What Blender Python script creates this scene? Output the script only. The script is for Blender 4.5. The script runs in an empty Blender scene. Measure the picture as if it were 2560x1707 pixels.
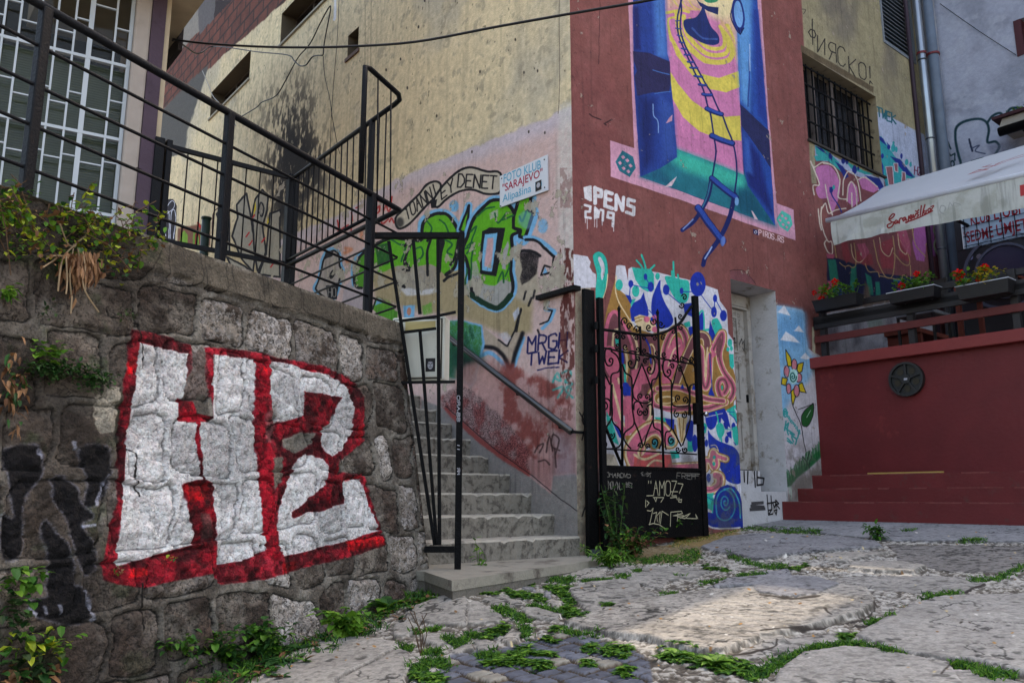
import bpy, math, random
import numpy as np
from mathutils import Vector
from math import radians, sin, cos, pi
random.seed(7)
SC = bpy.context.scene
COL = SC.collection

# ---------------------------------------------------------------- camera, sky, sun, exposure
CAM_H = 1.0
FPX = 2035.0                                   # focal length in pixels of the 2560 px wide photograph
PITCH = math.atan(387 / FPX)
cam_d = bpy.data.cameras.new('camera')
cam_d.sensor_width = 36.0
cam_d.lens = 36.0 * FPX / 2560.0
cam_d.clip_end = 500
cam = bpy.data.objects.new('camera', cam_d)
COL.objects.link(cam)
cam.location = (0, 0, CAM_H)
cam.rotation_euler = (radians(90) + PITCH, 0, 0)
SC.camera = cam

SUN_EL, SUN_AZ = radians(48), radians(44)      # azimuth clockwise from +Y (straight ahead)
world = bpy.data.worlds.new('World')
SC.world = world
world.use_nodes = True
wn = world.node_tree
sky = wn.nodes.new('ShaderNodeTexSky')
sky.sky_type = 'NISHITA'
sky.sun_disc = False
sky.sun_elevation = SUN_EL
sky.sun_rotation = SUN_AZ
sky.air_density = 1.0
sky.dust_density = 4.0
bg = wn.nodes['Background']
wn.links.new(sky.outputs[0], bg.inputs[0])
bg.inputs[1].default_value = 0.15
sun_d = bpy.data.lights.new('sun', 'SUN')
sun_d.energy = 2.0
sun_d.angle = radians(0.5)
sun_d.color = (1.0, 0.95, 0.87)
sun = bpy.data.objects.new('sun', sun_d)
COL.objects.link(sun)
sdir = Vector((sin(SUN_AZ) * cos(SUN_EL), cos(SUN_AZ) * cos(SUN_EL), sin(SUN_EL)))   # towards the sun
sun.rotation_euler = sdir.to_track_quat('Z', 'Y').to_euler()
SC.view_settings.view_transform = 'Standard'
SC.view_settings.look = 'None'
SC.view_settings.exposure = 2.35
SC.view_settings.gamma = 1.0
SC.view_settings.use_white_balance = True
SC.view_settings.white_balance_temperature = 8100
try:
    SC.cycles.use_denoising = True
except Exception:
    pass
SC.cycles.max_bounces = 6

# ---------------------------------------------------------------- measuring: photograph pixel -> place
CT, ST = cos(PITCH), sin(PITCH)
OO = np.array([0, 0, CAM_H])
def ray(u, v):
    a = (u - 1280) / FPX
    b = -(v - 853.5) / FPX
    return np.array([a, CT - b * ST, ST + b * CT])
def hdir(u):
    d = ray(u, 1240.5); d[2] = 0
    return d / np.linalg.norm(d)
def atdepth(u, v, Y):
    r = ray(u, v)
    return OO + r * (Y / r[1])
def atz(u, v, z):
    r = ray(u, v)
    return OO + r * ((z - CAM_H) / r[2])
UPV = np.array([0, 0, 1.0])
class Plane:
    """a measured plane: origin, e1 along, e2 up, n outward"""
    def __init__(s, P, e1, e2=UPV, n=None):
        s.P = np.array(P, float); s.e1 = np.array(e1, float); s.e2 = np.array(e2, float)
        nn = np.cross(s.e1, s.e2)
        nn /= np.linalg.norm(nn)
        if n is not None and nn @ np.array(n) < 0:
            nn = -nn
        s.n = nn
    def px(s, u, v, o=0.0):
        """photo px -> (a, z) on the plane (offset o outward)"""
        r = ray(u, v)
        Q = s.P + s.n * o
        t = s.n @ (Q - OO) / (s.n @ r)
        X = OO + r * t - Q
        M = np.stack([s.e1, s.e2], 1)
        return tuple(np.linalg.lstsq(M, X, rcond=None)[0])
    def at(s, a, z, o=0.0):
        return s.P + s.e1 * a + s.e2 * z + s.n * o
    def grid_px(s, A, Z):
        X = s.P[0] + s.e1[0] * A + s.e2[0] * Z
        Y = s.P[1] + s.e1[1] * A + s.e2[1] * Z
        W = s.P[2] + s.e1[2] * A + s.e2[2] * Z - CAM_H
        w = Y * CT + W * ST
        return 1280 + FPX * X / w, 853.5 - FPX * (-Y * ST + W * CT) / w
    def off(s, o, e1=None):
        return Plane(s.P + s.n * o, s.e1, s.e2, s.n)

dL = hdir(-400.0)
dR = np.array([dL[1], -dL[0], 0.0])
dS = hdir(2250.0)
nS = np.array([dS[1], -dS[0], 0.0])             # outward normal of the stone wall (towards the yard)
dLB = hdir(4650.0)
CORN = atdepth(1444, 1340, 6.5); CORN[2] = 0    # the house corner
YW = Plane(CORN, dL, n=-dR)                     # yellow wall, a runs away from the corner, z = world height
RW = Plane(CORN, dR, n=-dL)                     # red wall
def TPl(s):                                     # planes parallel to the terrace front, at distance s along the red wall
    return Plane(CORN + dR * s, -dL, n=-dR)
TW = atdepth(1000, 800, 5.36); TW_Z = TW[2]; TOPW = TW_Z - .035
BW = atdepth(1064, 1440, 5.3)
SLP = (TW - BW) - dS * ((TW - BW) @ dS); SLP /= SLP[2]
SW = Plane(TW - SLP * TW[2], dS, SLP, n=nS)     # battered stone wall face, a<0 towards the camera
def ground_z(x, y):
    return .325 + .0638 * (x + .94) + .052 * (y - 4.45)
GN = np.array([-.0638, -.052, 1.0]); GN /= np.linalg.norm(GN)
def on_ground(u, v, up=0.0):
    r = ray(u, v)
    P0 = np.array([-.94, 4.45, .325 + up])
    t = GN @ (P0 - OO) / (GN @ r)
    return OO + r * t

# ---------------------------------------------------------------- numpy paint box
RNG = np.random.RandomState(11)
def smooth_noise(shape, cell, seed=None, aspect=1.0):
    r = np.random.RandomState(seed) if seed is not None else RNG
    h, w = shape
    cy, cx = max(1.0, cell * aspect), max(1.0, cell)
    gh, gw = int(h / cy) + 3, int(w / cx) + 3
    g = r.rand(gh, gw).astype(np.float32)
    y = np.arange(h) / cy; x = np.arange(w) / cx
    y0 = y.astype(int); x0 = x.astype(int)
    fy = y - y0; fx = x - x0
    fy = (fy * fy * (3 - 2 * fy))[:, None].astype(np.float32); fx = (fx * fx * (3 - 2 * fx))[None].astype(np.float32)
    a = g[y0][:, x0]; b = g[y0][:, x0 + 1]; c = g[y0 + 1][:, x0]; d = g[y0 + 1][:, x0 + 1]
    return (a * (1 - fx) + b * fx) * (1 - fy) + (c * (1 - fx) + d * fx) * fy
def fbm(shape, cell, octs=4, seed=0, aspect=1.0, gain=.55):
    o = np.zeros(shape, np.float32); amp = 1.0; tot = 0
    for k in range(octs):
        if cell < 1: break
        o += amp * smooth_noise(shape, cell, seed * 31 + k, aspect); tot += amp
        amp *= gain; cell /= 2.1
    return o / tot
def sstep(a, b, x):
    t = np.clip((x - a) / (b - a), 0, 1)
    return t * t * (3 - 2 * t)
def crom(pts, closed=True, n=4):
    P = np.array(pts, float); N = len(P)
    out = []
    rng = range(N) if closed else range(N - 1)
    for i in rng:
        if closed:
            p0, p1, p2, p3 = P[i - 1], P[i], P[(i + 1) % N], P[(i + 2) % N]
        else:
            p0, p1, p2, p3 = P[max(i - 1, 0)], P[i], P[i + 1], P[min(i + 2, N - 1)]
        for k in range(n):
            t = k / n
            out.append(.5 * ((2 * p1) + (-p0 + p2) * t + (2 * p0 - 5 * p1 + 4 * p2 - p3) * t * t + (-p0 + 3 * p1 - 3 * p2 + p3) * t ** 3))
    if not closed: out.append(P[-1])
    return np.array(out)
FONT = dict(A='00 26 40|13 33', B='00 06 36 35 23 03|23 42 41 30 00', C='45 36 16 05 01 10 30 41', D='00 06 26 44 42 20 00', E='46 06 00 40|03 33',
    F='00 06 46|03 33', G='45 36 16 05 01 10 30 41 43 23', H='00 06|40 46|03 43', I='20 26', J='10 20 31 36', K='00 06|46 03 40', L='06 00 40',
    M='00 06 23 46 40', N='00 06 40 46', O='10 01 05 16 36 45 41 30 10', P='00 06 36 45 44 33 03', Q='10 01 05 16 36 45 41 30 10|22 50', R='00 06 36 45 44 33 03|23 40',
    S='45 36 16 05 04 13 33 42 41 30 10 01', T='20 26|06 46', U='06 01 10 30 41 46', V='06 20 46', W='06 10 24 30 46', X='00 46|06 40', Y='06 23 46|23 20',
    Z='06 46 00 40')
FONT.update({'1': '15 26 20', '2': '05 16 36 45 44 00 40', '0': '10 01 05 16 36 45 41 30 10', '9': '10 30 41 46 16 05 04 13 43', '6': '36 05 01 10 30 41 42 33 03',
    '!': '26 22|20 21', '.': '20 21', '-': '13 33', '"': '16 15|36 35', ' ': '', 'f': '20 27|12 03 14 34 43 32 12', 'i': '06 00 46 40', 'y': '40 46 16 05 04 13 43|23 00', '?': '05 36 44 22|20 21'})
class Canvas:
    def __init__(s, plane, a0, a1, z0, z1, ppm, base=None):
        s.pl, s.a0, s.a1, s.z0, s.z1, s.ppm = plane, a0, a1, z0, z1, ppm
        s.W = int((a1 - a0) * ppm); s.H = int((z1 - z0) * ppm)
        A = a0 + (np.arange(s.W) + .5) / ppm; Z = z0 + (np.arange(s.H) + .5) / ppm
        s.A, s.Z = np.meshgrid(A, Z)
        U, V = plane.grid_px(s.A, s.Z)
        s.U = U.astype(np.float32); s.V = V.astype(np.float32)
        s.rgb = np.zeros((s.H, s.W, 3), np.float32)
        s.wu = (fbm((s.H, s.W), 26, 4, 5) - .5); s.wv = (fbm((s.H, s.W), 26, 4, 6) - .5)
        s.fine = np.random.RandomState(3).rand(s.H, s.W).astype(np.float32)
        s.ctx = (0, 0, 1.0); s.wob = 3.0
    def T(s, p):
        x0, y0, k = s.ctx
        P = np.array(p, float).reshape(-1, 2)
        return np.stack([x0 + P[:, 0] * k, y0 + P[:, 1] * k], 1)
    def sl(s, P, pad):
        u0, v0 = P.min(0) - pad; u1, v1 = P.max(0) + pad
        q = []
        for u, v in ((u0, v0), (u1, v0), (u0, v1), (u1, v1)):
            q.append(s.pl.px(u, v))
        q = np.array(q)
        i0 = int(max(0, (q[:, 0].min() - s.a0) * s.ppm - 2)); i1 = int(min(s.W, (q[:, 0].max() - s.a0) * s.ppm + 3))
        j0 = int(max(0, (q[:, 1].min() - s.z0) * s.ppm - 2)); j1 = int(min(s.H, (q[:, 1].max() - s.z0) * s.ppm + 3))
        if i1 <= i0 or j1 <= j0: return None
        return slice(j0, j1), slice(i0, i1)
    def sdist(s, P, q, closed):
        u = s.U[q] + s.wu[q] * s.wob; v = s.V[q] + s.wv[q] * s.wob
        d2 = np.full(u.shape, 1e9, np.float32)
        ins = np.zeros(u.shape, bool)
        N = len(P)
        for i in range(N if closed else N - 1):
            x1, y1 = P[i]; x2, y2 = P[(i + 1) % N]
            ex, ey = x2 - x1, y2 - y1
            L = ex * ex + ey * ey
            if L < 1e-9: continue
            px_, py_ = u - x1, v - y1
            t = np.clip((px_ * ex + py_ * ey) / L, 0, 1)
            dx = px_ - t * ex; dy = py_ - t * ey
            d2 = np.minimum(d2, dx * dx + dy * dy)
            if closed:
                if y1 != y2:
                    c = ((y1 > v) != (y2 > v)) & (u < ex * (v - y1) / ey + x1)
                    ins ^= c
        return np.sqrt(d2), ins
    def blend(s, q, cov, col, grain=0.0):
        if grain:
            cov = cov * np.clip(1 - grain * sstep(.45, .75, s.fine[q] * .5 + fbm(cov.shape, 7, 2, 9) * .6), 0, 1)
        c = np.array(col, np.float32) / 255.0
        s.rgb[q] = s.rgb[q] * (1 - cov[..., None]) + c * cov[..., None]
    def poly(s, pts, col, smooth=False, soft=1.2, a=1.0, grain=0.0, grow=0.0):
        P = s.T(pts)
        if smooth: P = crom(P)
        q = s.sl(P, soft + grow + 3)
        if q is None: return
        d, ins = s.sdist(P, q, True)
        sd = np.where(ins, d, -d) + grow
        s.blend(q, sstep(-soft / 2, soft / 2, sd) * a, col, grain)
    def stroke(s, pts, w, col, smooth=True, closed=False, soft=1.2, a=1.0, grain=0.0):
        P = s.T(pts)
        if smooth and len(P) > 2: P = crom(P, closed, 4); closed = closed
        w = w * s.ctx[2] / 2
        q = s.sl(P, soft + w + 3)
        if q is None: return
        d, _ = s.sdist(P, q, closed)
        s.blend(q, sstep(soft / 2, -soft / 2, d - w) * a, col, grain)
    def ell(s, cx, cy, rx, ry, col, rot=0, **k):
        t = np.linspace(0, 2 * pi, 20, endpoint=False); r = radians(rot)
        x = np.cos(t) * rx; y = np.sin(t) * ry
        s.poly(np.stack([cx + x * cos(r) - y * sin(r), cy + x * sin(r) + y * cos(r)], 1), col, smooth=False, **k)
    def text(s, txt, p0, p1, h, w, col, lean=(0, -1), jit=0.0, **k):
        p0 = np.array(p0, float); p1 = np.array(p1, float); n = len(txt)
        st = (p1 - p0) / n; up = np.array(lean, float) * h
        r = random.Random(txt)
        for i, ch in enumerate(txt):
            g = FONT.get(ch, '')
            o = p0 + st * i
            for seg in g.split('|'):
                if not seg: continue
                P = [o + st * .78 * (int(c[0]) / 4) + up * (int(c[1]) / 6) + np.array([r.uniform(-jit, jit), r.uniform(-jit, jit)]) for c in seg.split()]
                s.stroke(P, w, col, smooth=False, **k)
    def image(s, name):
        im = bpy.data.images.new(name, s.W, s.H, alpha=False)
        buf = np.ones((s.H, s.W, 4), np.float32)
        buf[..., :3] = np.clip(s.rgb, 0, 1)
        im.pixels.foreach_set(buf.ravel())
        im.pack()
        return im

# ---------------------------------------------------------------- materials
def lin(c):
    return tuple(((x / 255) / 12.92 if x / 255 <= .04045 else ((x / 255 + .055) / 1.055) ** 2.4) for x in c) + (1.0,)
MATS = {}
def mat(name, col, rough=.7, var=.12, scale=8.0, bump=.15, bscale=40.0, metal=0.0, col2=None, spec=.3, dirt=None, dscale=3.0, dthr=.55):
    """principled surface with noise in its colour, a second dirt colour in patches and a fine bump"""
    if name in MATS: return MATS[name]
    m = bpy.data.materials.new(name); m.use_nodes = True
    nt = m.node_tree; N = nt.nodes; L = nt.links
    p = N['Principled BSDF']
    p.inputs['Roughness'].default_value = rough
    p.inputs['Metallic'].default_value = metal
    p.inputs['Specular IOR Level'].default_value = spec
    tc = N.new('ShaderNodeTexCoord')
    n1 = N.new('ShaderNodeTexNoise'); n1.inputs['Scale'].default_value = scale; n1.inputs['Detail'].default_value = 6
    L.new(tc.outputs['Object'], n1.inputs['Vector'])
    mx = N.new('ShaderNodeMix'); mx.data_type = 'RGBA'
    c = lin(col)
    c2 = lin(col2) if col2 else tuple(max(0, x * (1 - 2.2 * var)) for x in c[:3]) + (1,)
    c1 = c if col2 else tuple(min(1, x * (1 + var)) for x in c[:3]) + (1,)
    mx.inputs[6].default_value = c1; mx.inputs[7].default_value = c2
    L.new(n1.outputs[0], mx.inputs[0])
    out = mx.outputs[2]
    if dirt:
        n3 = N.new('ShaderNodeTexNoise'); n3.inputs['Scale'].default_value = dscale; n3.inputs['Detail'].default_value = 9; n3.inputs['Roughness'].default_value = .7
        L.new(tc.outputs['Object'], n3.inputs['Vector'])
        rp = N.new('ShaderNodeMapRange'); rp.inputs[1].default_value = dthr; rp.inputs[2].default_value = dthr + .12
        L.new(n3.outputs[0], rp.inputs[0])
        m2 = N.new('ShaderNodeMix'); m2.data_type = 'RGBA'; m2.inputs[7].default_value = lin(dirt)
        L.new(rp.outputs[0], m2.inputs[0]); L.new(out, m2.inputs[6])
        out = m2.outputs[2]
    L.new(out, p.inputs['Base Color'])
    if bump:
        n2 = N.new('ShaderNodeTexNoise'); n2.inputs['Scale'].default_value = bscale; n2.inputs['Detail'].default_value = 5
        L.new(tc.outputs['Object'], n2.inputs['Vector'])
        b = N.new('ShaderNodeBump'); b.inputs['Strength'].default_value = bump; b.inputs['Distance'].default_value = .02
        L.new(n2.outputs[0], b.inputs['Height']); L.new(b.outputs[0], p.inputs['Normal'])
    MATS[name] = m
    return m
def matimg(name, im, rough=.85, bump=.25, bscale=60.0, himg=None, hdist=.02, bdist=.004, spec=.2):
    m = bpy.data.materials.new(name); m.use_nodes = True
    nt = m.node_tree; N = nt.nodes; L = nt.links
    p = N['Principled BSDF']; p.inputs['Roughness'].default_value = rough; p.inputs['Specular IOR Level'].default_value = spec
    t = N.new('ShaderNodeTexImage'); t.image = im; t.extension = 'EXTEND'
    tc = N.new('ShaderNodeTexCoord')
    n1 = N.new('ShaderNodeTexNoise'); n1.inputs['Scale'].default_value = 90; n1.inputs['Detail'].default_value = 4
    L.new(tc.outputs['Object'], n1.inputs['Vector'])
    mr = N.new('ShaderNodeMapRange'); mr.inputs[3].default_value = .88; mr.inputs[4].default_value = 1.12
    L.new(n1.outputs[0], mr.inputs[0])
    mm = N.new('ShaderNodeMix'); mm.data_type = 'RGBA'; mm.blend_type = 'MULTIPLY'; mm.inputs[0].default_value = 1
    cmb = N.new('ShaderNodeCombineColor')
    for i in range(3): L.new(mr.outputs[0], cmb.inputs[i])
    L.new(t.outputs[0], mm.inputs[6]); L.new(cmb.outputs[0], mm.inputs[7])
    L.new(mm.outputs[2], p.inputs['Base Color'])
    n2 = N.new('ShaderNodeTexNoise'); n2.inputs['Scale'].default_value = bscale; n2.inputs['Detail'].default_value = 6
    L.new(tc.outputs['Object'], n2.inputs['Vector'])
    b = N.new('ShaderNodeBump'); b.inputs['Strength'].default_value = bump; b.inputs['Distance'].default_value = bdist * 4
    L.new(n2.outputs[0], b.inputs['Height'])
    L.new(b.outputs[0], p.inputs['Normal'])
    MATS[name] = m
    return m
def matleaf(name, c1, c2, rough=.55, trans=.25):
    m = bpy.data.materials.new(name); m.use_nodes = True
    nt = m.node_tree; N = nt.nodes; L = nt.links
    p = N['Principled BSDF']; p.inputs['Roughness'].default_value = rough; p.inputs['Specular IOR Level'].default_value = .25
    g = N.new('ShaderNodeNewGeometry')
    r = N.new('ShaderNodeValToRGB'); e = r.color_ramp.elements
    e[0].color = lin(c1); e[1].color = lin(c2)
    L.new(g.outputs['Random Per Island'], r.inputs[0]); L.new(r.outputs[0], p.inputs['Base Color'])
    tr = N.new('ShaderNodeBsdfTranslucent'); L.new(r.outputs[0], tr.inputs[0])
    ms = N.new('ShaderNodeMixShader'); ms.inputs[0].default_value = trans
    L.new(p.outputs[0], ms.inputs[1]); L.new(tr.outputs[0], ms.inputs[2])
    L.new(ms.outputs[0], N['Material Output'].inputs[0])
    MATS[name] = m
    return m

# ---------------------------------------------------------------- mesh building
class MB:
    def __init__(s):
        s.v, s.f, s.m, s.uv, s.mats = [], [], [], {}, []
    def mi(s, m):
        if m not in s.mats: s.mats.append(m)
        return s.mats.index(m)
    def face(s, pts, m=None, uv=None):
        b = len(s.v)
        s.v += [tuple(p) for p in pts]
        s.f.append(tuple(range(b, b + len(pts))))
        s.m.append(s.mi(m))
        if uv: s.uv[len(s.f) - 1] = uv
        return s
    def box(s, O, ax, ay, az, m=None, bev=0.0):
        """box from corner O with three edge vectors"""
        O, ax, ay, az = map(lambda q: np.array(q, float), (O, ax, ay, az))
        b = len(s.v)
        if np.dot(np.cross(ax, ay), az) < 0:
            ax, ay = ay, ax
        P = [O, O + ax, O + ax + ay, O + ay, O + az, O + ax + az, O + ax + ay + az, O + ay + az]
        s.v += [tuple(p) for p in P]
        for q in ((0, 3, 2, 1), (4, 5, 6, 7), (0, 1, 5, 4), (1, 2, 6, 5), (2, 3, 7, 6), (3, 0, 4, 7)):
            s.f.append(tuple(b + i for i in q)); s.m.append(s.mi(m))
        return s
    def pbox(s, pl, a0, a1, z0, z1, o0, o1, m=None):
        """box in a plane's frame"""
        return s.box(pl.at(a0, z0, o0), pl.e1 * (a1 - a0), pl.n * (o1 - o0), pl.e2 * (z1 - z0), m)
    def bar(s, A, B, w, h, m=None, up=(0, 0, 1)):
        A = np.array(A, float); B = np.array(B, float); d = B - A; L = np.linalg.norm(d); d /= L
        up = np.array(up, float)
        if abs(d @ up) > .97: up = dR
        x = np.cross(d, up); x /= np.linalg.norm(x); y = np.cross(x, d)
        return s.box(A - x * w / 2 - y * h / 2, x * w, y * h, d * L, m)
    def tube(s, pts, r, m=None, seg=8, caps=True, smooth=False):
        P = np.array(pts, float)
        if smooth: P = crom(P, False, 5)
        n = len(P); b = len(s.v)
        rr = r if hasattr(r, '__len__') else [r] * n
        if smooth and hasattr(r, '__len__'): rr = np.interp(np.linspace(0, 1, n), np.linspace(0, 1, len(r)), r)
        up = None
        for i in range(n):
            d = P[min(i + 1, n - 1)] - P[max(i - 1, 0)]
            d = d / (np.linalg.norm(d) + 1e-12)
            if up is None:
                up = np.array([0, 0, 1.0]) if abs(d[2]) < .9 else np.array([1.0, 0, 0])
            x = np.cross(d, up); x /= (np.linalg.norm(x) + 1e-12); y = np.cross(x, d); up = y
            for k in range(seg):
                t = 2 * pi * k / seg
                s.v.append(tuple(P[i] + rr[i] * (x * cos(t) + y * sin(t))))
        for i in range(n - 1):
            for k in range(seg):
                k2 = (k + 1) % seg
                s.f.append((b + i * seg + k, b + i * seg + k2, b + (i + 1) * seg + k2, b + (i + 1) * seg + k)); s.m.append(s.mi(m))
        if caps:
            s.f.append(tuple(b + k for k in range(seg))[::-1]); s.m.append(s.mi(m))
            s.f.append(tuple(b + (n - 1) * seg + k for k in range(seg))); s.m.append(s.mi(m))
        return s
    def disc(s, C, n, r0, r1, h, m=None, seg=28, a0=0, a1=2 * pi):
        """ring (r0 inner, r1 outer) of thickness h along n"""
        C = np.array(C, float); n = np.array(n, float); n /= np.linalg.norm(n)
        x = np.cross(n, UPV)
        x = x / np.linalg.norm(x) if np.linalg.norm(x) > .1 else np.array([1.0, 0, 0]); y = np.cross(n, x)
        for k in range(seg):
            t0 = a0 + (a1 - a0) * k / seg; t1 = a0 + (a1 - a0) * (k + 1) / seg
            d0 = x * cos(t0) + y * sin(t0); d1 = x * cos(t1) + y * sin(t1)
            q = [C + d0 * r0, C + d0 * r1, C + d1 * r1, C + d1 * r0]
            b = len(s.v)
            s.v += [tuple(p) for p in q] + [tuple(p + n * h) for p in q]
            for fc in ((3, 2, 1, 0), (4, 5, 6, 7), (1, 2, 6, 5), (0, 4, 7, 3)):
                s.f.append(tuple(b + i for i in fc)); s.m.append(s.mi(m))
        return s
    def prism(s, pl, pts, o0, o1, m=None):
        """polygon in a plane's frame, extruded from offset o0 to o1"""
        F = [pl.at(a, z, o1) for a, z in pts]; B = [pl.at(a, z, o0) for a, z in pts]
        b = len(s.v); n = len(pts)
        s.v += [tuple(p) for p in F + B]
        s.f.append(tuple(b + i for i in range(n))); s.m.append(s.mi(m))
        s.f.append(tuple(b + n + i for i in range(n))[::-1]); s.m.append(s.mi(m))
        for i in range(n):
            j = (i + 1) % n
            s.f.append((b + i, b + n + i, b + n + j, b + j)); s.m.append(s.mi(m))
        return s
    def leaf(s, C, d, up, L, W, m=None, droop=.25):
        C = np.array(C, float); d = np.array(d, float); d /= np.linalg.norm(d)
        x = np.cross(d, up); x /= (np.linalg.norm(x) + 1e-9); y = np.cross(x, d)
        b = len(s.v)
        m1 = C + d * L * .3 + y * L * .04; m2 = C + d * L * .7 - y * L * droop * .4
        tip = C + d * L - y * L * droop
        for p in (C, m1 - x * W / 2 + y * W * .1, m1 + x * W / 2 + y * W * .1, m2 - x * W * .4 + y * W * .06, m2 + x * W * .4 + y * W * .06, tip, m1 - y * W * .06, m2 - y * W * .05): s.v.append(tuple(p))
        for q in ((0, 6, 1), (0, 2, 6), (6, 7, 3, 1), (2, 4, 7, 6), (7, 5, 3), (4, 5, 7)):
            s.f.append(tuple(b + i for i in q)); s.m.append(s.mi(m))
        return s
    def build(s, name, parent=None, smooth=False, bevel=0.0, origin=None):
        me = bpy.data.meshes.new(name)
        V = np.array(s.v, float)
        o = np.array(parent['_o']) if parent is not None and '_o' in parent else (np.array(origin) if origin is not None else np.zeros(3))
        me.from_pydata([tuple(p) for p in (V - o)], [], s.f)
        for m in s.mats: me.materials.append(m)
        me.polygons.foreach_set('material_index', s.m)
        if s.uv:
            ul = me.uv_layers.new(name='uv')
            for fi, uv in s.uv.items():
                for li, q in zip(me.polygons[fi].loop_indices, uv): ul.data[li].uv = q
        if smooth: me.polygons.foreach_set('use_smooth', [True] * len(s.f))
        me.update()
        ob = bpy.data.objects.new(name, me)
        COL.objects.link(ob)
        if parent is not None: ob.parent = parent
        else: ob.location = tuple(o)
        if bevel:
            md = ob.modifiers.new('bevel', 'BEVEL'); md.width = bevel; md.segments = 2; md.limit_method = 'ANGLE'
        return ob
def tag(o, label=None, cat=None, group=None, kind=None):
    if label: o['label'] = label
    if cat: o['category'] = cat
    if group: o['group'] = group
    if kind: o['kind'] = kind
    return o
EMPTIES = []
def thing(name, at, label, cat, group=None):
    o = bpy.data.objects.new(name, None); COL.objects.link(o)
    o.empty_display_size = .2
    o.location = tuple(at); o['_o'] = [float(x) for x in at]
    EMPTIES.append(o)
    return tag(o, label, cat, group)
def wall_faces(mb, pl, a0, a1, z0, z1, holes, m, cv=None, reveal=None, rm=None):
    """wall sheet with rectangular holes (a0,a1,z0,z1,depth); reveals go inward"""
    As = sorted({a0, a1} | {h[0] for h in holes} | {h[1] for h in holes})
    Zs = sorted({z0, z1} | {h[2] for h in holes} | {h[3] for h in holes})
    As = [a for a in As if a0 <= a <= a1]; Zs = [z for z in Zs if z0 <= z <= z1]
    def uvf(a, z):
        return ((a - cv.a0) / (cv.a1 - cv.a0), (z - cv.z0) / (cv.z1 - cv.z0)) if cv else (a, z)
    for i in range(len(As) - 1):
        for j in range(len(Zs) - 1):
            am = (As[i] + As[i + 1]) / 2; zm = (Zs[j] + Zs[j + 1]) / 2
            if any(h[0] < am < h[1] and h[2] < zm < h[3] for h in holes): continue
            q = [(As[i], Zs[j]), (As[i + 1], Zs[j]), (As[i + 1], Zs[j + 1]), (As[i], Zs[j + 1])]
            P = [pl.at(a, z) for a, z in q]
            nn = np.cross(P[1] - P[0], P[3] - P[0])
            if nn @ pl.n < 0: q = q[::-1]; P = P[::-1]
            mb.face(P, m, [uvf(a, z) for a, z in q])
    for h in holes:
        x0, x1, y0, y1, d = h[:5]
        hm = h[5] if len(h) > 5 else (rm or m)
        for A, B in (((x0, y0), (x0, y1)), ((x0, y1), (x1, y1)), ((x1, y1), (x1, y0)), ((x1, y0), (x0, y0))):
            mb.face([pl.at(*A), pl.at(*B), pl.at(*B, -d), pl.at(*A, -d)], hm, [uvf(*A), uvf(*B), uvf(*B), uvf(*A)])
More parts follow.
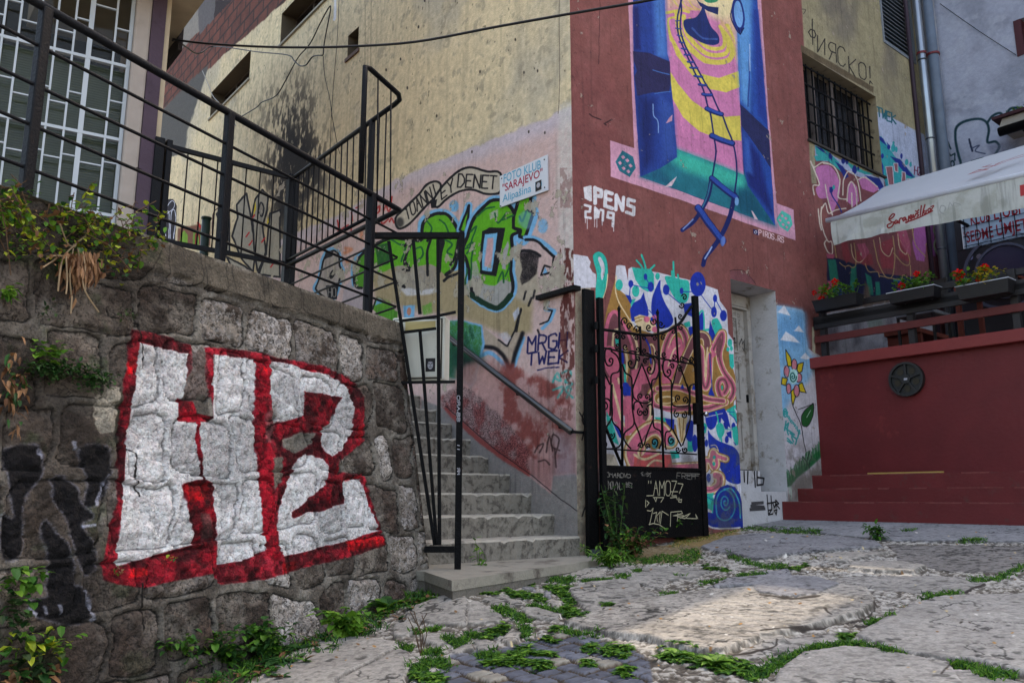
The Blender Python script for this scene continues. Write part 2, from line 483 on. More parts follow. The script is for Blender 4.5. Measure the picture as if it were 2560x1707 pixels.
# ---------------------------------------------------------------- painted surfaces (wall paint, graffiti, weathering)
TURQ = (0, 178, 160); BLUE = (18, 50, 158); WHT = (205, 203, 212); PINK = (212, 106, 130); TAN = (158, 116, 62); CRM = (226, 198, 156)
MAUV = (122, 72, 78); BLK = (26, 24, 28); REDW = (128, 76, 72)
def mixc(c, base, col, k):
    return base * (1 - k[..., None]) + np.array(col, np.float32) / 255 * k[..., None]
def paint_yellow():
    c = Canvas(YW, -0.02, 14.4, 0.35, 10.6, 160)
    sh = (c.H, c.W); A, Z, U, V = c.A, c.Z, c.U, c.V
    big = fbm(sh, 260, 5, 1); med = fbm(sh, 50, 5, 2); strk = fbm(sh, 9, 4, 3, aspect=14); fine = fbm(sh, 5, 2, 4)
    b = np.ones(sh + (3,), np.float32) * np.array((216, 196, 160), np.float32) / 255
    b = mixc(c, b, (178, 168, 150), sstep(.45, .65, big) * .7)
    b = mixc(c, b, (214, 194, 158), sstep(.5, .7, med) * .5); b *= (.93 + .14 * fbm(sh, 8, 3, 14))[..., None]
    b *= (1 - .07 * sstep(.45, .8, strk))[..., None]
    b = mixc(c, b, (150, 138, 118), sstep(.62, .75, fbm(sh, 16, 4, 8)) * .5)
    # pits
    b *= (1 - .45 * sstep(.84, .9, fbm(sh, 5, 2, 12, aspect=1.6)))[..., None]
    # warmer, darker low band towards the far end
    far = sstep(3.0, 9.0, A)
    b = mixc(c, b, (160, 130, 82), far * sstep(5.8, 3.6, Z) * .55)
    c.rgb = b
    # mould patches left of the stair rail
    for (u, v, r, k) in ((745, 330, 60, .55), (735, 400, 55, .95), (770, 430, 45, .8), (700, 460, 45, .6), (725, 520, 45, .9), (735, 620, 40, .6), (740, 250, 55, .35), (690, 300, 60, .2), (600, 240, 50, .15)):
        g = np.exp(-(((U - u) / r) ** 2 + ((V - v) / (r * 1.5)) ** 2)) * k
        kk = np.clip(g * 1.3 * sstep(.34, .5, fbm(sh, 12, 5, 21, aspect=1.8) * .7 + g * .3), 0, 1)
        c.rgb = mixc(c, c.rgb, (38, 34, 32), kk)
    # pinkish painted field
    c.ctx = (0, 0, 1); c.wob = 14
    c.poly([(1440, 262), (1395, 280), (1340, 306), (1230, 350), (1100, 400), (1000, 447), (940, 480), (860, 530), (800, 558), (700, 600), (655, 640), (600, 900), (900, 1400), (1500, 1400), (1500, 262)], (196, 180, 186), soft=8)
    c.poly([(1440, 300), (1340, 345), (1230, 385), (1100, 430), (1000, 475), (860, 560), (700, 640), (640, 900), (900, 1400), (1500, 1400), (1500, 300)], (203, 170, 163), soft=46, grain=.2)
    c.poly([(1400, 262), (1445, 255), (1450, 700), (1405, 700), (1392, 450)], (205, 198, 190), soft=20, a=.8, grain=.6)
    c.wob = 3
    # ---- left far graffiti seen through the gate
    c.ctx = (360, 360, .22961)
    c.poly([(200, 1060), (225, 600), (320, 600), (360, 680), (340, 1060)], (40, 36, 42))
    for P in ([(240, 760), (250, 690), (300, 620), (330, 640), (320, 700), (250, 760)], [(215, 1030), (240, 760), (275, 770), (270, 1030)], [(285, 1030), (300, 740), (345, 760), (325, 1030)], [(230, 790), (215, 900), (235, 1000)]):
        c.stroke(P, 7, (210, 210, 225))
    c.poly([(360, 1080), (370, 920), (440, 900), (720, 860), (720, 1110)], (122, 78, 60), soft=6)
    c.poly([(385, 1080), (400, 980), (440, 940), (475, 990), (475, 1080)], (110, 150, 50))
    c.poly([(530, 1090), (540, 960), (590, 960), (650, 920), (640, 1100)], (100, 140, 50))
    c.stroke([(560, 1090), (570, 980), (600, 1000), (610, 1090)], 14, (140, 40, 30)); c.stroke([(590, 860), (610, 900)], 24, (190, 40, 35))
    sh_w = (158, 150, 135)
    for P in ([(790, 760), (930, 620), (930, 1200), (780, 1240), (850, 950)], [(1010, 660), (1115, 540), (1165, 800), (1215, 1160), (1190, 1390), (1060, 1250), (960, 1000), (1020, 800)], [(1180, 760), (1210, 600), (1290, 500), (1350, 560), (1340, 720), (1290, 900), (1330, 1180), (1240, 1400), (1200, 1150)],
              [(1370, 760), (1480, 720), (1480, 1450), (1250, 1420), (1330, 1200)], [(900, 1230), (1100, 1330), (1200, 1420), (1450, 1500), (1250, 1500), (950, 1330)]):
        c.poly(P, sh_w, soft=4); c.stroke(P, 20, BLK, smooth=False, closed=True)
    c.ell(1280, 720, 32, 60, (140, 130, 118)); c.stroke([(1250, 720), (1275, 640), (1305, 700), (1285, 790), (1250, 740)], 16, BLK)
    c.poly([(1190, 800), (1210, 620), (1225, 700)], (205, 180, 40)); c.poly([(1335, 880), (1350, 790), (1360, 850)], (205, 180, 40))
    for q in ((1130, 990), (1160, 1080), (1300, 1050), (1400, 1320), (1190, 800)): c.stroke([(q[0] - 18, q[1] + 20), (q[0] + 16, q[1] - 24)], 16, (190, 30, 35))
    c.stroke([(740, 1000), (750, 770), (830, 680), (930, 630)], 9, (60, 25, 22)); c.text('zLOY', (800, 880), (920, 830), 80, 8, (50, 40, 36), jit=5)
    # ---- L region: outlined creature, red letters, green letter left of the gate panel
    c.ctx = (640, 380, .28061)
    RD = (176, 40, 40)
    for P in ([(725, 610), (735, 680), (720, 740)], [(760, 690), (820, 650)], [(850, 540), (855, 610), (845, 700)], [(890, 500), (945, 480)], [(1060, 560), (1075, 510), (1100, 480), (1095, 530), (1070, 550)], [(1080, 430), (1110, 440), (1100, 400)], [(1140, 520), (1160, 480), (1180, 530), (1200, 500), (1210, 400)],
              [(1190, 620), (1210, 590), (1230, 630)], [(1060, 640), (1110, 600), (1130, 640), (1180, 600)]):
        c.stroke(P, 15, RD, grain=.3)
    for P in ([(800, 860), (850, 870), (790, 900)], [(935, 690), (940, 770)], [(820, 990), (800, 960)]): c.stroke(P, 30, (206, 120, 80), soft=6, a=.7)
    c.stroke([(520, 1200), (560, 1110), (600, 920), (680, 860), (740, 900), (755, 1000), (780, 1060), (760, 1140), (700, 1300), (610, 1320), (530, 1240)], 26, (110, 165, 200), closed=True)
    c.poly([(530, 1190), (570, 1110), (610, 940), (690, 880), (735, 920), (745, 1010), (770, 1070), (745, 1140), (700, 1290), (620, 1300), (540, 1230)], (164, 150, 142), smooth=True)
    c.stroke([(535, 1200), (570, 1110), (610, 940), (690, 880), (735, 920), (745, 1010), (770, 1070), (745, 1140), (700, 1290), (620, 1300), (540, 1230)], 16, BLK, closed=True)
    c.poly([(600, 960), (620, 890), (690, 880), (680, 930)], BLK); c.ell(680, 1090, 22, 45, BLK, rot=25); c.ell(760, 1095, 16, 28, (150, 140, 135)); c.stroke([(740, 1100), (760, 1060), (780, 1100), (760, 1135)], 12, BLK)
    c.poly([(620, 1190), (730, 1180), (720, 1310), (640, 1320)], BLK); c.text('HO', (640, 1290), (720, 1290), 80, 7, (150, 140, 132))
    c.poly([(780, 1200), (960, 1060), (960, 1400), (820, 1400), (770, 1330)], (176, 158, 160), soft=4)
    c.stroke([(880, 1180), (870, 1060), (900, 950), (1000, 860)], 50, (110, 165, 200), soft=3)
    c.poly([(885, 1190), (875, 1080), (905, 960), (1000, 870), (1230, 790), (1240, 960), (1180, 1100), (980, 1180), (940, 1210)], (72, 140, 38), smooth=True)
    c.stroke([(940, 1210), (885, 1190), (875, 1080), (905, 960), (1000, 870), (1230, 770)], 24, BLK)
    c.poly([(1030, 1390), (1080, 1290), (1170, 1270), (1230, 1400), (1270, 1500), (1100, 1460)], (84, 150, 44)); c.poly([(1060, 1370), (1090, 1300), (1160, 1330)], (110, 165, 200))
    c.stroke([(1040, 1400), (1085, 1290), (1150, 1330)], 14, BLK)
    # ---- Cz region: the green lettering
    c.ctx = (900, 500, .38265)
    HALO = (112, 172, 210); GRN = (88, 168, 38); DG = (22, 92, 48)
    c.wob = 5
    c.poly([(60, 420), (260, 400), (640, 440), (720, 480), (1000, 560), (1130, 600), (1120, 860), (1000, 900), (820, 830), (640, 760), (360, 720), (100, 640)], (166, 146, 112), soft=20)
    c.poly([(700, 460), (1000, 520), (990, 640), (900, 720), (740, 640)], (164, 160, 152), soft=14); c.poly([(1010, 330), (1150, 440), (1180, 600), (1080, 680), (1000, 620)], (176, 160, 140), soft=14)
    c.poly([(230, 420), (500, 430), (520, 580), (400, 610), (250, 590)], (152, 142, 132), soft=10, grain=.5)
    c.poly([(260, 580), (330, 575), (380, 590), (500, 575), (520, 600), (420, 620), (300, 625)], (200, 196, 198), soft=6, grain=.3)
    dome = [(95, 300), (160, 262), (250, 250), (400, 262), (405, 200), (420, 140), (460, 100), (520, 88), (575, 100), (620, 160), (645, 230), (645, 320), (620, 430), (560, 490), (505, 440), (440, 420), (330, 440), (270, 425), (200, 450), (120, 470), (90, 380)]
    c.stroke(dome[3:13], 60, HALO, soft=4)
    c.poly(dome, GRN, smooth=True, soft=3)
    c.stroke(dome[:14], 22, BLK)
    one = [(650, 195), (690, 90), (712, 35), (706, 120), (690, 205), (668, 210)]
    c.stroke(one, 44, HALO, closed=True, soft=3); c.poly(one, GRN); c.stroke(one, 15, BLK, closed=True, smooth=False)
    spk = [(1000, 110), (1040, -20), (1120, -30), (1105, 70), (1135, 80), (1075, 250), (1040, 240), (1045, 200), (1000, 180)]
    c.stroke(spk, 70, HALO, closed=True, soft=4)
    OUT = [(670, 330), (700, 240), (730, 150), (775, 80), (835, 25), (890, 0), (950, 10), (990, 60), (1015, 110), (1045, 140), (1035, 205), (990, 235), (995, 330), (985, 450), (1000, 560), (985, 620), (940, 675), (895, 705), (840, 690), (780, 655), (735, 610), (715, 500), (700, 400)]
    c.stroke(OUT, 58, HALO, closed=True, soft=4)
    c.poly(OUT, (160, 156, 150), smooth=True)
    c.poly([(655, 345), (700, 240), (730, 150), (775, 80), (835, 25), (890, 0), (950, 10), (990, 60), (1015, 110), (1045, 140), (1035, 205), (990, 235), (995, 330), (985, 440), (990, 530), (930, 520), (880, 560), (800, 545), (790, 500), (735, 490), (705, 430)], GRN, smooth=True, soft=3)
    c.stroke(OUT, 22, BLK, closed=True)
    c.stroke([(720, 620), (780, 655), (840, 690), (895, 705), (940, 675), (985, 620)], 36, (20, 50, 34))
    c.poly([(722, 410), (760, 400), (780, 480), (775, 520), (730, 500)], (166, 160, 158), soft=3, grain=.4); c.poly([(935, 330), (965, 270), (975, 300), (955, 380), (950, 460), (925, 450)], (166, 160, 158), soft=3)
    c.poly([(840, 90), (905, 60), (900, 110), (850, 130)], (176, 170, 168), soft=3, grain=.5)
    c.poly([(800, 205), (850, 180), (945, 182), (928, 300), (890, 500), (782, 482), (788, 340)], BLK); c.poly([(817, 225), (895, 215), (882, 330), (862, 467), (795, 457), (805, 330)], (112, 178, 214)); c.poly([(832, 250), (870, 246), (862, 380), (850, 440), (812, 430)], (205, 160, 160), soft=4)
    c.poly(spk, GRN); c.stroke(spk, 22, BLK, closed=True, smooth=False)
    c.stroke([(1040, 110), (1060, 140), (1100, 30)], 14, DG)
    for P in ([(720, 210), (760, 170), (730, 260), (715, 330)], [(880, 90), (900, 150), (960, 80), (930, 130), (1000, 100)], [(700, 300), (740, 280), (730, 400), (720, 560)], [(760, 110), (820, 60), (880, 50)], [(950, 500), (975, 430), (965, 380)], [(550, 260), (600, 290), (570, 340), (600, 360)],
              [(200, 260), (260, 290), (300, 300), (270, 400)], [(360, 320), (400, 310), (410, 360), (370, 400)], [(430, 130), (470, 180), (460, 220)], [(520, 130), (560, 170), (590, 260)], [(640, 330), (720, 310), (700, 350)], [(900, 540), (930, 470), (940, 540)], [(700, 450), (690, 560), (715, 600)]):
        c.stroke(P, 11, DG)
    c.poly([(100, 300), (180, 280), (210, 330), (190, 420), (120, 430)], (28, 84, 40), soft=3, grain=.3)
    for P in ([(295, 300), (340, 260), (300, 370), (290, 420)], [(290, 395), (330, 455), (270, 460), (275, 500)], [(440, 270), (470, 240), (440, 330), (440, 420), (440, 490)], [(500, 240), (545, 270), (530, 350), (520, 470)], [(645, 240), (620, 370), (590, 420)], [(545, 530), (580, 500), (640, 480)], [(240, 520), (290, 570), (230, 540)]):
        c.stroke(P, 17, BLK)
    c.poly([(505, 230), (545, 260), (535, 400), (520, 470), (510, 380)], BLK)
    # halo spots
    c.ell(615, 40, 30, 38, HALO, soft=5); c.ell(1195, 170, 34, 48, HALO, soft=5, grain=.4); c.ell(1090, 130, 60, 60, HALO, soft=10, a=.5)
    # black creature right of the O
    c.stroke([(1010, 360), (1060, 330), (1130, 340), (1175, 365)], 20, BLK, soft=3); c.poly([(1040, 345), (1110, 335), (1170, 370), (1150, 480), (1110, 525), (1060, 555), (1045, 520), (1060, 450)], (36, 30, 32), soft=5, grain=.35)
    c.stroke([(1075, 245), (1150, 250), (1215, 290), (1275, 350)], 26, HALO, soft=3); c.stroke([(1080, 260), (1150, 264), (1210, 318), (1268, 372)], 18, BLK)
    c.stroke([(1265, 370), (1258, 445), (1205, 430), (1180, 490), (1235, 478), (1262, 500)], 12, BLK, smooth=False); c.poly([(1195, 480), (1210, 440), (1225, 475)], HALO)
    c.stroke([(1225, 670), (1210, 715), (1268, 722), (1240, 790), (1190, 838)], 22, HALO, smooth=False, soft=3); c.stroke([(1218, 668), (1200, 712), (1255, 722), (1228, 790), (1175, 810)], 10, BLK, smooth=False)
    for P in ([(1085, 600), (1070, 650)], [(1130, 640), (1140, 590)], [(1020, 860), (1050, 720)], [(1160, 850), (1170, 880)], [(1100, 690), (1120, 640)]): c.stroke(P, 14, BLK, grain=.4)
    # arrow shape
    c.poly([(810, 830), (905, 915), (965, 955), (1010, 860), (1062, 870), (1000, 1060), (980, 1105), (900, 985), (810, 960)], (176, 156, 138), soft=4)
    c.stroke([(905, 915), (965, 955), (1010, 850), (1050, 710)], 11, BLK, smooth=False, soft=3)
    c.stroke([(800, 1010), (850, 1000), (925, 1060), (980, 1130), (1015, 1050), (1065, 900)], 26, HALO, soft=3)
    c.stroke([(810, 960), (890, 975), (940, 1020), (982, 1095), (1015, 1000), (1062, 870)], 26, BLK, soft=7)
    c.poly([(905, 880), (960, 860), (990, 900), (960, 945)], (190, 186, 192), soft=6, grain=.6); c.poly([(1000, 740), (1035, 700), (1040, 740), (1010, 790)], (190, 190, 200), soft=4)
    # low dark green field
    c.poly([(560, 790), (660, 780), (800, 820), (815, 930), (790, 1040), (760, 1180), (720, 1240), (690, 1200), (600, 1160), (560, 1100)], HALO, soft=4)
    c.poly([(555, 790), (660, 785), (790, 830), (800, 930), (772, 1040), (745, 1150), (660, 1170), (560, 1150)], (52, 122, 62), soft=4, grain=.5)
    c.poly([(560, 960), (660, 940), (780, 1030), (745, 1160), (660, 1170), (555, 1150)], (18, 72, 56), soft=60)
    c.poly([(690, 1040), (775, 1050), (745, 1190), (715, 1225), (640, 1150)], (22, 28, 30), soft=30)
    for P in ([(720, 830), (735, 900)], [(600, 900), (610, 980)], [(690, 870), (700, 930)]): c.stroke(P, 22, (20, 80, 52), soft=5, grain=.5)
    c.poly([(100, 690), (250, 730), (240, 800), (120, 760)], (78, 148, 46), soft=4); c.poly([(285, 690), (360, 690), (355, 770), (290, 775)], HALO, soft=4); c.ell(322, 730, 14, 26, (190, 130, 110)); c.poly([(405, 690), (470, 670), (475, 740), (410, 750)], (96, 160, 60), soft=6, grain=.5)
    # red-brown stains and grainy band
    c.ctx = (900, 900, .38265)
    c.wob = 16
    c.poly([(620, 60), (760, 0), (1000, 30), (1120, 110), (1400, 210), (1420, 740), (1130, 740), (760, 300), (600, 160)], (188, 140, 134), soft=30, a=.8)
    stain = sstep(.44, .62, fbm(sh, 34, 5, 77)) 
    P = c.T([(680, 120), (1000, 20), (1180, 120), (1380, 190), (1400, 300), (1330, 420), (1400, 700), (1100, 720), (760, 420), (600, 250)])
    q = c.sl(P, 30); d, ins = c.sdist(P, q, True); kk = np.where(ins, 1, np.exp(-d / 12.0)) * stain[q] * .75
    c.rgb[q] = mixc(c, c.rgb[q], (128, 52, 46), kk)
    # dark pebbledash triangle
    P = c.T([(530, 240), (650, 170), (770, 235), (900, 340), (1010, 470), (1110, 590), (1110, 745), (1040, 700), (880, 580), (700, 430), (540, 300)])
    q = c.sl(P, 10); d, ins = c.sdist(P, q, True); kk = sstep(-6, 4, np.where(ins, d, -d))
    peb = c.fine[q]; pc = np.stack([.30 + .5 * peb, .22 + .42 * peb, .22 + .40 * peb], -1)
    pc = pc * (1 - .35 * stain[q][..., None] * np.array([.2, 1, 1]))
    c.rgb[q] = c.rgb[q] * (1 - kk[..., None]) + pc * kk[..., None]
    c.stroke([(560, 330), (660, 420), (800, 540), (950, 650), (1085, 745)], 44, (146, 62, 58), soft=10, a=.85)
    c.wob = 6
    c.poly([(400, 260), (540, 310), (640, 420), (800, 560), (950, 665), (1110, 770), (1240, 870), (1260, 760), (1400, 740), (1460, 800), (1470, 1200), (1000, 1200), (380, 700)], (138, 134, 130), soft=6, grain=.2)
    c.poly([(1110, 745), (1240, 865), (1262, 740), (1405, 735), (1405, 640), (1100, 640)], (176, 128, 124), soft=10, a=.9)
    c.poly([(1270, 480), (1400, 470), (1405, 760), (1270, 760)], (150, 140, 150), soft=40, a=.6)
    c.stroke([(560, 300), (700, 425), (880, 580), (1040, 695), (1120, 755), (1250, 860), (1420, 985)], 5, (40, 34, 36), smooth=False)
    for P in ([(1145, 600), (1165, 560), (1200, 545), (1175, 600)], [(1215, 600), (1235, 500), (1255, 590)], [(1275, 610), (1300, 520), (1260, 490), (1250, 560), (1305, 590)], [(1270, 580), (1280, 700)], [(1170, 660), (1210, 650), (1235, 680)]):
        c.stroke(P, 10, (60, 40, 40), soft=3, a=.8)
    c.ctx = (900, 500, .38265); c.wob = 2
    NV = (28, 30, 84)
    c.text('MRGH', (1095, 995), (1365, 960), 100, 12, NV, lean=(.05, -1), jit=4); c.text('TWEK', (1095, 1080), (1365, 1060), 80, 12, NV, lean=(.05, -1), jit=4)
    c.stroke([(1160, 1110), (1230, 1096), (1300, 1094)], 8, NV)
    TQ = (50, 170, 160)
    for P in ([(1260, 1190), (1290, 1130), (1310, 1180), (1270, 1160)], [(1320, 1130), (1370, 1110), (1375, 1150), (1340, 1180)], [(1260, 1240), (1330, 1220), (1290, 1290)], [(1350, 1290), (1380, 1230), (1340, 1240), (1390, 1290)], [(1340, 1190), (1390, 1200), (1350, 1220)]): c.stroke(P, 14, TQ, grain=.5, soft=3)
    # corner edge rust and cracks
    for (v0, v1, k) in ((620, 780, .9), (780, 960, .8), (420, 520, .35), (960, 1050, .4)):
        g = ((V > v0) & (V < v1) & (U > 1400) & (U < 1436)) * sstep(.38, .55, fbm(sh, 5, 3, 33, aspect=2))
        c.rgb = mixc(c, c.rgb, (92, 40, 36), g * k)
    # flaking paint: bare render shows through with a thin dark flake edge, and grey runs below
    pn = fbm(sh, 30, 6, 120, gain=.62) + .06 * sstep(540, 640, V) - .16 * sstep(740, 800, V)
    reg = (U > 640) & (U < 1440) & (V > 430)
    fk = sstep(.70, .71, pn) * reg; ed = sstep(.687, .698, pn) * (1 - fk) * reg
    c.rgb = mixc(c, c.rgb, (52, 46, 44), ed * .55); c.rgb = mixc(c, c.rgb, (172, 160, 142), fk * .9)
    run = sstep(.56, .74, fbm(sh, 5, 3, 121, aspect=22)) * sstep(.35, .6, fbm(sh, 80, 3, 122))
    c.rgb = c.rgb * (1 - .12 * (run * sstep(300, 600, V))[..., None]) * (1 - .03 * run)[..., None]
    # banner
    c.ctx = (900, 0, .36364); c.wob = 2.5
    BN = (186, 172, 154)
    lo = [(300, 1440), (400, 1340), (460, 1270), (520, 1248), (556, 1275), (530, 1340), (450, 1420), (380, 1500), (310, 1560), (262, 1570), (245, 1500)]
    up_ = [(545, 1310), (600, 1245), (690, 1170), (770, 1152), (870, 1180), (965, 1190), (965, 1318), (870, 1335), (770, 1305), (680, 1318), (600, 1365), (530, 1425), (505, 1380)]
    c.poly(lo, BN, smooth=True); c.stroke(lo, 15, BLK, closed=True); c.poly(up_, BN, smooth=True); c.stroke(up_, 15, BLK, closed=True)
    c.poly([(480, 1380), (530, 1370), (520, 1430), (490, 1430)], BLK); c.ell(275, 1530, 26, 34, (70, 66, 64), soft=8)
    c.text('10ANNI', (320, 1515), (545, 1330), 80, 9, BLK, lean=(-.25, -1)); c.text('EY', (560, 1372), (655, 1300), 80, 9, BLK, lean=(-.1, -1)); c.text('DENET', (670, 1285), (945, 1300), 88, 10, BLK, lean=(.1, -1))
    # thin cracks above
    c.ctx = (0, 0, 1)
    c.stroke([(1398, 0), (1399, 200), (1396, 285)], 1.6, (110, 98, 84)); c.stroke([(928, 0), (927, 190)], 1.4, (140, 125, 104)); c.stroke([(913, 0), (912, 190)], 1.2, (140, 125, 104))
    c.stroke([(838, 0), (838, 40), (836, 50)], 6, (215, 212, 214))
    for (u, v) in ((1001, 148), (966, 175), (1018, 220), (1288, 100), (1200, 180), (1062, 2), (1046, 68), (1310, 182), (1344, 178), (1092, 290), (1180, 380), (1322, 330), (1362, 332)): c.ell(u, v, 2.2, 4, (70, 62, 56))
    # upper storey: bare hollow brick and concrete beyond the plaster
    bz, ba = c.Z, c.A
    bl = 8.62 + .108 * (ba - 6.65) + .1 * (fbm(sh, 40, 3, 51) - .5)
    brick = sstep(-.02, .02, bz - bl) * sstep(5.3, 5.4, ba)
    row = np.floor(bz / .24); mz = np.abs(bz / .24 - row - .5); ma = np.abs(((ba / .42 + .5 * (row % 2)) % 1) - .5)
    mort = np.maximum(sstep(.37, .44, mz), sstep(.42, .46, ma))
    hb = smooth_noise(sh, 30, 52)
    bc = mixc(c, np.ones(sh + (3,), np.float32) * np.array((118, 70, 60), np.float32) / 255, (92, 56, 50), hb)
    bc = mixc(c, bc, (58, 48, 46), mort * .85)
    c.rgb = c.rgb * (1 - brick[..., None]) + bc * brick[..., None]
    conc = sstep(1.05, 1.1, bz - bl) * brick
    c.rgb = mixc(c, c.rgb, (132, 126, 120), conc)
    c.ctx = (0, 0, .36364); c.wob = 6
    c.poly([(1000, 860), (1100, 780), (1300, 560), (1440, 440), (1345, 740), (1290, 900), (1270, 1060), (1160, 1080), (1000, 1060)], (84, 82, 80), soft=5)
    c.poly([(1360, 0), (1480, 0), (1470, 130), (1370, 240)], (94, 90, 92), soft=2)
    c.poly([(1470, 130), (1480, 0), (1600, 0)], (54, 46, 48), soft=2)
    c.rgb *= (.93 + .14 * fine)[..., None]
    return c

def spiral(cx, cy, r, n=1.6, sx=1.0, rot=0, k=18, d=1):
    t = np.linspace(0, n * 2 * pi, int(k * n)); rr = r * (1 - t / (n * 2 * pi) * .9)
    return np.stack([cx + np.cos(rot + d * t) * rr * sx, cy + np.sin(rot + d * t) * rr], 1)
def paint_red():
    c = Canvas(RW, -0.02, 7.3, 0.45, 8.6, 205)
    sh = (c.H, c.W); A, Z, U, V = c.A, c.Z, c.U, c.V
    med = fbm(sh, 60, 5, 2); big = fbm(sh, 240, 4, 1)
    b = np.ones(sh + (3,), np.float32) * np.array(REDW, np.float32) / 255
    b = mixc(c, b, (118, 66, 66), sstep(.4, .65, big) * .5); b = mixc(c, b, (142, 90, 86), sstep(.5, .7, med) * .4)
    b *= (.96 + .08 * fbm(sh, 12, 3, 3))[..., None]
    c.rgb = b
    # old ochre plaster beyond the red paint
    g = np.ones(sh + (3,), np.float32) * np.array((150, 140, 112), np.float32) / 255
    g = mixc(c, g, (118, 110, 98), sstep(.4, .65, big)); g *= (.94 + .12 * fbm(sh, 14, 4, 31))[..., None]
    edge = sstep(-2, 2, (U - (2003 + (V) * .055)) + 3 * (med - .5)) * (V < 460)
    c.rgb = c.rgb * (1 - edge[..., None]) + g * edge[..., None]
    # cracked cream plaster at the house corner
    c.ctx = (0, 0, 1); c.wob = 5
    c.poly([(1438, 640), (1470, 655), (1480, 760), (1475, 900), (1482, 1000), (1476, 1150), (1484, 1250), (1480, 1450), (1436, 1450)], (176, 164, 142), soft=2, grain=.3)
    for P in ([(1462, 920), (1468, 1000), (1456, 1050), (1474, 1080)], [(1450, 1030), (1462, 1060), (1455, 1100)], [(1455, 1290), (1475, 1240)]): c.stroke(P, 3, (40, 34, 34))
    c.stroke([(1500, 0), (1497, 160)], 1.5, (80, 44, 46))
    # ================= tall mural
    c.ctx = (1400, 0, .4463); c.wob = 2
    PK = (206, 150, 172)
    c.poly([(380, -40), (415, 832), (280, 787), (285, 990), (700, 1130), (1320, 1348), (1308, 1175), (1213, 1140), (1165, 600), (1123, -40)], PK)
    c.poly([(408, -40), (415, 440), (450, 990), (560, 1030), (800, 1120), (1205, 1265), (1180, 900), (1140, 420), (1100, -40)], (24, 62, 118))
    ctr = [(582, -40), (600, 300), (630, 600), (655, 838), (850, 912), (1030, 985), (1020, 800), (1008, 590), (995, 300), (985, -40)]
    c.poly(ctr, (206, 124, 168))
    # swirl
    YL = (216, 196, 92)
    c.poly([(590, -40), (600, 60), (700, 30), (850, 60), (960, 200), (998, 340), (985, -40)], (216, 178, 150), soft=30)
    c.poly([(612, 395), (660, 470), (740, 565), (820, 622), (930, 657), (1009, 650), (1016, 790), (900, 782), (780, 738), (690, 660), (622, 540)], YL, smooth=False)
    c.poly([(600, 95), (625, 200), (690, 320), (790, 415), (890, 440), (1003, 400), (1007, 490), (930, 520), (840, 502), (740, 425), (650, 310), (606, 190)], YL)
    for k, (rx, ry, w) in enumerate(((190, 150, 30), (150, 112, 24), (112, 78, 20))):
        P = [(835 - rx * .95, 150 - ry * .5), (835 - rx * .8, 160 + ry * .35), (850 - rx * .2, 190 + ry * 1.0), (860 + rx * .45, 195 + ry * .95), (850 + rx * .62, 170 + ry * .5), (840 + rx * .5, 150)]
        c.stroke(P, w, YL)
    c.stroke([(595, 75), (680, 60), (720, 70)], 16, YL); c.stroke([(620, 230), (605, 120), (640, 100), (700, 95)], 12, YL)
    for i in range(7):
        c.stroke([(900, 110 + i * 6), (940 + i * 5, 170 + i * 12), (985, 250 + i * 14)], 5, (206, 124, 168) if i % 2 else YL, soft=3)
    for i in range(6): c.stroke([(600 + i * 22, -30), (640 + i * 20, 35), (720 + i * 14, 60)], 6, YL if i % 2 else (225, 160, 150), soft=3)
    c.ell(900, 20, 110, 90, (232, 216, 166), soft=26, a=.8)
    # teal floor
    c.poly([(655, 836), (850, 910), (1030, 983), (1055, 1045), (1205, 1265), (800, 1118), (560, 1030), (450, 990), (560, 945), (655, 880)], (16, 112, 128))
    c.poly([(655, 838), (850, 912), (1028, 984), (1045, 1060), (900, 1030), (700, 960), (620, 900)], (36, 176, 156), soft=26)
    c.poly([(1050, 1040), (1205, 1265), (1010, 1190), (960, 1120)], (8, 84, 108), soft=30); c.poly([(450, 990), (560, 940), (640, 1050)], (14, 92, 118), soft=20)
    # left curtain
    c.poly([(408, -40), (584, -40), (600, 300), (615, 350), (620, 450), (635, 600), (655, 882), (560, 945), (452, 990), (430, 700), (412, 420)], (32, 62, 138))
    c.poly([(520, -40), (584, -40), (603, 330), (540, 320)], (66, 118, 190), soft=22); c.poly([(440, 540), (530, 560), (520, 900), (460, 960)], (24, 40, 100), soft=30); c.poly([(560, 540), (630, 600), (650, 870), (580, 900)], (46, 80, 156), soft=24)
    c.poly([(408, 288), (500, 300), (615, 347), (620, 452), (612, 520), (520, 520), (432, 540), (416, 430), (430, 400), (412, 340)], (44, 42, 82), soft=2)
    c.poly([(412, 40), (440, 40), (450, 280), (415, 280)], (30, 36, 96), soft=12); c.stroke([(520, 585), (525, 650), (548, 680), (552, 745)], 5, (130, 165, 215)); c.stroke([(520, 395), (570, 410), (612, 420)], 5, (60, 110, 180)); c.stroke([(530, 525), (590, 518), (618, 516)], 5, (60, 110, 180))
    # right curtain
    c.poly([(985, -40), (1100, -40), (1140, 420), (1180, 940), (1205, 1265), (1050, 1040), (1028, 900), (1010, 590), (998, 300)], (30, 74, 156))
    c.poly([(985, -40), (1075, -40), (1070, 300), (1060, 620), (1012, 560), (997, 300)], (86, 150, 208), soft=20); c.poly([(1085, 60), (1110, 60), (1160, 700), (1110, 640)], (30, 56, 136), soft=12)
    c.poly([(1010, 585), (1170, 735), (1182, 945), (1140, 880), (1015, 705)], (38, 42, 84)); c.poly([(1020, 720), (1120, 880), (1190, 1200), (1060, 1040), (1032, 900)], (24, 40, 110), soft=16); c.stroke([(1062, 255), (1060, 420), (1052, 600)], 6, (28, 54, 130)); c.poly([(1025, 740), (1060, 790), (1080, 980), (1040, 960)], (46, 90, 170), soft=14)
    c.stroke([(1062, 250), (1064, 400)], 5, (170, 200, 235))
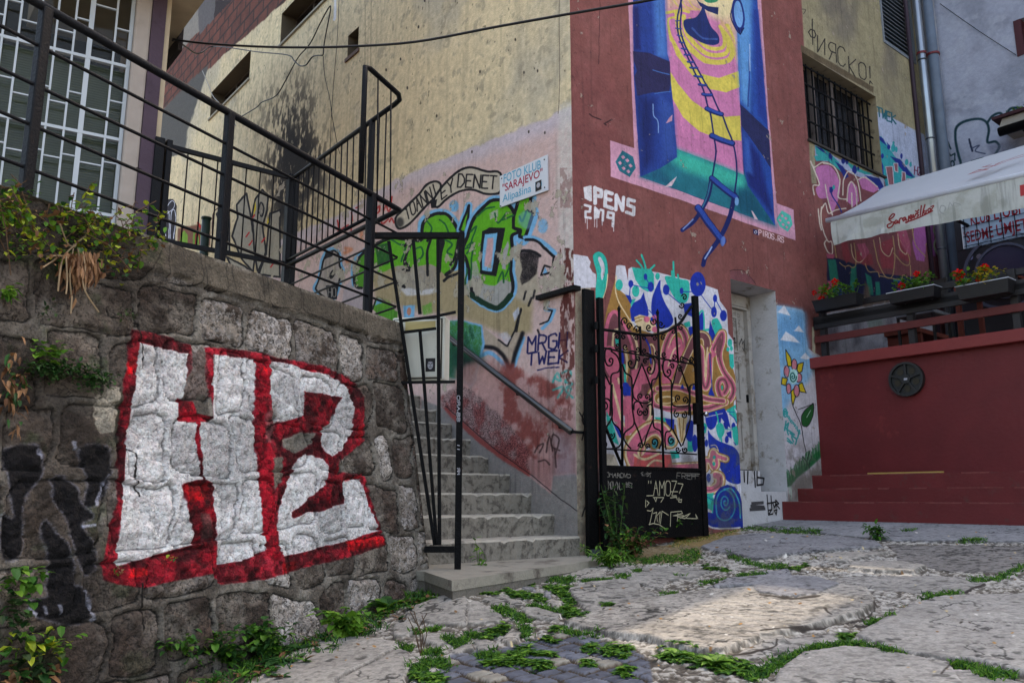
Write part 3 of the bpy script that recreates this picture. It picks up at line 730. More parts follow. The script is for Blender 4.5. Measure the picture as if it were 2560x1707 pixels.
    # cracks in white-pink
    c.poly([(590, 695), (612, 662), (630, 645), (628, 680)], PK); c.poly([(585, 1050), (630, 1010), (655, 990), (625, 1045)], (214, 190, 200)); c.poly([(1070, 1180), (1080, 1185), (1110, 1232), (1090, 1228)], (220, 190, 200))
    # mirror on a rope
    c.ell(998, 85, 36, 98, (24, 46, 120), rot=-6); c.ell(1000, 82, 24, 76, (110, 165, 220), rot=-6); c.stroke([(965, 40), (957, 100), (985, 165), (1010, 190), (1030, 160)], 6, (16, 30, 80)); c.stroke([(1000, 160), (1010, 195), (1020, 165)], 7, (16, 30, 80))
    # chess pawn
    c.poly([(700, 112), (760, 100), (790, 60), (800, 20), (815, 70), (845, 150), (880, 190), (893, 222), (885, 250), (840, 255), (770, 230), (715, 190), (692, 145)], (28, 46, 104), smooth=True)
    c.stroke([(740, 160), (800, 215), (880, 222)], 10, (54, 84, 150)); c.poly([(752, -20), (780, 15), (830, 38), (888, 44), (885, 84), (830, 66), (785, 38)], (30, 42, 92)); c.poly([(800, -30), (885, -30), (880, 10), (835, 18), (808, 5)], (40, 140, 96), smooth=True)
    # rope ladder
    LD = (22, 34, 92); LB_ = (38, 74, 160)
    c.stroke([(690, -30), (668, 50), (655, 130), (668, 210), (700, 290), (728, 350), (760, 420), (800, 500), (828, 600), (845, 650), (862, 770), (872, 850), (862, 940), (850, 1000)], 9, LD)
    c.stroke([(672, -30), (680, 60), (672, 150), (690, 230), (722, 300), (760, 370), (815, 470), (850, 530), (885, 610), (912, 655), (940, 730), (965, 790), (985, 880), (990, 980), (978, 1090)], 9, LD)
    c.stroke([(848, 1000), (830, 1100), (790, 1180), (750, 1240), (685, 1290)], 24, LD); c.stroke([(978, 1090), (955, 1200), (915, 1300), (860, 1385), (815, 1440), (802, 1485)], 26, LD)
    c.stroke([(845, 1010), (826, 1100), (795, 1165)], 8, (40, 110, 140)); c.stroke([(745, 1230), (690, 1285)], 8, (120, 140, 190)); c.stroke([(850, 1385), (812, 1450)], 9, (150, 170, 215))
    for (x1, y1, x2, y2, w) in ((645, 120, 668, 118, 5), (648, 160, 680, 165, 6), (656, 200, 688, 206, 6), (668, 238, 697, 242, 8), (680, 274, 709, 279, 8), (697, 309, 731, 311, 9), (714, 348, 749, 351, 10), (729, 381, 770, 383, 11), (752, 428, 796, 433, 12), (777, 476, 820, 479, 13), (799, 530, 849, 535, 18), (822, 610, 905, 642, 26), (850, 762, 966, 806, 32), (850, 1000, 985, 1108, 34), (772, 1165, 912, 1350, 40)):
        c.stroke([(x1, y1), ((x1 + x2) / 2, (y1 + y2) / 2 + w * .15), (x2, y2)], w, LD); c.stroke([(x1, y1 - w * .1), ((x1 + x2) / 2, (y1 + y2) / 2), (x2, y2 - w * .1)], w * .6, LB_)
    c.ell(913, 1352, 13, 28, (90, 120, 190), rot=10); c.ell(990, 1130, 11, 24, (110, 160, 210)); 
    # hexagon emblems
    for (cx, cy, s1, col) in ((367, 920, 1.0, (24, 104, 122)), (1257, 1240, .8, (64, 184, 168))):
        H = [(cx - 18 * s1, cy - 76 * s1), (cx + 42 * s1, cy - 40 * s1), (cx + 58 * s1, cy + 22 * s1), (cx + 24 * s1, cy + 74 * s1), (cx - 34 * s1, cy + 38 * s1), (cx - 56 * s1, cy - 12 * s1)]
        c.poly(H, col); PKB = PK
        for dx, dy in ((-14, -38), (10, -20), (-30, -6), (28, 10), (-10, 24), (16, 42), (2, 2)):
            x, y = cx + dx * s1, cy + dy * s1; r = 12 * s1
            c.poly([(x - r, y - r * .2), (x, y - r), (x + r, y + r * .2), (x, y + r)], PKB)
        c.poly([(cx - 8 * s1, cy - 16 * s1), (cx + 8 * s1, cy - 8 * s1), (cx + 14 * s1, cy + 12 * s1), (cx - 6 * s1, cy + 8 * s1)], col)
    c.text('drew', (710, 830), (830, 885), 26, 5, (220, 180, 200), a=.6)
    # OPENS 2019
    WT = (214, 210, 214)
    def blk(*ps):
        for p in ps: c.poly(p, WT)
    c.poly([(132, 1050), (170, 1040), (178, 1042), (178, 1128), (168, 1130), (138, 1112)], WT)
    c.ctx = (1400, 0, .4463)
    def lett(strokes, w=21):
        for P in strokes: c.stroke(P, w, WT, smooth=False)
    lett([[(196, 1140), (196, 1052)], [(196, 1056), (232, 1070), (230, 1102), (200, 1096)]])
    lett([[(292, 1086), (256, 1074), (252, 1154), (292, 1170)], [(256, 1114), (284, 1122)]])
    lett([[(312, 1176), (316, 1094), (350, 1180), (356, 1108)]], 19)
    lett([[(416, 1128), (382, 1118), (380, 1150), (414, 1164), (412, 1204), (372, 1190)]], 19)
    lett([[(140, 1150), (170, 1158), (168, 1186), (144, 1186), (144, 1218), (172, 1222)]], 14); blk([(190, 1160), (196, 1156), (226, 1185), (220, 1222), (190, 1230)])
    lett([[(228, 1176), (242, 1180), (240, 1236)]], 14); lett([[(296, 1268), (300, 1198), (270, 1190), (266, 1218), (296, 1226)]], 15)
    for (x, y0, y1) in ((143, 1218, 1250), (153, 1218, 1283), (194, 1228, 1272), (207, 1228, 1275), (237, 1236, 1262), (300, 1265, 1298)): c.stroke([(x, y0), (x, y1)], 3.5, WT)
    c.poly([(1082, 1283), (1110, 1290), (1112, 1318), (1084, 1310)], (34, 34, 84)); c.text('@', (1086, 1310), (1108, 1314), 22, 4, WT); c.stroke([(1090, 1300), (1098, 1292), (1104, 1302), (1094, 1308), (1090, 1298)], 3.5, WT)
    c.text('PIROS.RS', (1114, 1316), (1256, 1362), 30, 5, (226, 190, 196), lean=(0, -1))
    for P in ([(165, 640), (185, 655), (230, 672)], [(250, 695), (290, 672)]): c.stroke(P, 7, (60, 34, 36))
    c.stroke([(250, 695), (258, 702)], 9, (60, 34, 36))
    # ================= lower mural
    c.ctx = (1400, 640, .2551); c.wob = 1.6
    c.poly([(118, -20), (270, 5), (300, 60), (290, 110), (320, 160), (352, 180), (355, 310), (110, 320)], WHT)
    c.poly([(360, 180), (330, 60), (325, -10), (380, -40), (440, 0), (468, 110), (465, 240), (440, 360), (385, 490), (350, 440), (350, 300)], TURQ, smooth=True); c.stroke([(467, 180), (462, 260), (440, 360), (385, 500)], 9, CRM)
    c.poly([(372, 30), (395, 10), (430, 70), (440, 150), (415, 240), (400, 190), (405, 130)], WHT, smooth=True)
    base = [(550, 100), (580, 90), (640, 100), (665, 235), (670, 130), (700, 110), (950, 160), (1260, 235), (1545, 330), (1565, 440), (1635, 535), (1650, 760), (1700, 830), (1710, 1100), (1725, 1480), (1740, 1750), (1775, 2000), (1780, 2400), (1790, 2640), (1300, 2650), (1100, 2600), (380, 2300), (390, 1500), (390, 1000), (600, 600), (640, 480), (560, 360), (540, 220)]
    c.poly(base, WHT)
    c.poly([(545, 220), (570, 400), (640, 500), (720, 700), (900, 760), (1150, 700), (1250, 800), (1600, 730), (1720, 1200), (1700, 1500), (1400, 1560), (400, 1560), (385, 1000), (450, 560)], TAN)
    # left brown strip of the letter
    c.poly([(390, 1050), (430, 700), (470, 560), (540, 540), (620, 640), (720, 760), (900, 760), (960, 800), (960, 1200), (800, 1500), (500, 1400), (430, 1250)], MAUV, smooth=False)
    c.poly([(545, 250), (552, 420), (620, 520), (690, 640), (700, 560), (690, 450), (640, 380), (580, 330)], TAN); c.stroke([(550, 200), (545, 330), (575, 450), (640, 560), (730, 700)], 12, CRM)
    c.ell(580, 285, 36, 52, TURQ)
    # turquoise pools
    c.poly([(705, 115), (890, 130), (920, 180), (920, 330), (860, 350), (800, 320), (740, 240)], TURQ); c.ell(742, 345, 36, 56, TURQ); c.ell(955, 200, 22, 34, TURQ)
    c.poly([(1030, 200), (1180, 230), (1262, 255), (1262, 400), (1220, 460), (1150, 440), (1080, 340)], TURQ, smooth=True); c.poly([(690, 500), (700, 430), (740, 420), (720, 470)], TURQ)
    for P in ([(800, -10), (830, 80), (840, 130)], [(750, 45), (790, 90), (815, 130)], [(925, 92), (880, 135)], [(1110, 60), (1112, 140), (1120, 220)], [(1095, 150), (1100, 215)], [(1155, 185), (1160, 230)]): c.stroke(P, 18, TURQ)
    # blue molecules and drops
    for (x, y, rx, ry) in ((838, 204, 18, 32), (888, 302, 30, 50), (694, 275, 24, 36), (1040, 332, 32, 52), (1190, 343, 18, 32), (1350, 278, 76, 120), (1518, 415, 20, 38), (1508, 550, 28, 54), (1600, 585, 34, 54)): c.ell(x, y, rx, ry, BLUE)
    for P in ([(838, 210), (888, 300)], [(700, 285), (880, 318)], [(690, 290), (680, 400)], [(1060, 370), (1180, 470)], [(1190, 350), (1340, 350)], [(1380, 380), (1500, 540)], [(1515, 420), (1510, 540)], [(1525, 430), (1600, 570)]): c.stroke(P, 8, BLUE, smooth=False)
    c.poly([(820, 355), (835, 420), (860, 500), (870, 570), (850, 640), (700, 640), (685, 520), (720, 460), (790, 420)], BLUE); c.poly([(640, 380), (690, 390), (705, 440), (690, 470)], BLUE)
    c.poly([(980, 235), (985, 330), (1020, 440), (1110, 620), (1060, 700), (960, 690), (900, 560), (900, 440), (930, 330)], BLUE, smooth=True)
    c.poly([(1205, 470), (1290, 460), (1300, 600), (1220, 560)], BLUE); c.poly([(1400, 540), (1415, 600), (1410, 720), (1430, 760), (1370, 830), (1255, 800), (1260, 700), (1330, 680), (1340, 620)], BLUE)
    c.stroke([(1330, 640), (1370, 560), (1400, 540), (1412, 640), (1410, 740)], 14, TURQ); c.stroke([(1405, 730), (1460, 720)], 22, TURQ)
    c.poly([(1470, 630), (1500, 720), (1540, 780), (1500, 840), (1470, 880), (1455, 780)], BLUE); c.poly([(1485, 640), (1530, 610), (1560, 640), (1590, 720), (1540, 790), (1510, 740)], TURQ, smooth=True)
    c.ell(1665, 850, 22, 38, TURQ); c.ell(1645, 915, 16, 22, TURQ); c.ell(1680, 905, 14, 24, TURQ); c.poly([(1655, 960), (1700, 960), (1705, 1080), (1690, 1110), (1665, 1080)], TURQ)
    c.poly([(1210, 660), (1270, 640), (1280, 690), (1230, 700)], TURQ); c.poly([(540, 810), (575, 800), (578, 880), (545, 870)], TURQ)
    # ribbons: cream-pink-mauve bands
    def ribbon(P, w, mid=PINK, edge=CRM, core=None, closed=False):
        c.stroke(P, w * 1.6, TAN, closed=closed); c.stroke(P, w * 1.22, edge, closed=closed); c.stroke(P, w * .9, mid, closed=closed)
        if core: c.stroke(P, w * .35, core, closed=closed, soft=3)
    c.poly([(725, 600), (780, 575), (850, 590), (940, 600), (950, 680), (900, 740), (760, 720)], CRM); c.stroke([(730, 620), (800, 595), (880, 612)], 10, TAN); c.stroke([(735, 650), (800, 625)], 10, TAN); c.ell(850, 620, 30, 30, PINK); c.ell(925, 625, 28, 50, PINK); c.ell(930, 720, 30, 30, PINK)
    c.stroke([(870, 530), (930, 600), (945, 680), (960, 740)], 8, BLUE); c.ell(900, 620, 14, 20, BLUE)
    c.stroke([(440, 900), (450, 760), (475, 620), (520, 550), (570, 560)], 34, PINK); c.stroke([(560, 570), (640, 700), (700, 860), (720, 1000)], 24, PINK); c.stroke([(520, 1120), (515, 900), (530, 740), (580, 720)], 22, CRM)
    c.poly([(440, 900), (540, 900), (590, 1050), (580, 1180), (500, 1190), (440, 1080)], PINK, smooth=True); c.poly([(500, 1180), (580, 1220), (640, 1400), (680, 1560), (420, 1560), (400, 1300), (450, 1200)], PINK)
    c.stroke([(395, 1080), (420, 1250), (470, 1400)], 22, CRM); c.stroke([(570, 1200), (600, 1350), (660, 1440), (700, 1560)], 20, CRM); c.stroke([(640, 900), (660, 1050), (640, 1200)], 30, CRM); c.stroke([(655, 900), (680, 1050), (660, 1200), (650, 1250)], 16, TAN)
    c.poly([(610, 900), (630, 1000), (620, 1080), (590, 1000)], BLUE); c.poly([(620, 1060), (640, 1060), (650, 1250), (630, 1260)], TURQ); c.ell(640, 1300, 42, 64, BLUE); c.ell(660, 1350, 32, 38, BLUE)
    # middle letter with arcs
    for (k, col) in ((110, PINK), (84, CRM), (66, PINK), (44, MAUV), (30, PINK)): c.ell(790, 1190, k * .62, k * 1.05, col, rot=18)
    c.poly([(700, 1120), (950, 1050), (990, 1150), (900, 1250), (780, 1330), (740, 1560), (690, 1560)], PINK); c.poly([(800, 1260), (900, 1240), (860, 1400), (840, 1560), (760, 1560)], MAUV)
    c.stroke([(700, 760), (740, 820), (760, 950), (745, 1100)], 22, CRM); c.stroke([(905, 870), (880, 880), (900, 960), (870, 1120)], 24, TAN); c.stroke([(870, 880), (900, 870), (930, 930), (915, 1080), (880, 1180)], 13, CRM); c.stroke([(830, 800), (880, 900), (890, 1050)], 16, BLUE)
    # n letter
    ribbon([(1010, 1100), (1030, 900), (1090, 760), (1170, 710), (1225, 780), (1235, 900), (1180, 1060), (1120, 1200)], 60, PINK, CRM, MAUV)
    c.poly([(1010, 1120), (1040, 960), (1120, 800), (1200, 830), (1200, 960), (1060, 1280), (1000, 1240)], PINK, smooth=True); c.stroke([(1060, 1080), (1110, 930), (1170, 880)], 14, CRM)
    ribbon([(1130, 1260), (1200, 1080), (1280, 900), (1330, 800), (1400, 780), (1440, 840), (1430, 1000), (1400, 1200)], 64, MAUV, CRM)
    ribbon([(1350, 880), (1385, 930), (1390, 1100), (1400, 1240), (1430, 1290), (1460, 1200), (1470, 1000), (1500, 920)], 54, PINK, CRM, MAUV)
    c.stroke([(1445, 900), (1425, 1080), (1420, 1180)], 14, CRM)
    # u - s letters
    ribbon([(1500, 920), (1560, 800), (1590, 760), (1590, 840), (1560, 980), (1600, 1120), (1680, 1240), (1700, 1330), (1650, 1420), (1590, 1400), (1550, 1300), (1560, 1220), (1610, 1210), (1640, 1280), (1610, 1340)], 56, PINK, CRM, MAUV)
    c.ell(1590, 1285, 18, 38, TAN); c.ell(1588, 1288, 9, 24, TURQ); c.poly([(1500, 860), (1480, 840), (1500, 930), (1540, 960), (1500, 1000), (1480, 960)], PINK); c.poly([(1530, 900), (1575, 800), (1580, 900), (1545, 1000)], MAUV, smooth=True)
    c.poly([(1445, 1380), (1480, 1280), (1520, 1380)], BLUE); c.stroke([(1465, 960), (1475, 1100), (1490, 1300)], 8, BLUE)
    ribbon([(960, 1300), (900, 1360), (920, 1460), (1060, 1500), (1300, 1480), (1450, 1490), (1620, 1430)], 60, PINK, CRM, MAUV)
    ribbon([(960, 1300), (1150, 1290), (1300, 1340), (1450, 1400), (1600, 1420)], 50, PINK, CRM, MAUV)
    c.ell(1040, 1410, 90, 40, CRM, rot=-4); c.ell(1045, 1412, 70, 26, TAN, rot=-4)
    for P in ([(1180, 1300), (1200, 1250), (1220, 1300)], [(1290, 1310), (1310, 1250), (1330, 1310)]): c.poly(P, BLUE)
    # lower half
    c.ctx = (1680, 960, .2423)
    c.poly([(-320, 200), (-300, 500), (-120, 700), (40, 690), (60, 560), (130, 640), (330, 640), (330, 330), (0, 300)], WHT)
    c.poly([(-80, 380), (40, 420), (60, 560), (30, 620), (-60, 560)], TAN); c.stroke([(0, 430), (30, 560)], 14, TURQ)
    c.poly([(340, 305), (540, 250), (570, 310), (605, 455), (560, 420), (510, 350), (470, 330), (345, 345)], BLUE); c.poly([(350, 310), (460, 300), (455, 420), (400, 470), (355, 420)], BLUE, smooth=True); c.poly([(460, 300), (510, 340), (500, 400), (470, 390)], BLUE)
    c.poly([(560, 270), (660, 210), (672, 400), (620, 330)], TURQ); c.stroke([(570, 285), (640, 290)], 6, BLUE); c.stroke([(590, 310), (640, 350), (665, 400)], 8, BLUE); c.poly([(660, 300), (640, 240), (690, 290)], WHT)
    c.stroke([(355, 338), (430, 322), (522, 302)], 8, (214, 200, 200))
    c.poly([(340, 400), (360, 430), (350, 500), (310, 520), (310, 400)], TURQ); c.ell(325, 455, 16, 26, BLUE)
    c.poly([(455, 430), (500, 400), (530, 430), (540, 500), (500, 560), (470, 530)], TURQ, smooth=True); c.stroke([(505, 530), (512, 600), (516, 670)], 13, TURQ); c.stroke([(490, 530), (495, 580)], 8, TURQ); c.stroke([(455, 290), (470, 340), (480, 410)], 14, TURQ)
    c.poly([(530, 400), (570, 400), (575, 460), (545, 455)], BLUE, smooth=True); c.ell(635, 440, 22, 44, BLUE); c.poly([(620, 450), (672, 430), (685, 520), (683, 625), (655, 630), (625, 540)], TURQ); c.stroke([(540, 465), (640, 470)], 7, TURQ); c.ell(565, 570, 20, 38, BLUE); c.poly([(560, 500), (610, 480), (615, 560), (575, 540)], BLUE); c.poly([(630, 590), (660, 620), (650, 630)], BLUE)
    c.poly([(372, 480), (400, 520), (470, 580), (560, 615), (640, 650), (690, 720), (700, 800), (720, 900), (715, 1000), (670, 1030), (590, 1010), (540, 960), (500, 870), (430, 740), (380, 640)], BLUE, smooth=True)
    c.ell(355, 608, 18, 38, BLUE); c.ell(337, 552, 7, 10, BLUE); c.poly([(318, 560), (330, 620), (325, 680), (318, 650)], BLUE)
    for w, col in ((88, TAN), (64, CRM), (36, PINK)): c.stroke([(340, 870), (345, 790), (400, 790), (420, 700), (460, 740), (550, 772)], w, col); c.stroke([(430, 700), (400, 800), (430, 870), (465, 830), (440, 720)], w * .8, col)
    c.ell(436, 755, 15, 18, TURQ); c.ell(432, 822, 15, 20, TURQ); c.stroke([(400, 635), (450, 632), (480, 690)], 8, CRM); c.stroke([(395, 690), (430, 660), (480, 690)], 10, CRM)
    for w, col in ((120, TAN), (96, CRM), (60, PINK)): c.stroke([(300, 1070), (400, 1085), (480, 1040), (490, 960), (450, 940)], w, col)
    c.stroke([(300, 1078), (400, 1092), (490, 1040), (500, 960)], 12, MAUV, soft=3); c.poly([(330, 920), (420, 920), (430, 1000), (400, 1040), (330, 1040)], WHT); c.ell(378, 965, 22, 46, BLUE)
    # letters seen behind the gate leaf bottom
    for w, col in ((110, TAN), (92, CRM), (66, PINK)): c.stroke([(-420, 620), (-330, 500), (-200, 450), (-180, 560), (-300, 600), (-330, 680), (-420, 860), (-200, 780), (-100, 860), (300, 850)], w, col)
    c.poly([(-340, 860), (-320, 720), (-200, 660), (-120, 720), (-60, 860)], PINK); c.stroke([(-330, 760), (-260, 690), (-120, 700)], 14, CRM); c.stroke([(-300, 840), (-200, 740), (-130, 780), (-90, 860)], 14, CRM)
    c.text('nnol', (-60, 870), (270, 870), 100, 26, CRM); c.text('nnol', (-60, 870), (270, 870), 100, 12, (196, 84, 84))
    c.poly([(-20, 690), (60, 690), (80, 760), (0, 770)], TURQ); c.poly([(160, 560), (220, 560), (215, 700), (160, 690)], TURQ); c.poly([(140, 420), (210, 420), (205, 570), (150, 560)], BLUE, smooth=True); c.ell(235, 610, 30, 90, BLUE)
    c.poly([(335, 1130), (430, 1120), (420, 1160), (440, 1200), (420, 1310), (350, 1270)], TURQ, soft=2); c.stroke([(340, 1150), (430, 1200)], 5, BLUE); c.stroke([(400, 1210), (425, 1390)], 12, TURQ)
    c.poly([(430, 1190), (450, 1120), (500, 1060), (570, 1035), (650, 1060), (700, 1130), (730, 1260), (735, 1480), (420, 1490), (340, 1420), (345, 1310), (420, 1330)], (22, 44, 134), smooth=False)
    c.stroke(spiral(548, 1215, 88, 1.7, .62, rot=.6), 15, (30, 130, 165)); c.stroke([(455, 1240), (465, 1350), (520, 1400), (590, 1390), (640, 1320), (645, 1230), (620, 1140), (560, 1090), (490, 1120), (456, 1200), (455, 1280)], 15, (30, 130, 165)); c.stroke([(530, 1085), (610, 1080), (670, 1160), (700, 1260), (706, 1375)], 15, (40, 150, 175))
    c.stroke([(350, 1440), (420, 1480), (560, 1488), (700, 1478)], 18, (196, 192, 196))
    c.ctx = (1460, 960, .29336)
    c.poly([(150, 0), (330, 0), (330, 330), (400, 420), (340, 470), (150, 120)], PINK); c.stroke([(240, 0), (280, 150), (330, 330), (420, 400), (480, 380)], 22, CRM); c.poly([(145, 230), (330, 480), (330, 560), (160, 560)], WHT); c.poly([(190, 230), (240, 320), (300, 520), (230, 480), (200, 400)], TURQ); c.poly([(240, 320), (300, 380), (330, 470), (300, 450)], BLUE); c.poly([(150, 590), (260, 600), (300, 700), (150, 700)], (188, 176, 158))
    c.poly([(330, 20), (400, 20), (395, 110), (340, 110)], BLUE); c.poly([(340, 100), (600, 100), (590, 360), (430, 430), (350, 400)], PINK); c.poly([(500, 140), (560, 140), (540, 320), (500, 300)], (122, 72, 78)); c.stroke([(560, 150), (570, 260), (520, 350), (480, 400)], 26, CRM); c.poly([(600, 280), (700, 290), (690, 350), (640, 340)], TURQ); c.poly([(690, 290), (770, 300), (770, 420), (720, 380)], BLUE)
    c.poly([(350, 440), (450, 430), (400, 580), (360, 560)], TAN); c.ell(375, 520, 24, 50, TURQ)
    for w, col in ((150, TAN), (126, CRM), (92, PINK)): c.stroke([(730, 480), (640, 380), (540, 400), (440, 500), (410, 600), (460, 720)], w, col)
    c.ell(600, 500, 55, 60, TAN); c.ell(605, 505, 28, 44, (34, 140, 150)); c.stroke([(460, 560), (520, 440), (610, 400)], 12, (122, 72, 78), soft=3)
    c.poly([(430, 620), (560, 600), (740, 600), (760, 720), (420, 720)], (196, 84, 84)); c.stroke([(430, 600), (520, 640), (640, 590)], 20, CRM); c.stroke([(540, 700), (600, 650), (680, 660)], 16, CRM)
    c.poly([(790, 280), (880, 280), (850, 500), (820, 500)], CRM); c.stroke([(810, 290), (830, 490)], 8, TAN); c.stroke([(850, 290), (838, 480)], 8, TAN); c.poly([(880, 330), (930, 320), (920, 480), (870, 460)], BLUE, smooth=True); c.ell(745, 490, 30, 40, (34, 150, 150))
    for (x, y) in ((600, 860), (660, 900), (630, 960), (535, 850), (680, 770)): c.ell(x, y, 16, 10, (90, 90, 96), soft=4, grain=.5); c.ell(x + 10, y + 6, 6, 5, (205, 200, 205))
    # door surround whitewash and low plaster under the flower
    c.ctx = (1780, 640, .2551); c.wob = 3
    c.stroke([(175, 150), (220, 138), (300, 140), (360, 190), (410, 250), (430, 280)], 6, (60, 34, 38)); c.poly([(178, 152), (290, 145), (370, 200), (425, 275), (180, 222)], (120, 72, 78), soft=2, grain=.4)
    low = [(630, 480), (700, 490), (880, 530), (905, 560), (915, 760), (940, 905), (985, 940), (1060, 980), (1075, 1300), (1080, 1700), (1100, 2100), (900, 2560), (640, 2560)]
    c.poly(low, (190, 184, 190), soft=3)
    sky_ = [(632, 482), (700, 490), (880, 530), (905, 560), (915, 760), (945, 930), (985, 990), (1000, 1080), (930, 1230), (850, 1290), (760, 1420), (690, 1560), (640, 1560)]
    c.poly(sky_, (116, 170, 208), soft=22); c.poly([(640, 620), (910, 600), (925, 860), (650, 880)], (92, 152, 200), soft=40, a=.7); c.poly([(640, 1060), (940, 1050), (1000, 1120), (850, 1280), (700, 1400)], (150, 190, 216), soft=40, a=.7)
    c.poly([(980, 700), (1000, 690), (1010, 950), (1050, 1000), (980, 930)], (178, 168, 146), soft=2); c.stroke([(985, 700), (1000, 950)], 12, (186, 176, 152))
    for P in ([(640, 550), (690, 505), (705, 480), (735, 530), (768, 585), (700, 570)], [(800, 730), (850, 680), (900, 750)], [(670, 825), (720, 740), (800, 790), (860, 855), (760, 835)], [(865, 1000), (910, 945), (965, 1005), (920, 1015)]): c.poly(P, (216, 218, 226), soft=3)
    YE = (206, 178, 44); PF = (206, 126, 138)
    pet = [[(722, 915), (772, 1000), (778, 1080), (740, 1080), (725, 1000)], [(895, 1040), (880, 1130), (850, 1150), (830, 1120), (840, 1060)], [(690, 1190), (740, 1200), (720, 1270), (678, 1255)], [(850, 1260), (880, 1240), (925, 1340), (860, 1330)], [(775, 1330), (800, 1300), (825, 1360), (795, 1470), (778, 1400)]]
    for P in pet: c.poly(P, YE); c.stroke(P, 8, BLK, closed=True, smooth=False)
    for (x, y, rx, ry, ro) in ((805, 1065, 26, 55, 5), (730, 1130, 26, 58, -20), (850, 1195, 28, 45, 20), (750, 1300, 24, 52, 10), (830, 1320, 26, 60, -15)):
        c.ell(x, y, rx, ry, PF, rot=ro); t = np.linspace(0, 2 * pi, 16); c.stroke(np.stack([x + np.cos(t) * rx, y + np.sin(t) * ry], 1), 7, BLK)
    c.ell(795, 1180, 44, 74, (170, 214, 210)); c.stroke(spiral(793, 1180, 56, 1.8, .6), 12, (20, 96, 90))
    c.ctx = (1780, 1000, .21683)
    c.stroke([(935, 70), (980, 170), (1025, 290), (1050, 430), (1085, 640)], 9, (34, 30, 34)); LF = [(1172, 35), (1165, 150), (1130, 260), (1080, 308), (1035, 280), (1035, 180), (1080, 110), (1130, 70)]
    c.poly(LF, (26, 84, 40), smooth=True); c.stroke(LF, 8, BLK, closed=True); c.stroke([(1090, 200), (1135, 120)], 6, (190, 205, 190)); c.stroke([(995, 108), (1080, 80), (1172, 40)], 8, BLK)
    TQ2 = (34, 146, 146)
    c.stroke(spiral(845, 140, 60, 2, .45), 16, TQ2)
    for i in range(8): c.stroke(spiral(880 + i * 18, 190 + i * 26, 18, 1.1, .9, rot=i), 9, TQ2)
    for P in ([(855, 240), (835, 350), (845, 300), (880, 400)], [(850, 300), (885, 260), (870, 330), (910, 370)], [(890, 350), (950, 400), (900, 380), (960, 440)], [(960, 510), (970, 450), (920, 420), (940, 480)], [(870, 440), (930, 500)], [(870, 470), (910, 500)], [(980, 440), (1010, 350)]): c.stroke(P, 16, TQ2)
    GR = (20, 92, 50)
    c.poly([(850, 1000), (850, 930), (960, 800), (1100, 720), (1180, 620), (1275, 560), (1280, 640), (1150, 760), (980, 900), (900, 1000)], GR, soft=5)
    r = random.Random(5)
    for i in range(46):
        t = i / 45; x = 860 + 415 * t; y = 930 - 380 * t + r.uniform(-10, 10)
        c.stroke([(x, y + 40), (x - 8, y), (x - 14 + r.uniform(-10, 6), y - 60 - r.uniform(0, 50))], 8, GR if i % 3 else (40, 120, 64), soft=1.5)
    c.stroke([(1080, 800), (1100, 680), (1125, 585)], 12, (16, 50, 34)); c.stroke([(1120, 780), (1080, 700), (1040, 650)], 12, (16, 50, 34)); c.stroke([(1110, 770), (1150, 640)], 10, (16, 50, 34))
    c.poly([(880, 1010), (1000, 900), (1150, 790), (1275, 660), (1290, 900), (1160, 1000), (990, 1180), (850, 1180)], (128, 116, 110), soft=26, a=.8)
    for x, h in ((905, 150), (915, 190), (890, 90)): c.stroke([(x, 990), (x + 4, 990 + h)], 5, (170, 200, 180))
    # right field: graffiti under the barred window
    c.ctx = (2020, 340, .2551); c.wob = 2.5
    fld = [(65, 80), (300, 230), (740, 440), (690, 20), (700, 0), (980, 100), (1180, 360), (1300, 900), (1330, 1700), (200, 1700), (180, 1150), (160, 1060), (120, 900), (100, 700), (60, 500), (40, 300)]
    c.poly([(680, -230), (760, -205), (1140, -10), (1160, 100), (1290, 700), (1300, 1200), (1000, 1500), (700, 600)], (166, 176, 200), soft=3)
    c.poly([(65, 80), (300, 230), (740, 440), (780, 500), (600, 600), (1280, 820), (1290, 1700), (200, 1700), (185, 1150), (230, 900), (90, 500), (70, 300)], (122, 70, 74))
    c.poly([(65, 80), (300, 230), (740, 440), (750, 520), (690, 540), (560, 430), (420, 370), (260, 260), (75, 240)], (160, 168, 196))
    for P in ([(70, 100), (180, 140), (300, 260), (330, 360), (210, 260), (80, 180)], [(370, 250), (520, 330), (640, 380), (560, 380), (420, 320)], [(60, 200), (160, 180), (220, 240), (80, 250)]): c.poly(P, (30, 150, 150), soft=3)
    for P in ([(75, 105), (130, 120), (200, 190), (130, 150)], [(200, 170), (240, 200), (230, 250)], [(260, 250), (340, 300), (400, 400), (360, 420), (300, 310)], [(560, 390), (700, 420), (740, 500), (700, 530), (640, 470)]): c.poly(P, (26, 44, 120), soft=2)
    for (x, y, rx, ry) in ((455, 335, 22, 44), (345, 250, 20, 28), (490, 320, 10, 20), (215, 200, 14, 30), (380, 250, 14, 30)): c.ell(x, y, rx, ry, (26, 44, 120))
    CR2 = (206, 190, 176); PK2 = (186, 110, 160)
    c.poly([(75, 320), (200, 290), (290, 400), (310, 560), (260, 720), (230, 760), (200, 620), (110, 610), (75, 520), (110, 470)], PK2, smooth=True); c.poly([(380, 640), (390, 480), (430, 440), (480, 500), (500, 640), (440, 700)], PK2); c.poly([(490, 420), (560, 400), (700, 520), (640, 560), (530, 520)], PK2)
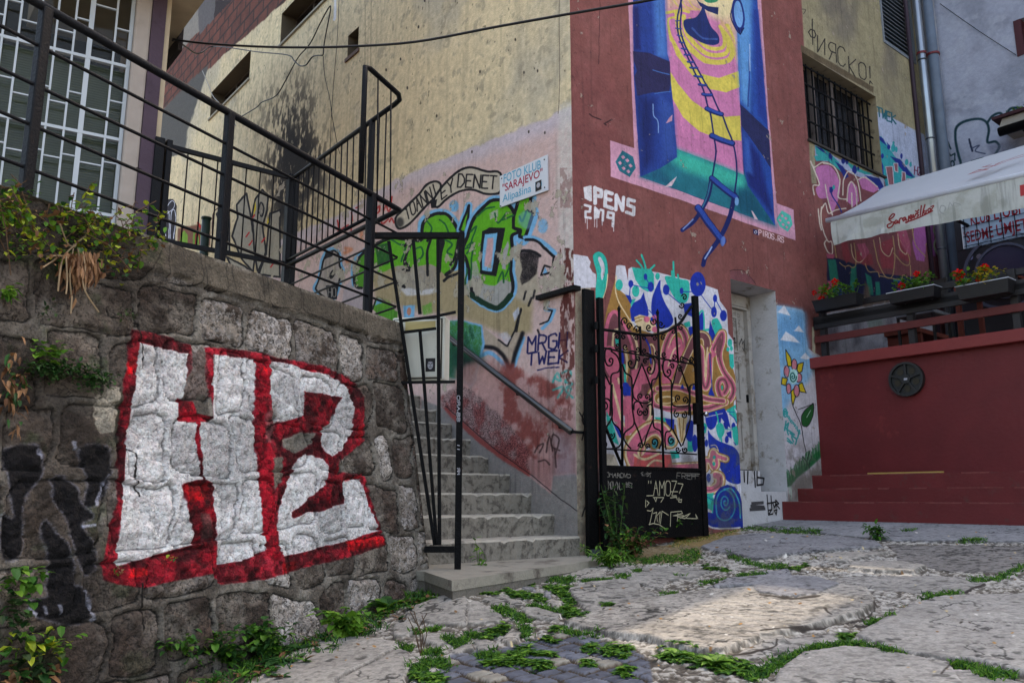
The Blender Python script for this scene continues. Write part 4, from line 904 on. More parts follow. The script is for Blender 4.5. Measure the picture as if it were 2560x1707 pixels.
    for P in ([(25, 250), (60, 310), (140, 260), (220, 280)], [(25, 250), (80, 380), (110, 480), (50, 490), (60, 580)], [(150, 270), (250, 300), (310, 430), (295, 600), (380, 620)], [(340, 580), (350, 430), (400, 350), (480, 420), (520, 640)], [(380, 640), (395, 500), (430, 450), (470, 540), (480, 700)], [(430, 560), (430, 700)], [(490, 430), (560, 410), (680, 500)], [(170, 480), (190, 600), (240, 780)], [(130, 720), (170, 660), (200, 760), (270, 730), (370, 710)], [(130, 700), (130, 860), (190, 1030), (230, 1040), (240, 1150), (200, 1140), (160, 1060), (180, 1020)], [(100, 720), (110, 840), (130, 920)]):
        c.stroke(P, 12, CR2)
    c.stroke([(215, 510), (240, 590), (300, 690), (330, 750)], 12, (26, 44, 120)); c.ell(228, 530, 18, 30, (26, 44, 120)); c.ell(250, 505, 12, 22, (30, 150, 150))
    # drips under the awning
    c.poly([(185, 1180), (290, 1200), (470, 1260), (560, 1240), (700, 1350), (1000, 1380), (1050, 1500), (1050, 1700), (190, 1700)], (30, 36, 70), soft=4)
    for P in ([(190, 1210), (270, 1210), (300, 1400), (280, 1560), (230, 1500)], [(420, 1290), (470, 1260), (480, 1420), (440, 1540), (410, 1480)], [(560, 1340), (620, 1380), (640, 1560), (600, 1560)], [(660, 1430), (700, 1430), (710, 1560), (660, 1560)], [(830, 1400), (950, 1410), (930, 1440), (840, 1430)]): c.poly(P, (24, 118, 104), soft=3)
    for P in ([(190, 1420), (240, 1420), (240, 1560), (200, 1520)], [(180, 1150), (260, 1160), (250, 1200), (190, 1200)]): c.poly(P, (176, 84, 110), soft=3)
    for P in ([(320, 1040), (380, 1040), (420, 1200), (380, 1250), (340, 1180)], [(470, 1130), (620, 1160), (640, 1260), (560, 1270), (480, 1230)], [(690, 1060), (830, 1000), (840, 1300), (720, 1300)], [(860, 920), (960, 960), (1000, 1240), (900, 1200)]): c.poly(P, (142, 62, 70), soft=4)
    c.poly([(1040, 880), (1230, 840), (1250, 1180), (1190, 1170), (1160, 1040), (1140, 1230), (1060, 1220), (1020, 1050)], (168, 92, 152), soft=3)
    for P in ([(310, 1240), (360, 1280), (400, 1270), (440, 1290), (470, 1240), (450, 1050)], [(560, 1250), (600, 1330), (680, 1330), (700, 1380)], [(640, 1020), (690, 1250), (760, 1380), (830, 1370), (850, 1160), (830, 980)], [(840, 1150), (930, 1250), (990, 1260), (980, 1150), (900, 1020)], [(930, 930), (960, 1060), (990, 1030)], [(1020, 900), (1050, 1060), (1150, 1180)], [(1150, 1070), (1190, 1050), (1180, 1170)], [(700, 1370), (900, 1410), (930, 1360), (1000, 1400), (1000, 1270)], [(250, 1020), (280, 1190)]):
        c.stroke(P, 9, (170, 140, 96))
    c.stroke([(1250, 850), (1230, 920), (1255, 1000), (1235, 1080), (1270, 1160)], 18, (170, 176, 140))
    c.poly([(540, 1570), (560, 1430), (600, 1480), (620, 1600), (1100, 1500), (1100, 1700), (300, 1700)], (130, 108, 84), soft=10, a=.7)
    # whitewashed foot of the wall behind the railing
    c.ctx = (2000, 640, .2381); c.wob = 8
    c.poly([(240, 600), (1350, 420), (1500, 1000), (240, 1150)], (150, 148, 156), soft=8)
    for P in ([(280, 700), (420, 660), (400, 1000), (300, 1000)], [(540, 620), (640, 600), (650, 900), (560, 950)], [(900, 560), (1000, 540), (980, 900), (880, 900)], [(1120, 500), (1200, 480), (1200, 800), (1130, 850)]): c.poly(P, (96, 92, 100), soft=16, grain=.4)
    c.poly([(700, 620), (860, 590), (880, 760), (720, 800)], (120, 130, 128), soft=10); c.poly([(610, 450), (980, 390), (980, 440), (620, 500)], (172, 160, 134), soft=4)
    c.ctx = (2020, 340, .2551); c.wob = 2.5
    for P in ([(420, 1060), (440, 1180), (500, 1240), (560, 1180), (540, 1060)], [(700, 1000), (720, 1120), (790, 1180), (830, 1100)], [(880, 960), (900, 1100), (960, 1160), (980, 1080)]): c.stroke(P, 9, (196, 172, 140))
    for P in ([(860, 900), (950, 880), (1000, 1040), (1010, 1180), (930, 1100)], [(480, 1060), (560, 1050), (600, 1140), (540, 1220)]): c.poly(P, (176, 84, 110), soft=3, a=.8)
    for P in ([(880, 1420), (920, 1420), (930, 1540), (890, 1540)], [(1000, 1380), (1040, 1390), (1030, 1480)], [(300, 1480), (340, 1500), (330, 1580), (290, 1560)]): c.poly(P, (30, 46, 120), soft=3)
    # left edge of the field and turquoise at the right of the window
    c.poly([(690, 5), (720, 10), (790, 110), (850, 200), (960, 300), (1050, 400), (1040, 420), (760, 500), (720, 300)], (24, 150, 158), soft=2)
    for P in ([(690, 0), (740, 30), (770, 100), (720, 60), (692, 30)], [(800, 200), (900, 230), (960, 300), (1045, 410), (960, 380), (860, 260)], [(700, 200), (740, 300), (740, 400), (770, 490), (730, 380)], [(770, 60), (800, 100), (790, 140)]): c.poly(P, (24, 46, 132), soft=2)
    for (x, y, rx, ry) in ((835, 120, 22, 40), (865, 135, 12, 28), (838, 70, 10, 14), (730, 200, 14, 26), (965, 260, 16, 30), (1005, 280, 12, 24), (915, 200, 12, 28), (790, 110, 16, 24)): c.ell(x, y, rx, ry, (24, 46, 132) if x in (730, 915, 790) else (24, 150, 158))
    for P in ([(760, 300), (830, 300), (840, 480), (790, 480)], [(840, 270), (880, 270), (880, 360), (850, 350)], [(920, 350), (950, 360), (960, 450), (920, 450)], [(970, 420), (1000, 420), (1000, 440), (975, 445)]): c.poly(P, (142, 92, 100)); c.stroke(P, 7, (196, 190, 204), closed=True, smooth=False)
    c.text('HZ', (1040, 375), (1120, 400), 78, 9, (110, 24, 60), lean=(.05, -1))
    c.ctx = (1980, 0, .36341)
    c.text('TWEK', (590, 800), (720, 860), 62, 9, (16, 90, 104), lean=(-.05, -1), jit=3)
    for i, (ch, x, y, hh) in enumerate((('f', 118, 300, 150), ('i', 178, 360, 110), ('y', 255, 410, 120), ('C', 318, 445, 130), ('K', 392, 520, 130), ('O', 462, 535, 110), ('!', 512, 570, 120))):
        c.text(ch, (x, y), (x + 62, y + 26), hh, 7, (38, 34, 34), lean=(-.02, -1), jit=2)
    c.stroke([(66, 66), (95, 72), (80, 100)], 4, (60, 50, 50)); c.stroke([(536, 560), (552, 580)], 5, BLK)
    c.poly([(60, 310), (560, 600), (560, 640), (60, 360)], (92, 78, 60), soft=3, grain=.2)
    pn = fbm(sh, 26, 6, 123, gain=.62); fk = sstep(.785, .792, pn); ed = sstep(.774, .784, pn) * (1 - fk)
    c.rgb = mixc(c, c.rgb, (40, 30, 32), ed * .5); c.rgb = mixc(c, c.rgb, (160, 146, 132), fk * .85)
    run = sstep(.6, .78, fbm(sh, 6, 3, 124, aspect=20)); c.rgb *= (1 - .09 * run)[..., None]
    # splash dirt at the very bottom
    k = sstep(.95, .62, Z - (.55 + .078 * (0.79 * A * .98))) * sstep(.35, .6, fbm(sh, 20, 4, 61)) * .5
    c.rgb = mixc(c, c.rgb, (96, 88, 80), k)
    c.rgb *= (.88 + .18 * fbm(sh, 22, 4, 63))[..., None]; c.rgb *= (.93 + .14 * fbm(sh, 4, 2, 62))[..., None]; c.rgb *= (1 - .16 * sstep(.74, .82, fbm(sh, 6, 3, 64)))[..., None]
    return c

def paint_grey(W2):
    c = Canvas(W2, -0.1, 2.6, 1.8, 8.4, 130)
    sh = (c.H, c.W)
    b = np.ones(sh + (3,), np.float32) * np.array((152, 158, 176), np.float32) / 255
    b = mixc(c, b, (132, 138, 154), sstep(.42, .7, fbm(sh, 60, 5, 71))); b = mixc(c, b, (160, 166, 182), sstep(.55, .7, fbm(sh, 22, 4, 72)) * .6)
    c.rgb = b
    c.ctx = (1980, 0, .36341); GK = (24, 52, 60)
    for P in ([(1165, 1140), (1130, 1000), (1125, 890), (1180, 840), (1280, 820), (1340, 845), (1355, 900), (1345, 980), (1400, 975), (1425, 1010), (1400, 1060)], [(1345, 850), (1380, 800), (1430, 780), (1460, 810), (1480, 850)], [(1470, 800), (1500, 750), (1560, 745), (1600, 760)]): c.stroke(P, 17, GK, soft=3)
    c.stroke([(1220, 960), (1240, 1040)], 14, (40, 50, 70)); c.stroke([(1240, 1020), (1290, 1000), (1260, 1040), (1330, 1060)], 8, (60, 70, 95))
    c.text('A', (1050, 1015), (1105, 1030), 46, 10, GK); c.text('M', (1065, 1090), (1135, 1110), 48, 10, GK); c.ell(1103, 1130, 18, 26, GK); c.ell(1103, 1130, 8, 14, (134, 142, 160))
    c.poly([(1340, 1000), (1560, 960), (1560, 1060), (1380, 1080)], (104, 112, 134), soft=14, a=.7, grain=.4)
    c.poly([(1230, 1105), (1320, 1080), (1300, 1100), (1235, 1115)], GK)
    c.ctx = (2320, 520, .16586)
    c.rgb *= (.95 + .1 * fbm(sh, 4, 2, 73))[..., None]
    return c

def paint_valance(pl, a0, a1, z0, z1):
    c = Canvas(pl, a0, a1, z0, z1, 260)
    sh = (c.H, c.W)
    b = np.ones(sh + (3,), np.float32) * np.array((176, 178, 174), np.float32) / 255
    b = mixc(c, b, (140, 142, 132), sstep(.4, .7, fbm(sh, 40, 4, 81)) * .6); b *= (1 - .12 * sstep(.6, .8, fbm(sh, 9, 3, 82, aspect=10)))[..., None]
    c.rgb = b
    c.ctx = (2020, 340, .2551); c.wob = 1
    R = (124, 36, 38)
    # the script word, stroke by stroke
    S = [[(850, 770), (830, 775), (800, 820), (830, 850), (850, 850), (830, 890), (795, 905), (785, 880), (820, 860)], [(800, 830), (840, 800), (855, 775)], [(870, 830), (855, 850), (865, 865), (885, 835), (882, 858), (892, 850)], [(900, 860), (905, 820), (925, 810), (930, 820)], [(955, 800), (935, 815), (940, 838), (962, 808), (962, 830), (972, 825)],
         [(990, 790), (985, 840), (965, 855)], [(1000, 810), (1022, 790), (1012, 778), (1000, 800), (1012, 818), (1030, 800)], [(1035, 775), (1042, 805), (1062, 765)], [(1085, 755), (1070, 765), (1088, 780), (1072, 795)], [(1115, 690), (1105, 780)], [(1150, 680), (1125, 775)], [(1150, 740), (1130, 755), (1155, 765)], [(1165, 735), (1160, 760)], [(1195, 715), (1180, 730), (1190, 750), (1210, 725), (1195, 715)], [(1060, 740), (1072, 745), (1090, 730)]]
    for P in S: c.stroke(P, 13, R)
    c.stroke([(960, 850), (1080, 808), (1225, 740)], 14, R); c.stroke([(1210, 700), (1238, 690), (1215, 730)], 10, R)
    c.stroke([(1335, 770), (1300, 745), (1310, 690), (1350, 700), (1345, 740)], 8, (130, 132, 132), a=.8); c.stroke([(1380, 720), (1395, 660), (1420, 690), (1440, 660), (1500, 680)], 7, (130, 132, 132), a=.7)
    c.ctx = (1980, 0, .36341); c.poly([(1570, 1280), (1680, 1255), (1680, 1330), (1575, 1355)], (168, 60, 62))
    return c
def paint_canopy(W, H_):
    pass

# stones of the retaining wall -------------------------------------------------
def stone_layout(c):
    """height and id maps of irregular coursed rubble, in (a,z)"""
    r = random.Random(3)
    A, Z = c.A, c.Z
    sh = A.shape
    wz = (fbm(sh, 150, 3, 91) - .5) * .16; wa = (fbm(sh, 60, 3, 92) - .5) * .09
    Zw = Z + wz; Aw = A + wa
    rows = [0.0, .30, .57, .80, 1.10, 1.36, 1.66, 1.93, 2.4]
    hgt = np.zeros(sh, np.float32); tint = np.zeros(sh, np.float32); edge = np.ones(sh, np.float32); rough = np.zeros(sh, np.float32)
    for i in range(len(rows) - 1):
        z0, z1 = rows[i], rows[i + 1]
        a = -4.4 + r.uniform(0, .3)
        while a < .3:
            w = r.uniform(.17, .40) * (1.2 if a < -2.2 else 1.0); 
            cz = (z0 + z1) / 2 + r.uniform(-.015, .015); hh = (z1 - z0) / 2 - .013; ca = a + w / 2; hw = w / 2 - .012
            q = (slice(None), slice(None))
            i0 = max(0, int((a - .12 - c.a0) * c.ppm)); i1 = min(c.W, int((a + w + .12 - c.a0) * c.ppm)); j0 = max(0, int((z0 - .15 - c.z0) * c.ppm)); j1 = min(c.H, int((z1 + .15 - c.z0) * c.ppm))
            if i1 > i0 and j1 > j0:
                q = (slice(j0, j1), slice(i0, i1))
                sk = r.uniform(-.18, .18)
                x = np.abs(Aw[q] - ca - sk * (Zw[q] - cz)); y = np.abs(Zw[q] - cz - r.uniform(-.08, .08) * (Aw[q] - ca))
                rad = min(hw, hh) * r.uniform(.2, .55)
                dx = np.maximum(x - hw + rad, 0); dy = np.maximum(y - hh + rad, 0)
                d = rad - np.sqrt(dx * dx + dy * dy) + np.minimum(np.maximum(x - hw + rad, y - hh + rad), 0) * -1 * 0
                ins = np.minimum(d, np.minimum(hw - x, hh - y) + .02)
                prof = sstep(0, .03, ins) * r.uniform(.55, 1.0)
                m = ins > 0
                tl = r.uniform(0, 1)
                tilt = ((Aw[q] - ca) / max(hw, .05) * r.uniform(-.25, .25) + (Zw[q] - cz) / hh * r.uniform(-.25, .25)) * prof
                hgt[q] = np.where(m, prof + tilt, hgt[q]); tint[q] = np.where(m, tl, tint[q]); edge[q] = np.where(m, 1 - sstep(0, .012, ins), edge[q]); rough[q] = np.where(m, r.uniform(.3, 1.2), rough[q])
            a += w
    return hgt, tint, edge, rough
def paint_stone():
    c = Canvas(SW, -4.2, .42, 0.0, TOPW, 300)
    sh = (c.H, c.W); A, Z, U, V = c.A, c.Z, c.U, c.V
    hgt, tint, edge, rough = stone_layout(c)
    n1 = fbm(sh, 34, 5, 95); n2 = fbm(sh, 12, 4, 96); n3 = fbm(sh, 90, 4, 97); n4 = fbm(sh, 5, 2, 98)
    st = np.ones(sh + (3,), np.float32) * np.array((130, 121, 112), np.float32) / 255
    st = mixc(c, st, (66, 56, 50), sstep(.3, .7, n1)); st = mixc(c, st, (128, 120, 114), sstep(.5, .95, tint) * .55); st = mixc(c, st, (112, 84, 72), sstep(.55, .75, n3) * .5)
    rdg = 1 - np.abs(fbm(sh, 22, 4, 106, gain=.7) - .5) * 2; rd2 = 1 - np.abs(fbm(sh, 8, 3, 107, gain=.7) - .5) * 2
    # pale crystalline faces on some stones
    fl = np.maximum(sstep(.48, .56, n2) * sstep(.36, .56, n1), sstep(.88, .95, rdg)) * sstep(.3, .7, tint) * sstep(-2.6, -1.4, A)
    st = mixc(c, st, (176, 170, 168), fl * .8)
    st = mixc(c, st, (150, 144, 138), sstep(.55, .95, tint) * sstep(-2.4, -1.2, A) * .5)
    st = mixc(c, st, (48, 43, 39), sstep(.90, .97, rd2) * .6)
    st *= (.80 + .36 * tint)[..., None]
    mo = np.ones(sh + (3,), np.float32) * np.array((124, 118, 110), np.float32) / 255
    mo = mixc(c, mo, (88, 81, 74), sstep(.4, .65, n1))
    cop = TOPW - .15 + .03 * (n3 - .5)
    copk = sstep(-.006, .006, Z - cop) * sstep(-2.35, -2.1, A + .3 * (n3 - .5))
    e = np.clip(edge, 0, 1)[..., None]
    c.rgb = st * (1 - e) + mo * e
    line = sstep(.05, .45, edge) * sstep(1.0, .8, edge)
    c.rgb *= (1 - .45 * line)[..., None]
    # mortar skim: rendered over on the left
    skim = sstep(-1.8, -3.0, A) * sstep(.35, .55, fbm(sh, 70, 4, 101)) 
    c.rgb = mixc(c, c.rgb, (72, 62, 55), skim * .75); hgt = hgt * (1 - skim * .5)
    hgt = np.maximum(hgt * (1 - copk), copk * .95)
    c.rgb = c.rgb * (1 - copk[..., None]) + (np.array((92, 84, 74)) / 255 * (.75 + .5 * n1[..., None])) * copk[..., None]
    c.rgb = mixc(c, c.rgb, (150, 142, 132), sstep(TOPW - .03, TOPW - .01, Z) * sstep(.4, .6, n2) * .6)
    # left: dark brown stone with shading painted in, and a little green
    c.rgb = mixc(c, c.rgb, (44, 38, 34), sstep(-1.6, -2.8, A) * .6 * sstep(.2, .55, n3)); c.rgb = mixc(c, c.rgb, (52, 62, 40), sstep(.6, .72, fbm(sh, 40, 4, 103)) * sstep(-1.5, -2.6, A) * .5)
    # ---- H2 throw-up
    WP = (206, 208, 208); RP = (128, 14, 28)
    c.ctx = (200, 750, .5102); c.wob = 8; g = .10
    red_over = [([(100, 1300), (170, 960), (190, 560), (215, 340), (245, 150), (320, 160), (530, 215), (535, 330), (480, 470), (465, 600), (640, 600), (640, 520), (600, 380), (600, 235), (850, 255), (960, 285), (1190, 330), (1330, 395), (1385, 470), (1380, 700), (1260, 790), (1240, 900), (1270, 850), (1385, 850), (1430, 1000), (1490, 1200), (1300, 1260), (1100, 1310), (900, 1370), (680, 1395), (640, 1340), (300, 1410), (110, 1380)])]
    c.poly(red_over[0], RP, soft=5, grain=.12, a=.93)
    c.poly([(500, 260), (600, 250), (625, 470), (560, 560), (490, 520)], (86, 70, 66), soft=8, a=.55)
    # whites
    c.poly([(285, 212), (330, 225), (400, 240), (510, 265), (515, 350), (495, 470), (468, 600), (560, 600), (570, 760), (600, 880), (500, 900), (515, 1010), (552, 1150), (548, 1195), (300, 1270), (170, 1305), (190, 1010), (220, 700), (245, 480), (265, 350)], WP, soft=3, grain=g)
    c.poly([(645, 272), (750, 285), (850, 290), (862, 500), (865, 720), (870, 900), (885, 1100), (905, 1225), (780, 1280), (660, 1300), (655, 1050), (650, 900), (600, 880), (580, 740), (575, 600), (640, 590), (640, 440)], WP, soft=3, grain=g)
    c.poly([(928, 305), (965, 300), (1100, 345), (1210, 370), (1300, 430), (1335, 520), (1330, 640), (1270, 740), (1225, 770), (1165, 725), (1180, 640), (1230, 570), (1275, 480), (1170, 460), (1085, 450), (1095, 560), (1010, 600), (935, 605), (925, 450)], WP, soft=3, grain=g)
    c.poly([(1100, 750), (1180, 780), (1215, 830), (1200, 900), (1120, 970), (1030, 1050), (1160, 1035), (1280, 1000), (1285, 885), (1370, 875), (1400, 980), (1460, 1130), (1300, 1180), (1130, 1225), (985, 1260), (962, 1180), (965, 1040), (990, 930), (1050, 800)], WP, soft=3, grain=g)
    # inner reds
    c.poly([(1088, 455), (1275, 482), (1240, 555), (1130, 570)], RP, soft=4); c.poly([(955, 600), (1100, 585), (1160, 630), (1130, 700), (960, 700)], RP, soft=5, grain=.2)
    c.poly([(985, 690), (1060, 650), (1150, 650), (1135, 700), (1060, 750), (990, 730)], (122, 116, 108), soft=5); c.poly([(930, 780), (985, 770), (985, 880), (945, 930)], (116, 106, 96), soft=5)
    c.stroke([(1150, 690), (1180, 760), (1230, 800), (1245, 900), (1160, 990), (1040, 1050)], 34, RP, soft=4); c.poly([(1240, 880), (1230, 1010), (1100, 1040), (1190, 920)], RP, soft=4)
    c.poly([(470, 480), (540, 500), (560, 560), (640, 575), (630, 595), (470, 600)], RP, soft=3); c.poly([(560, 470), (600, 460), (620, 560), (570, 560)], (84, 78, 72), soft=6)
    c.stroke([(568, 600), (565, 700), (580, 800), (600, 890)], 13, RP); c.poly([(490, 905), (560, 885), (640, 895), (655, 1060), (665, 1290), (570, 1290), (560, 1150), (515, 1010)], RP, soft=4, grain=.15)
    c.poly([(580, 1040), (630, 1050), (640, 1160), (590, 1180)], (90, 70, 64), soft=8, a=.7); c.stroke([(890, 330), (880, 500), (885, 700), (905, 900), (920, 1100), (940, 1250)], 66, RP, soft=5, grain=.1)
    c.poly([(900, 560), (955, 500), (950, 620), (930, 700), (900, 700)], (110, 100, 92), soft=8, a=.5)
    for P in ([(500, 900), (640, 900), (620, 980), (520, 990)], [(225, 300), (265, 280), (250, 360), (215, 370)], [(880, 330), (905, 340), (900, 370)], [(240, 1320), (330, 1310), (320, 1350), (230, 1360)], [(980, 1290), (1060, 1280), (1050, 1320), (980, 1340)], [(1290, 1180), (1470, 1160), (1480, 1200), (1310, 1230)], [(1345, 640), (1375, 620), (1370, 690)], [(1270, 880), (1380, 855), (1300, 890)]): c.poly(P, (196, 18, 26), soft=8, a=.8)
    rm = (c.rgb[..., 0] > .35) & (c.rgb[..., 1] < .25)
    c.rgb = np.where(rm[..., None], c.rgb * (.62 + .75 * sstep(.35, .65, n1))[..., None] * (1 - .35 * sstep(.5, .6, fbm(sh, 10, 4, 108)))[..., None], c.rgb)
    # raw stone peeking + white stone left of the H
    c.poly([(70, 480), (130, 420), (185, 430), (175, 560), (160, 650), (90, 660), (65, 560)], (168, 160, 146), soft=5, grain=.35)
    # ---- black tag, far left
    c.ctx = (0, 900, .51493); c.wob = 7; K_ = (14, 13, 16); Hh = (120, 122, 140)
    blob = [[(60, 760), (20, 500), (40, 430), (180, 430), (190, 560), (120, 660), (90, 760), (90, 940), (0, 960), (0, 760)], [(380, 430), (520, 430), (520, 600), (450, 700), (400, 700), (420, 600), (390, 520)], [(245, 590), (290, 570), (350, 620), (390, 710), (440, 760), (380, 800), (440, 900), (455, 1000), (410, 1040), (370, 980), (350, 900), (310, 760), (250, 680)],
            [(190, 830), (220, 780), (260, 840), (330, 930), (350, 1100), (240, 1110), (230, 960)], [(240, 1090), (400, 1110), (420, 1250), (300, 1280), (160, 1230), (140, 1170), (230, 1150)]]
    for P in blob: c.stroke(P, 20, Hh, closed=True, soft=9, a=.6, grain=.9)
    for P in blob: c.poly(P, K_, smooth=True, soft=7, a=.95, grain=.1)
    for P in ([(410, 1120), (430, 1200), (445, 1260)], [(140, 1200), (170, 1240)], [(205, 1200), (215, 1230)], [(285, 1190), (292, 1230)], [(455, 700), (500, 600), (520, 560)], [(390, 810), (450, 800)], [(180, 440), (190, 480)], [(350, 400), (355, 430)]): c.stroke(P, 16, (176, 180, 200), soft=5, a=.8, grain=.3)
    # hollows and mortar grooves darkened over the paint
    c.rgb *= (1 - .34 * line)[..., None]
    c.rgb *= (1 - .24 * sstep(.93, .98, rd2))[..., None]; c.rgb *= (1 - .2 * sstep(.955, .985, rdg))[..., None]; c.rgb *= (1 - .16 * sstep(.5, .62, n3))[..., None]
    c.rgb *= (.9 + .2 * n4)[..., None]
    # big cracks
    c.ctx = (0, 560, .28056)
    for P, w in (([(770, 215), (820, 235), (900, 245), (960, 280), (1060, 310), (1180, 355)], 12), ([(1150, 870), (1210, 900), (1225, 960), (1250, 1060), (1262, 1150), (1255, 1280)], 9), ([(930, 780), (960, 830), (1040, 850)], 9), ([(370, 420), (340, 560), (300, 620)], 7)): c.stroke(P, w, (18, 16, 15), grain=0)
    c.ctx = (200, 750, .5102); c.stroke([(225, 730), (265, 760), (270, 860), (285, 960)], 7, (30, 28, 28)); c.stroke([(430, 1380), (290, 1560)], 0.1, (0, 0, 0)); c.stroke([(295, 1390), (290, 1480), (300, 1620)], 9, (20, 18, 17))
    c.hgt = hgt; c.edge = edge; c.rdg = rdg; c.rd2 = rd2; c.rough = rough; c.n1 = n1; c.n2 = n2; c.copk = copk
    return c
# ---------------------------------------------------------------- ground: broken concrete, cobbles, dirt
GP = Plane((0, 0, ground_z(0, 0)), (1, 0, .0638), (0, 1, .052), n=(0, 0, 1))
def paint_ground():
    c = Canvas(GP, -2.9, 5.6, 2.1, 9.6, 190)
    sh = (c.H, c.W); X, Y = c.A, c.Z
    h = .008 * (fbm(sh, 60, 4, 201) - .5) + .006 * (fbm(sh, 9, 3, 202) - .5)
    mound = .06 * np.exp(-(((X + .3) / .55) ** 2 + ((Y - 4.75) / .5) ** 2))
    grav = fbm(sh, 4, 2, 203)
    h += .008 * sstep(.5, .7, grav)
    b = np.ones(sh + (3,), np.float32) * np.array((138, 132, 124), np.float32) / 255
    b = mixc(c, b, (104, 96, 86), sstep(.4, .62, fbm(sh, 50, 5, 204))); b = mixc(c, b, (182, 176, 166), sstep(.56, .66, grav) * .8); b = mixc(c, b, (62, 56, 50), sstep(.44, .34, grav) * .75)
    c.rgb = b
    c.wob = 6
    # setts
    def region(P):
        P = c.T(P); q = c.sl(P, 8)
        if q is None: return None, None
        d, ins = c.sdist(P, q, True); return q, np.where(ins, d, -d)
    c.ctx = (1000, 1380, .2551)
    q, sd = region([(330, 1330), (380, 1110), (480, 1010), (760, 950), (1000, 930), (1250, 860), (1600, 790), (1900, 830), (2300, 960), (2450, 1040), (2500, 1330), (2500, 1700), (300, 1700)])
    x, y = X[q], Y[q]; ang = .62
    u = (x * cos(ang) + y * sin(ang)) / .104 + .3 * (c.wu[q]); v = (-x * sin(ang) + y * cos(ang)) / .086 + .3 * c.wv[q]
    rw = np.floor(v); uo = u + .5 * (rw % 2) + .23 * np.sin(rw * 3.1); cl = np.floor(uo)
    fu = np.abs(uo - cl - .5); fv = np.abs(v - rw - .5)
    hsh = np.abs(np.sin(cl * 12.9898 + rw * 78.233) * 43758.5453) % 1
    dd = np.minimum(.47 - fu, .47 - fv) + .05 * (fbm(x.shape, 5, 2, 206) - .5)
    k = sstep(0, 8, sd)
    stn = sstep(.0, .09, dd)
    col = np.stack([.30 + .11 * hsh, .31 + .11 * hsh, .345 + .11 * hsh], -1) * (.8 + .4 * fbm(x.shape, 6, 3, 207)[..., None])
    pale = (hsh > .88)[..., None]; col = np.where(pale, np.array((.52, .50, .46)) * (.8 + .4 * fbm(x.shape, 8, 3, 208)[..., None]), col)
    gap = np.array((.23, .19, .15)) * (.6 + .9 * grav[q][..., None])
    col = gap * (1 - stn[..., None]) + col * stn[..., None]
    c.rgb[q] = c.rgb[q] * (1 - k[..., None]) + col * k[..., None]
    h[q] = h[q] * (1 - k) + k * (-.012 + .014 * sstep(0, .08, dd) + .012 * (hsh - .5) * stn + .002 * grav[q])
    SL = []
    def slab(P, hh=.028, col=(150, 146, 142), rough=.3, tilt=None, wob=6):
        c.wob = wob
        q, sd = region(P)
        if q is None: return
        k = sstep(-1.2, 1.2, sd); ke = sstep(-.8, 1.6, sd); hh = hh * .62
        n = fbm(sd.shape, 40, 5, int(abs(P[0][0]) + 300)); n2 = fbm(sd.shape, 5, 3, int(abs(P[1][0]) + 400)); n3 = fbm(sd.shape, 14, 3, 417)
        cc = np.ones(sd.shape + (3,)) * np.array(col) / 255 * (.83 + .20 * n[..., None])
        cc *= (1 - .30 * rough * sstep(.55, .7, n2))[..., None]
        cc *= (1 - .35 * sstep(.70, .78, n3))[..., None]
        crk = sstep(.978, .992, 1 - np.abs(fbm(sd.shape, 110, 5, int(abs(P[0][1]) + 77), gain=.62) - .5) * 2) * sstep(.35, .6, fbm(sd.shape, 120, 2, 431))
        pit = sstep(.60, .70, fbm(sd.shape, 3.2, 1, 433)); scal = sstep(.55, .62, fbm(sd.shape, 46, 5, int(abs(P[1][1]) + 55)))
        cc *= (1 - .5 * crk)[..., None] * (1 - .12 * pit)[..., None] * (1 - (.04 + .13 * rough) * scal * (.3 + .8 * n2))[..., None]
        cc *= (1 - .55 * sstep(2.2, -.5, sd) * sstep(.35, .5, n2))[..., None]; cc *= (.92 + .16 * (np.random.RandomState(5).rand(*sd.shape)))[..., None]
        c.rgb[q] = c.rgb[q] * (1 - k[..., None]) + cc * k[..., None]
        h[q] = np.where(ke > .01, h[q] * (1 - ke) + ke * (hh + .004 * (n - .5) + .0014 * rough * (n2 - .5) * 2 - .004 * crk - .0012 * scal * rough), h[q])
    Z4 = (1400, 1200, .4932); N2 = (1000, 1380, .2551); N5 = (400, 1250, .5102)
    c.ctx = Z4; GB = (146, 144, 145); G1 = (166, 160, 151); G2 = (176, 168, 157)
    slab([(900, 196), (1200, 200), (2400, 226), (2900, 240), (2900, 330), (2352, 322), (1700, 318), (1450, 292), (1200, 262), (940, 232)], .030, (148, 147, 148), .1, wob=4)
    slab([(1650, 330), (2352, 335), (2900, 350), (2900, 480), (2352, 470), (2000, 470), (1850, 440), (1720, 415), (1700, 370)], .004, (138, 132, 126), 1.3)
    slab([(715, 348), (830, 300), (960, 280), (1200, 284), (1400, 295), (1600, 320), (1640, 348), (1400, 365), (1150, 390), (1020, 413), (880, 388), (760, 368)], .040, GB, .2)
    slab([(1340, 378), (1500, 368), (1690, 366), (1560, 395), (1450, 424), (1340, 412)], .026, G2)
    slab([(1480, 425), (1740, 422), (1862, 448), (1790, 480), (1600, 474), (1460, 462)], .042, G2)
    slab([(1330, 520), (1450, 495), (1800, 490), (2100, 500), (2160, 540), (2000, 590), (1800, 580), (1650, 560), (1450, 545)], .014, (160, 154, 146), .8)
    slab([(20, 745), (170, 690), (400, 622), (640, 592), (780, 575), (980, 560), (1010, 600), (1200, 622), (1400, 545), (1560, 570), (1605, 640), (1540, 690), (1300, 760), (1000, 830), (820, 890), (700, 890), (560, 862), (450, 822), (340, 812), (180, 792)], .050, G2, .9)
    slab([(740, 585), (860, 520), (1100, 505), (1300, 520), (1430, 558), (1300, 612), (1150, 628), (1010, 602), (975, 562), (860, 562)], .064, GB, .3)
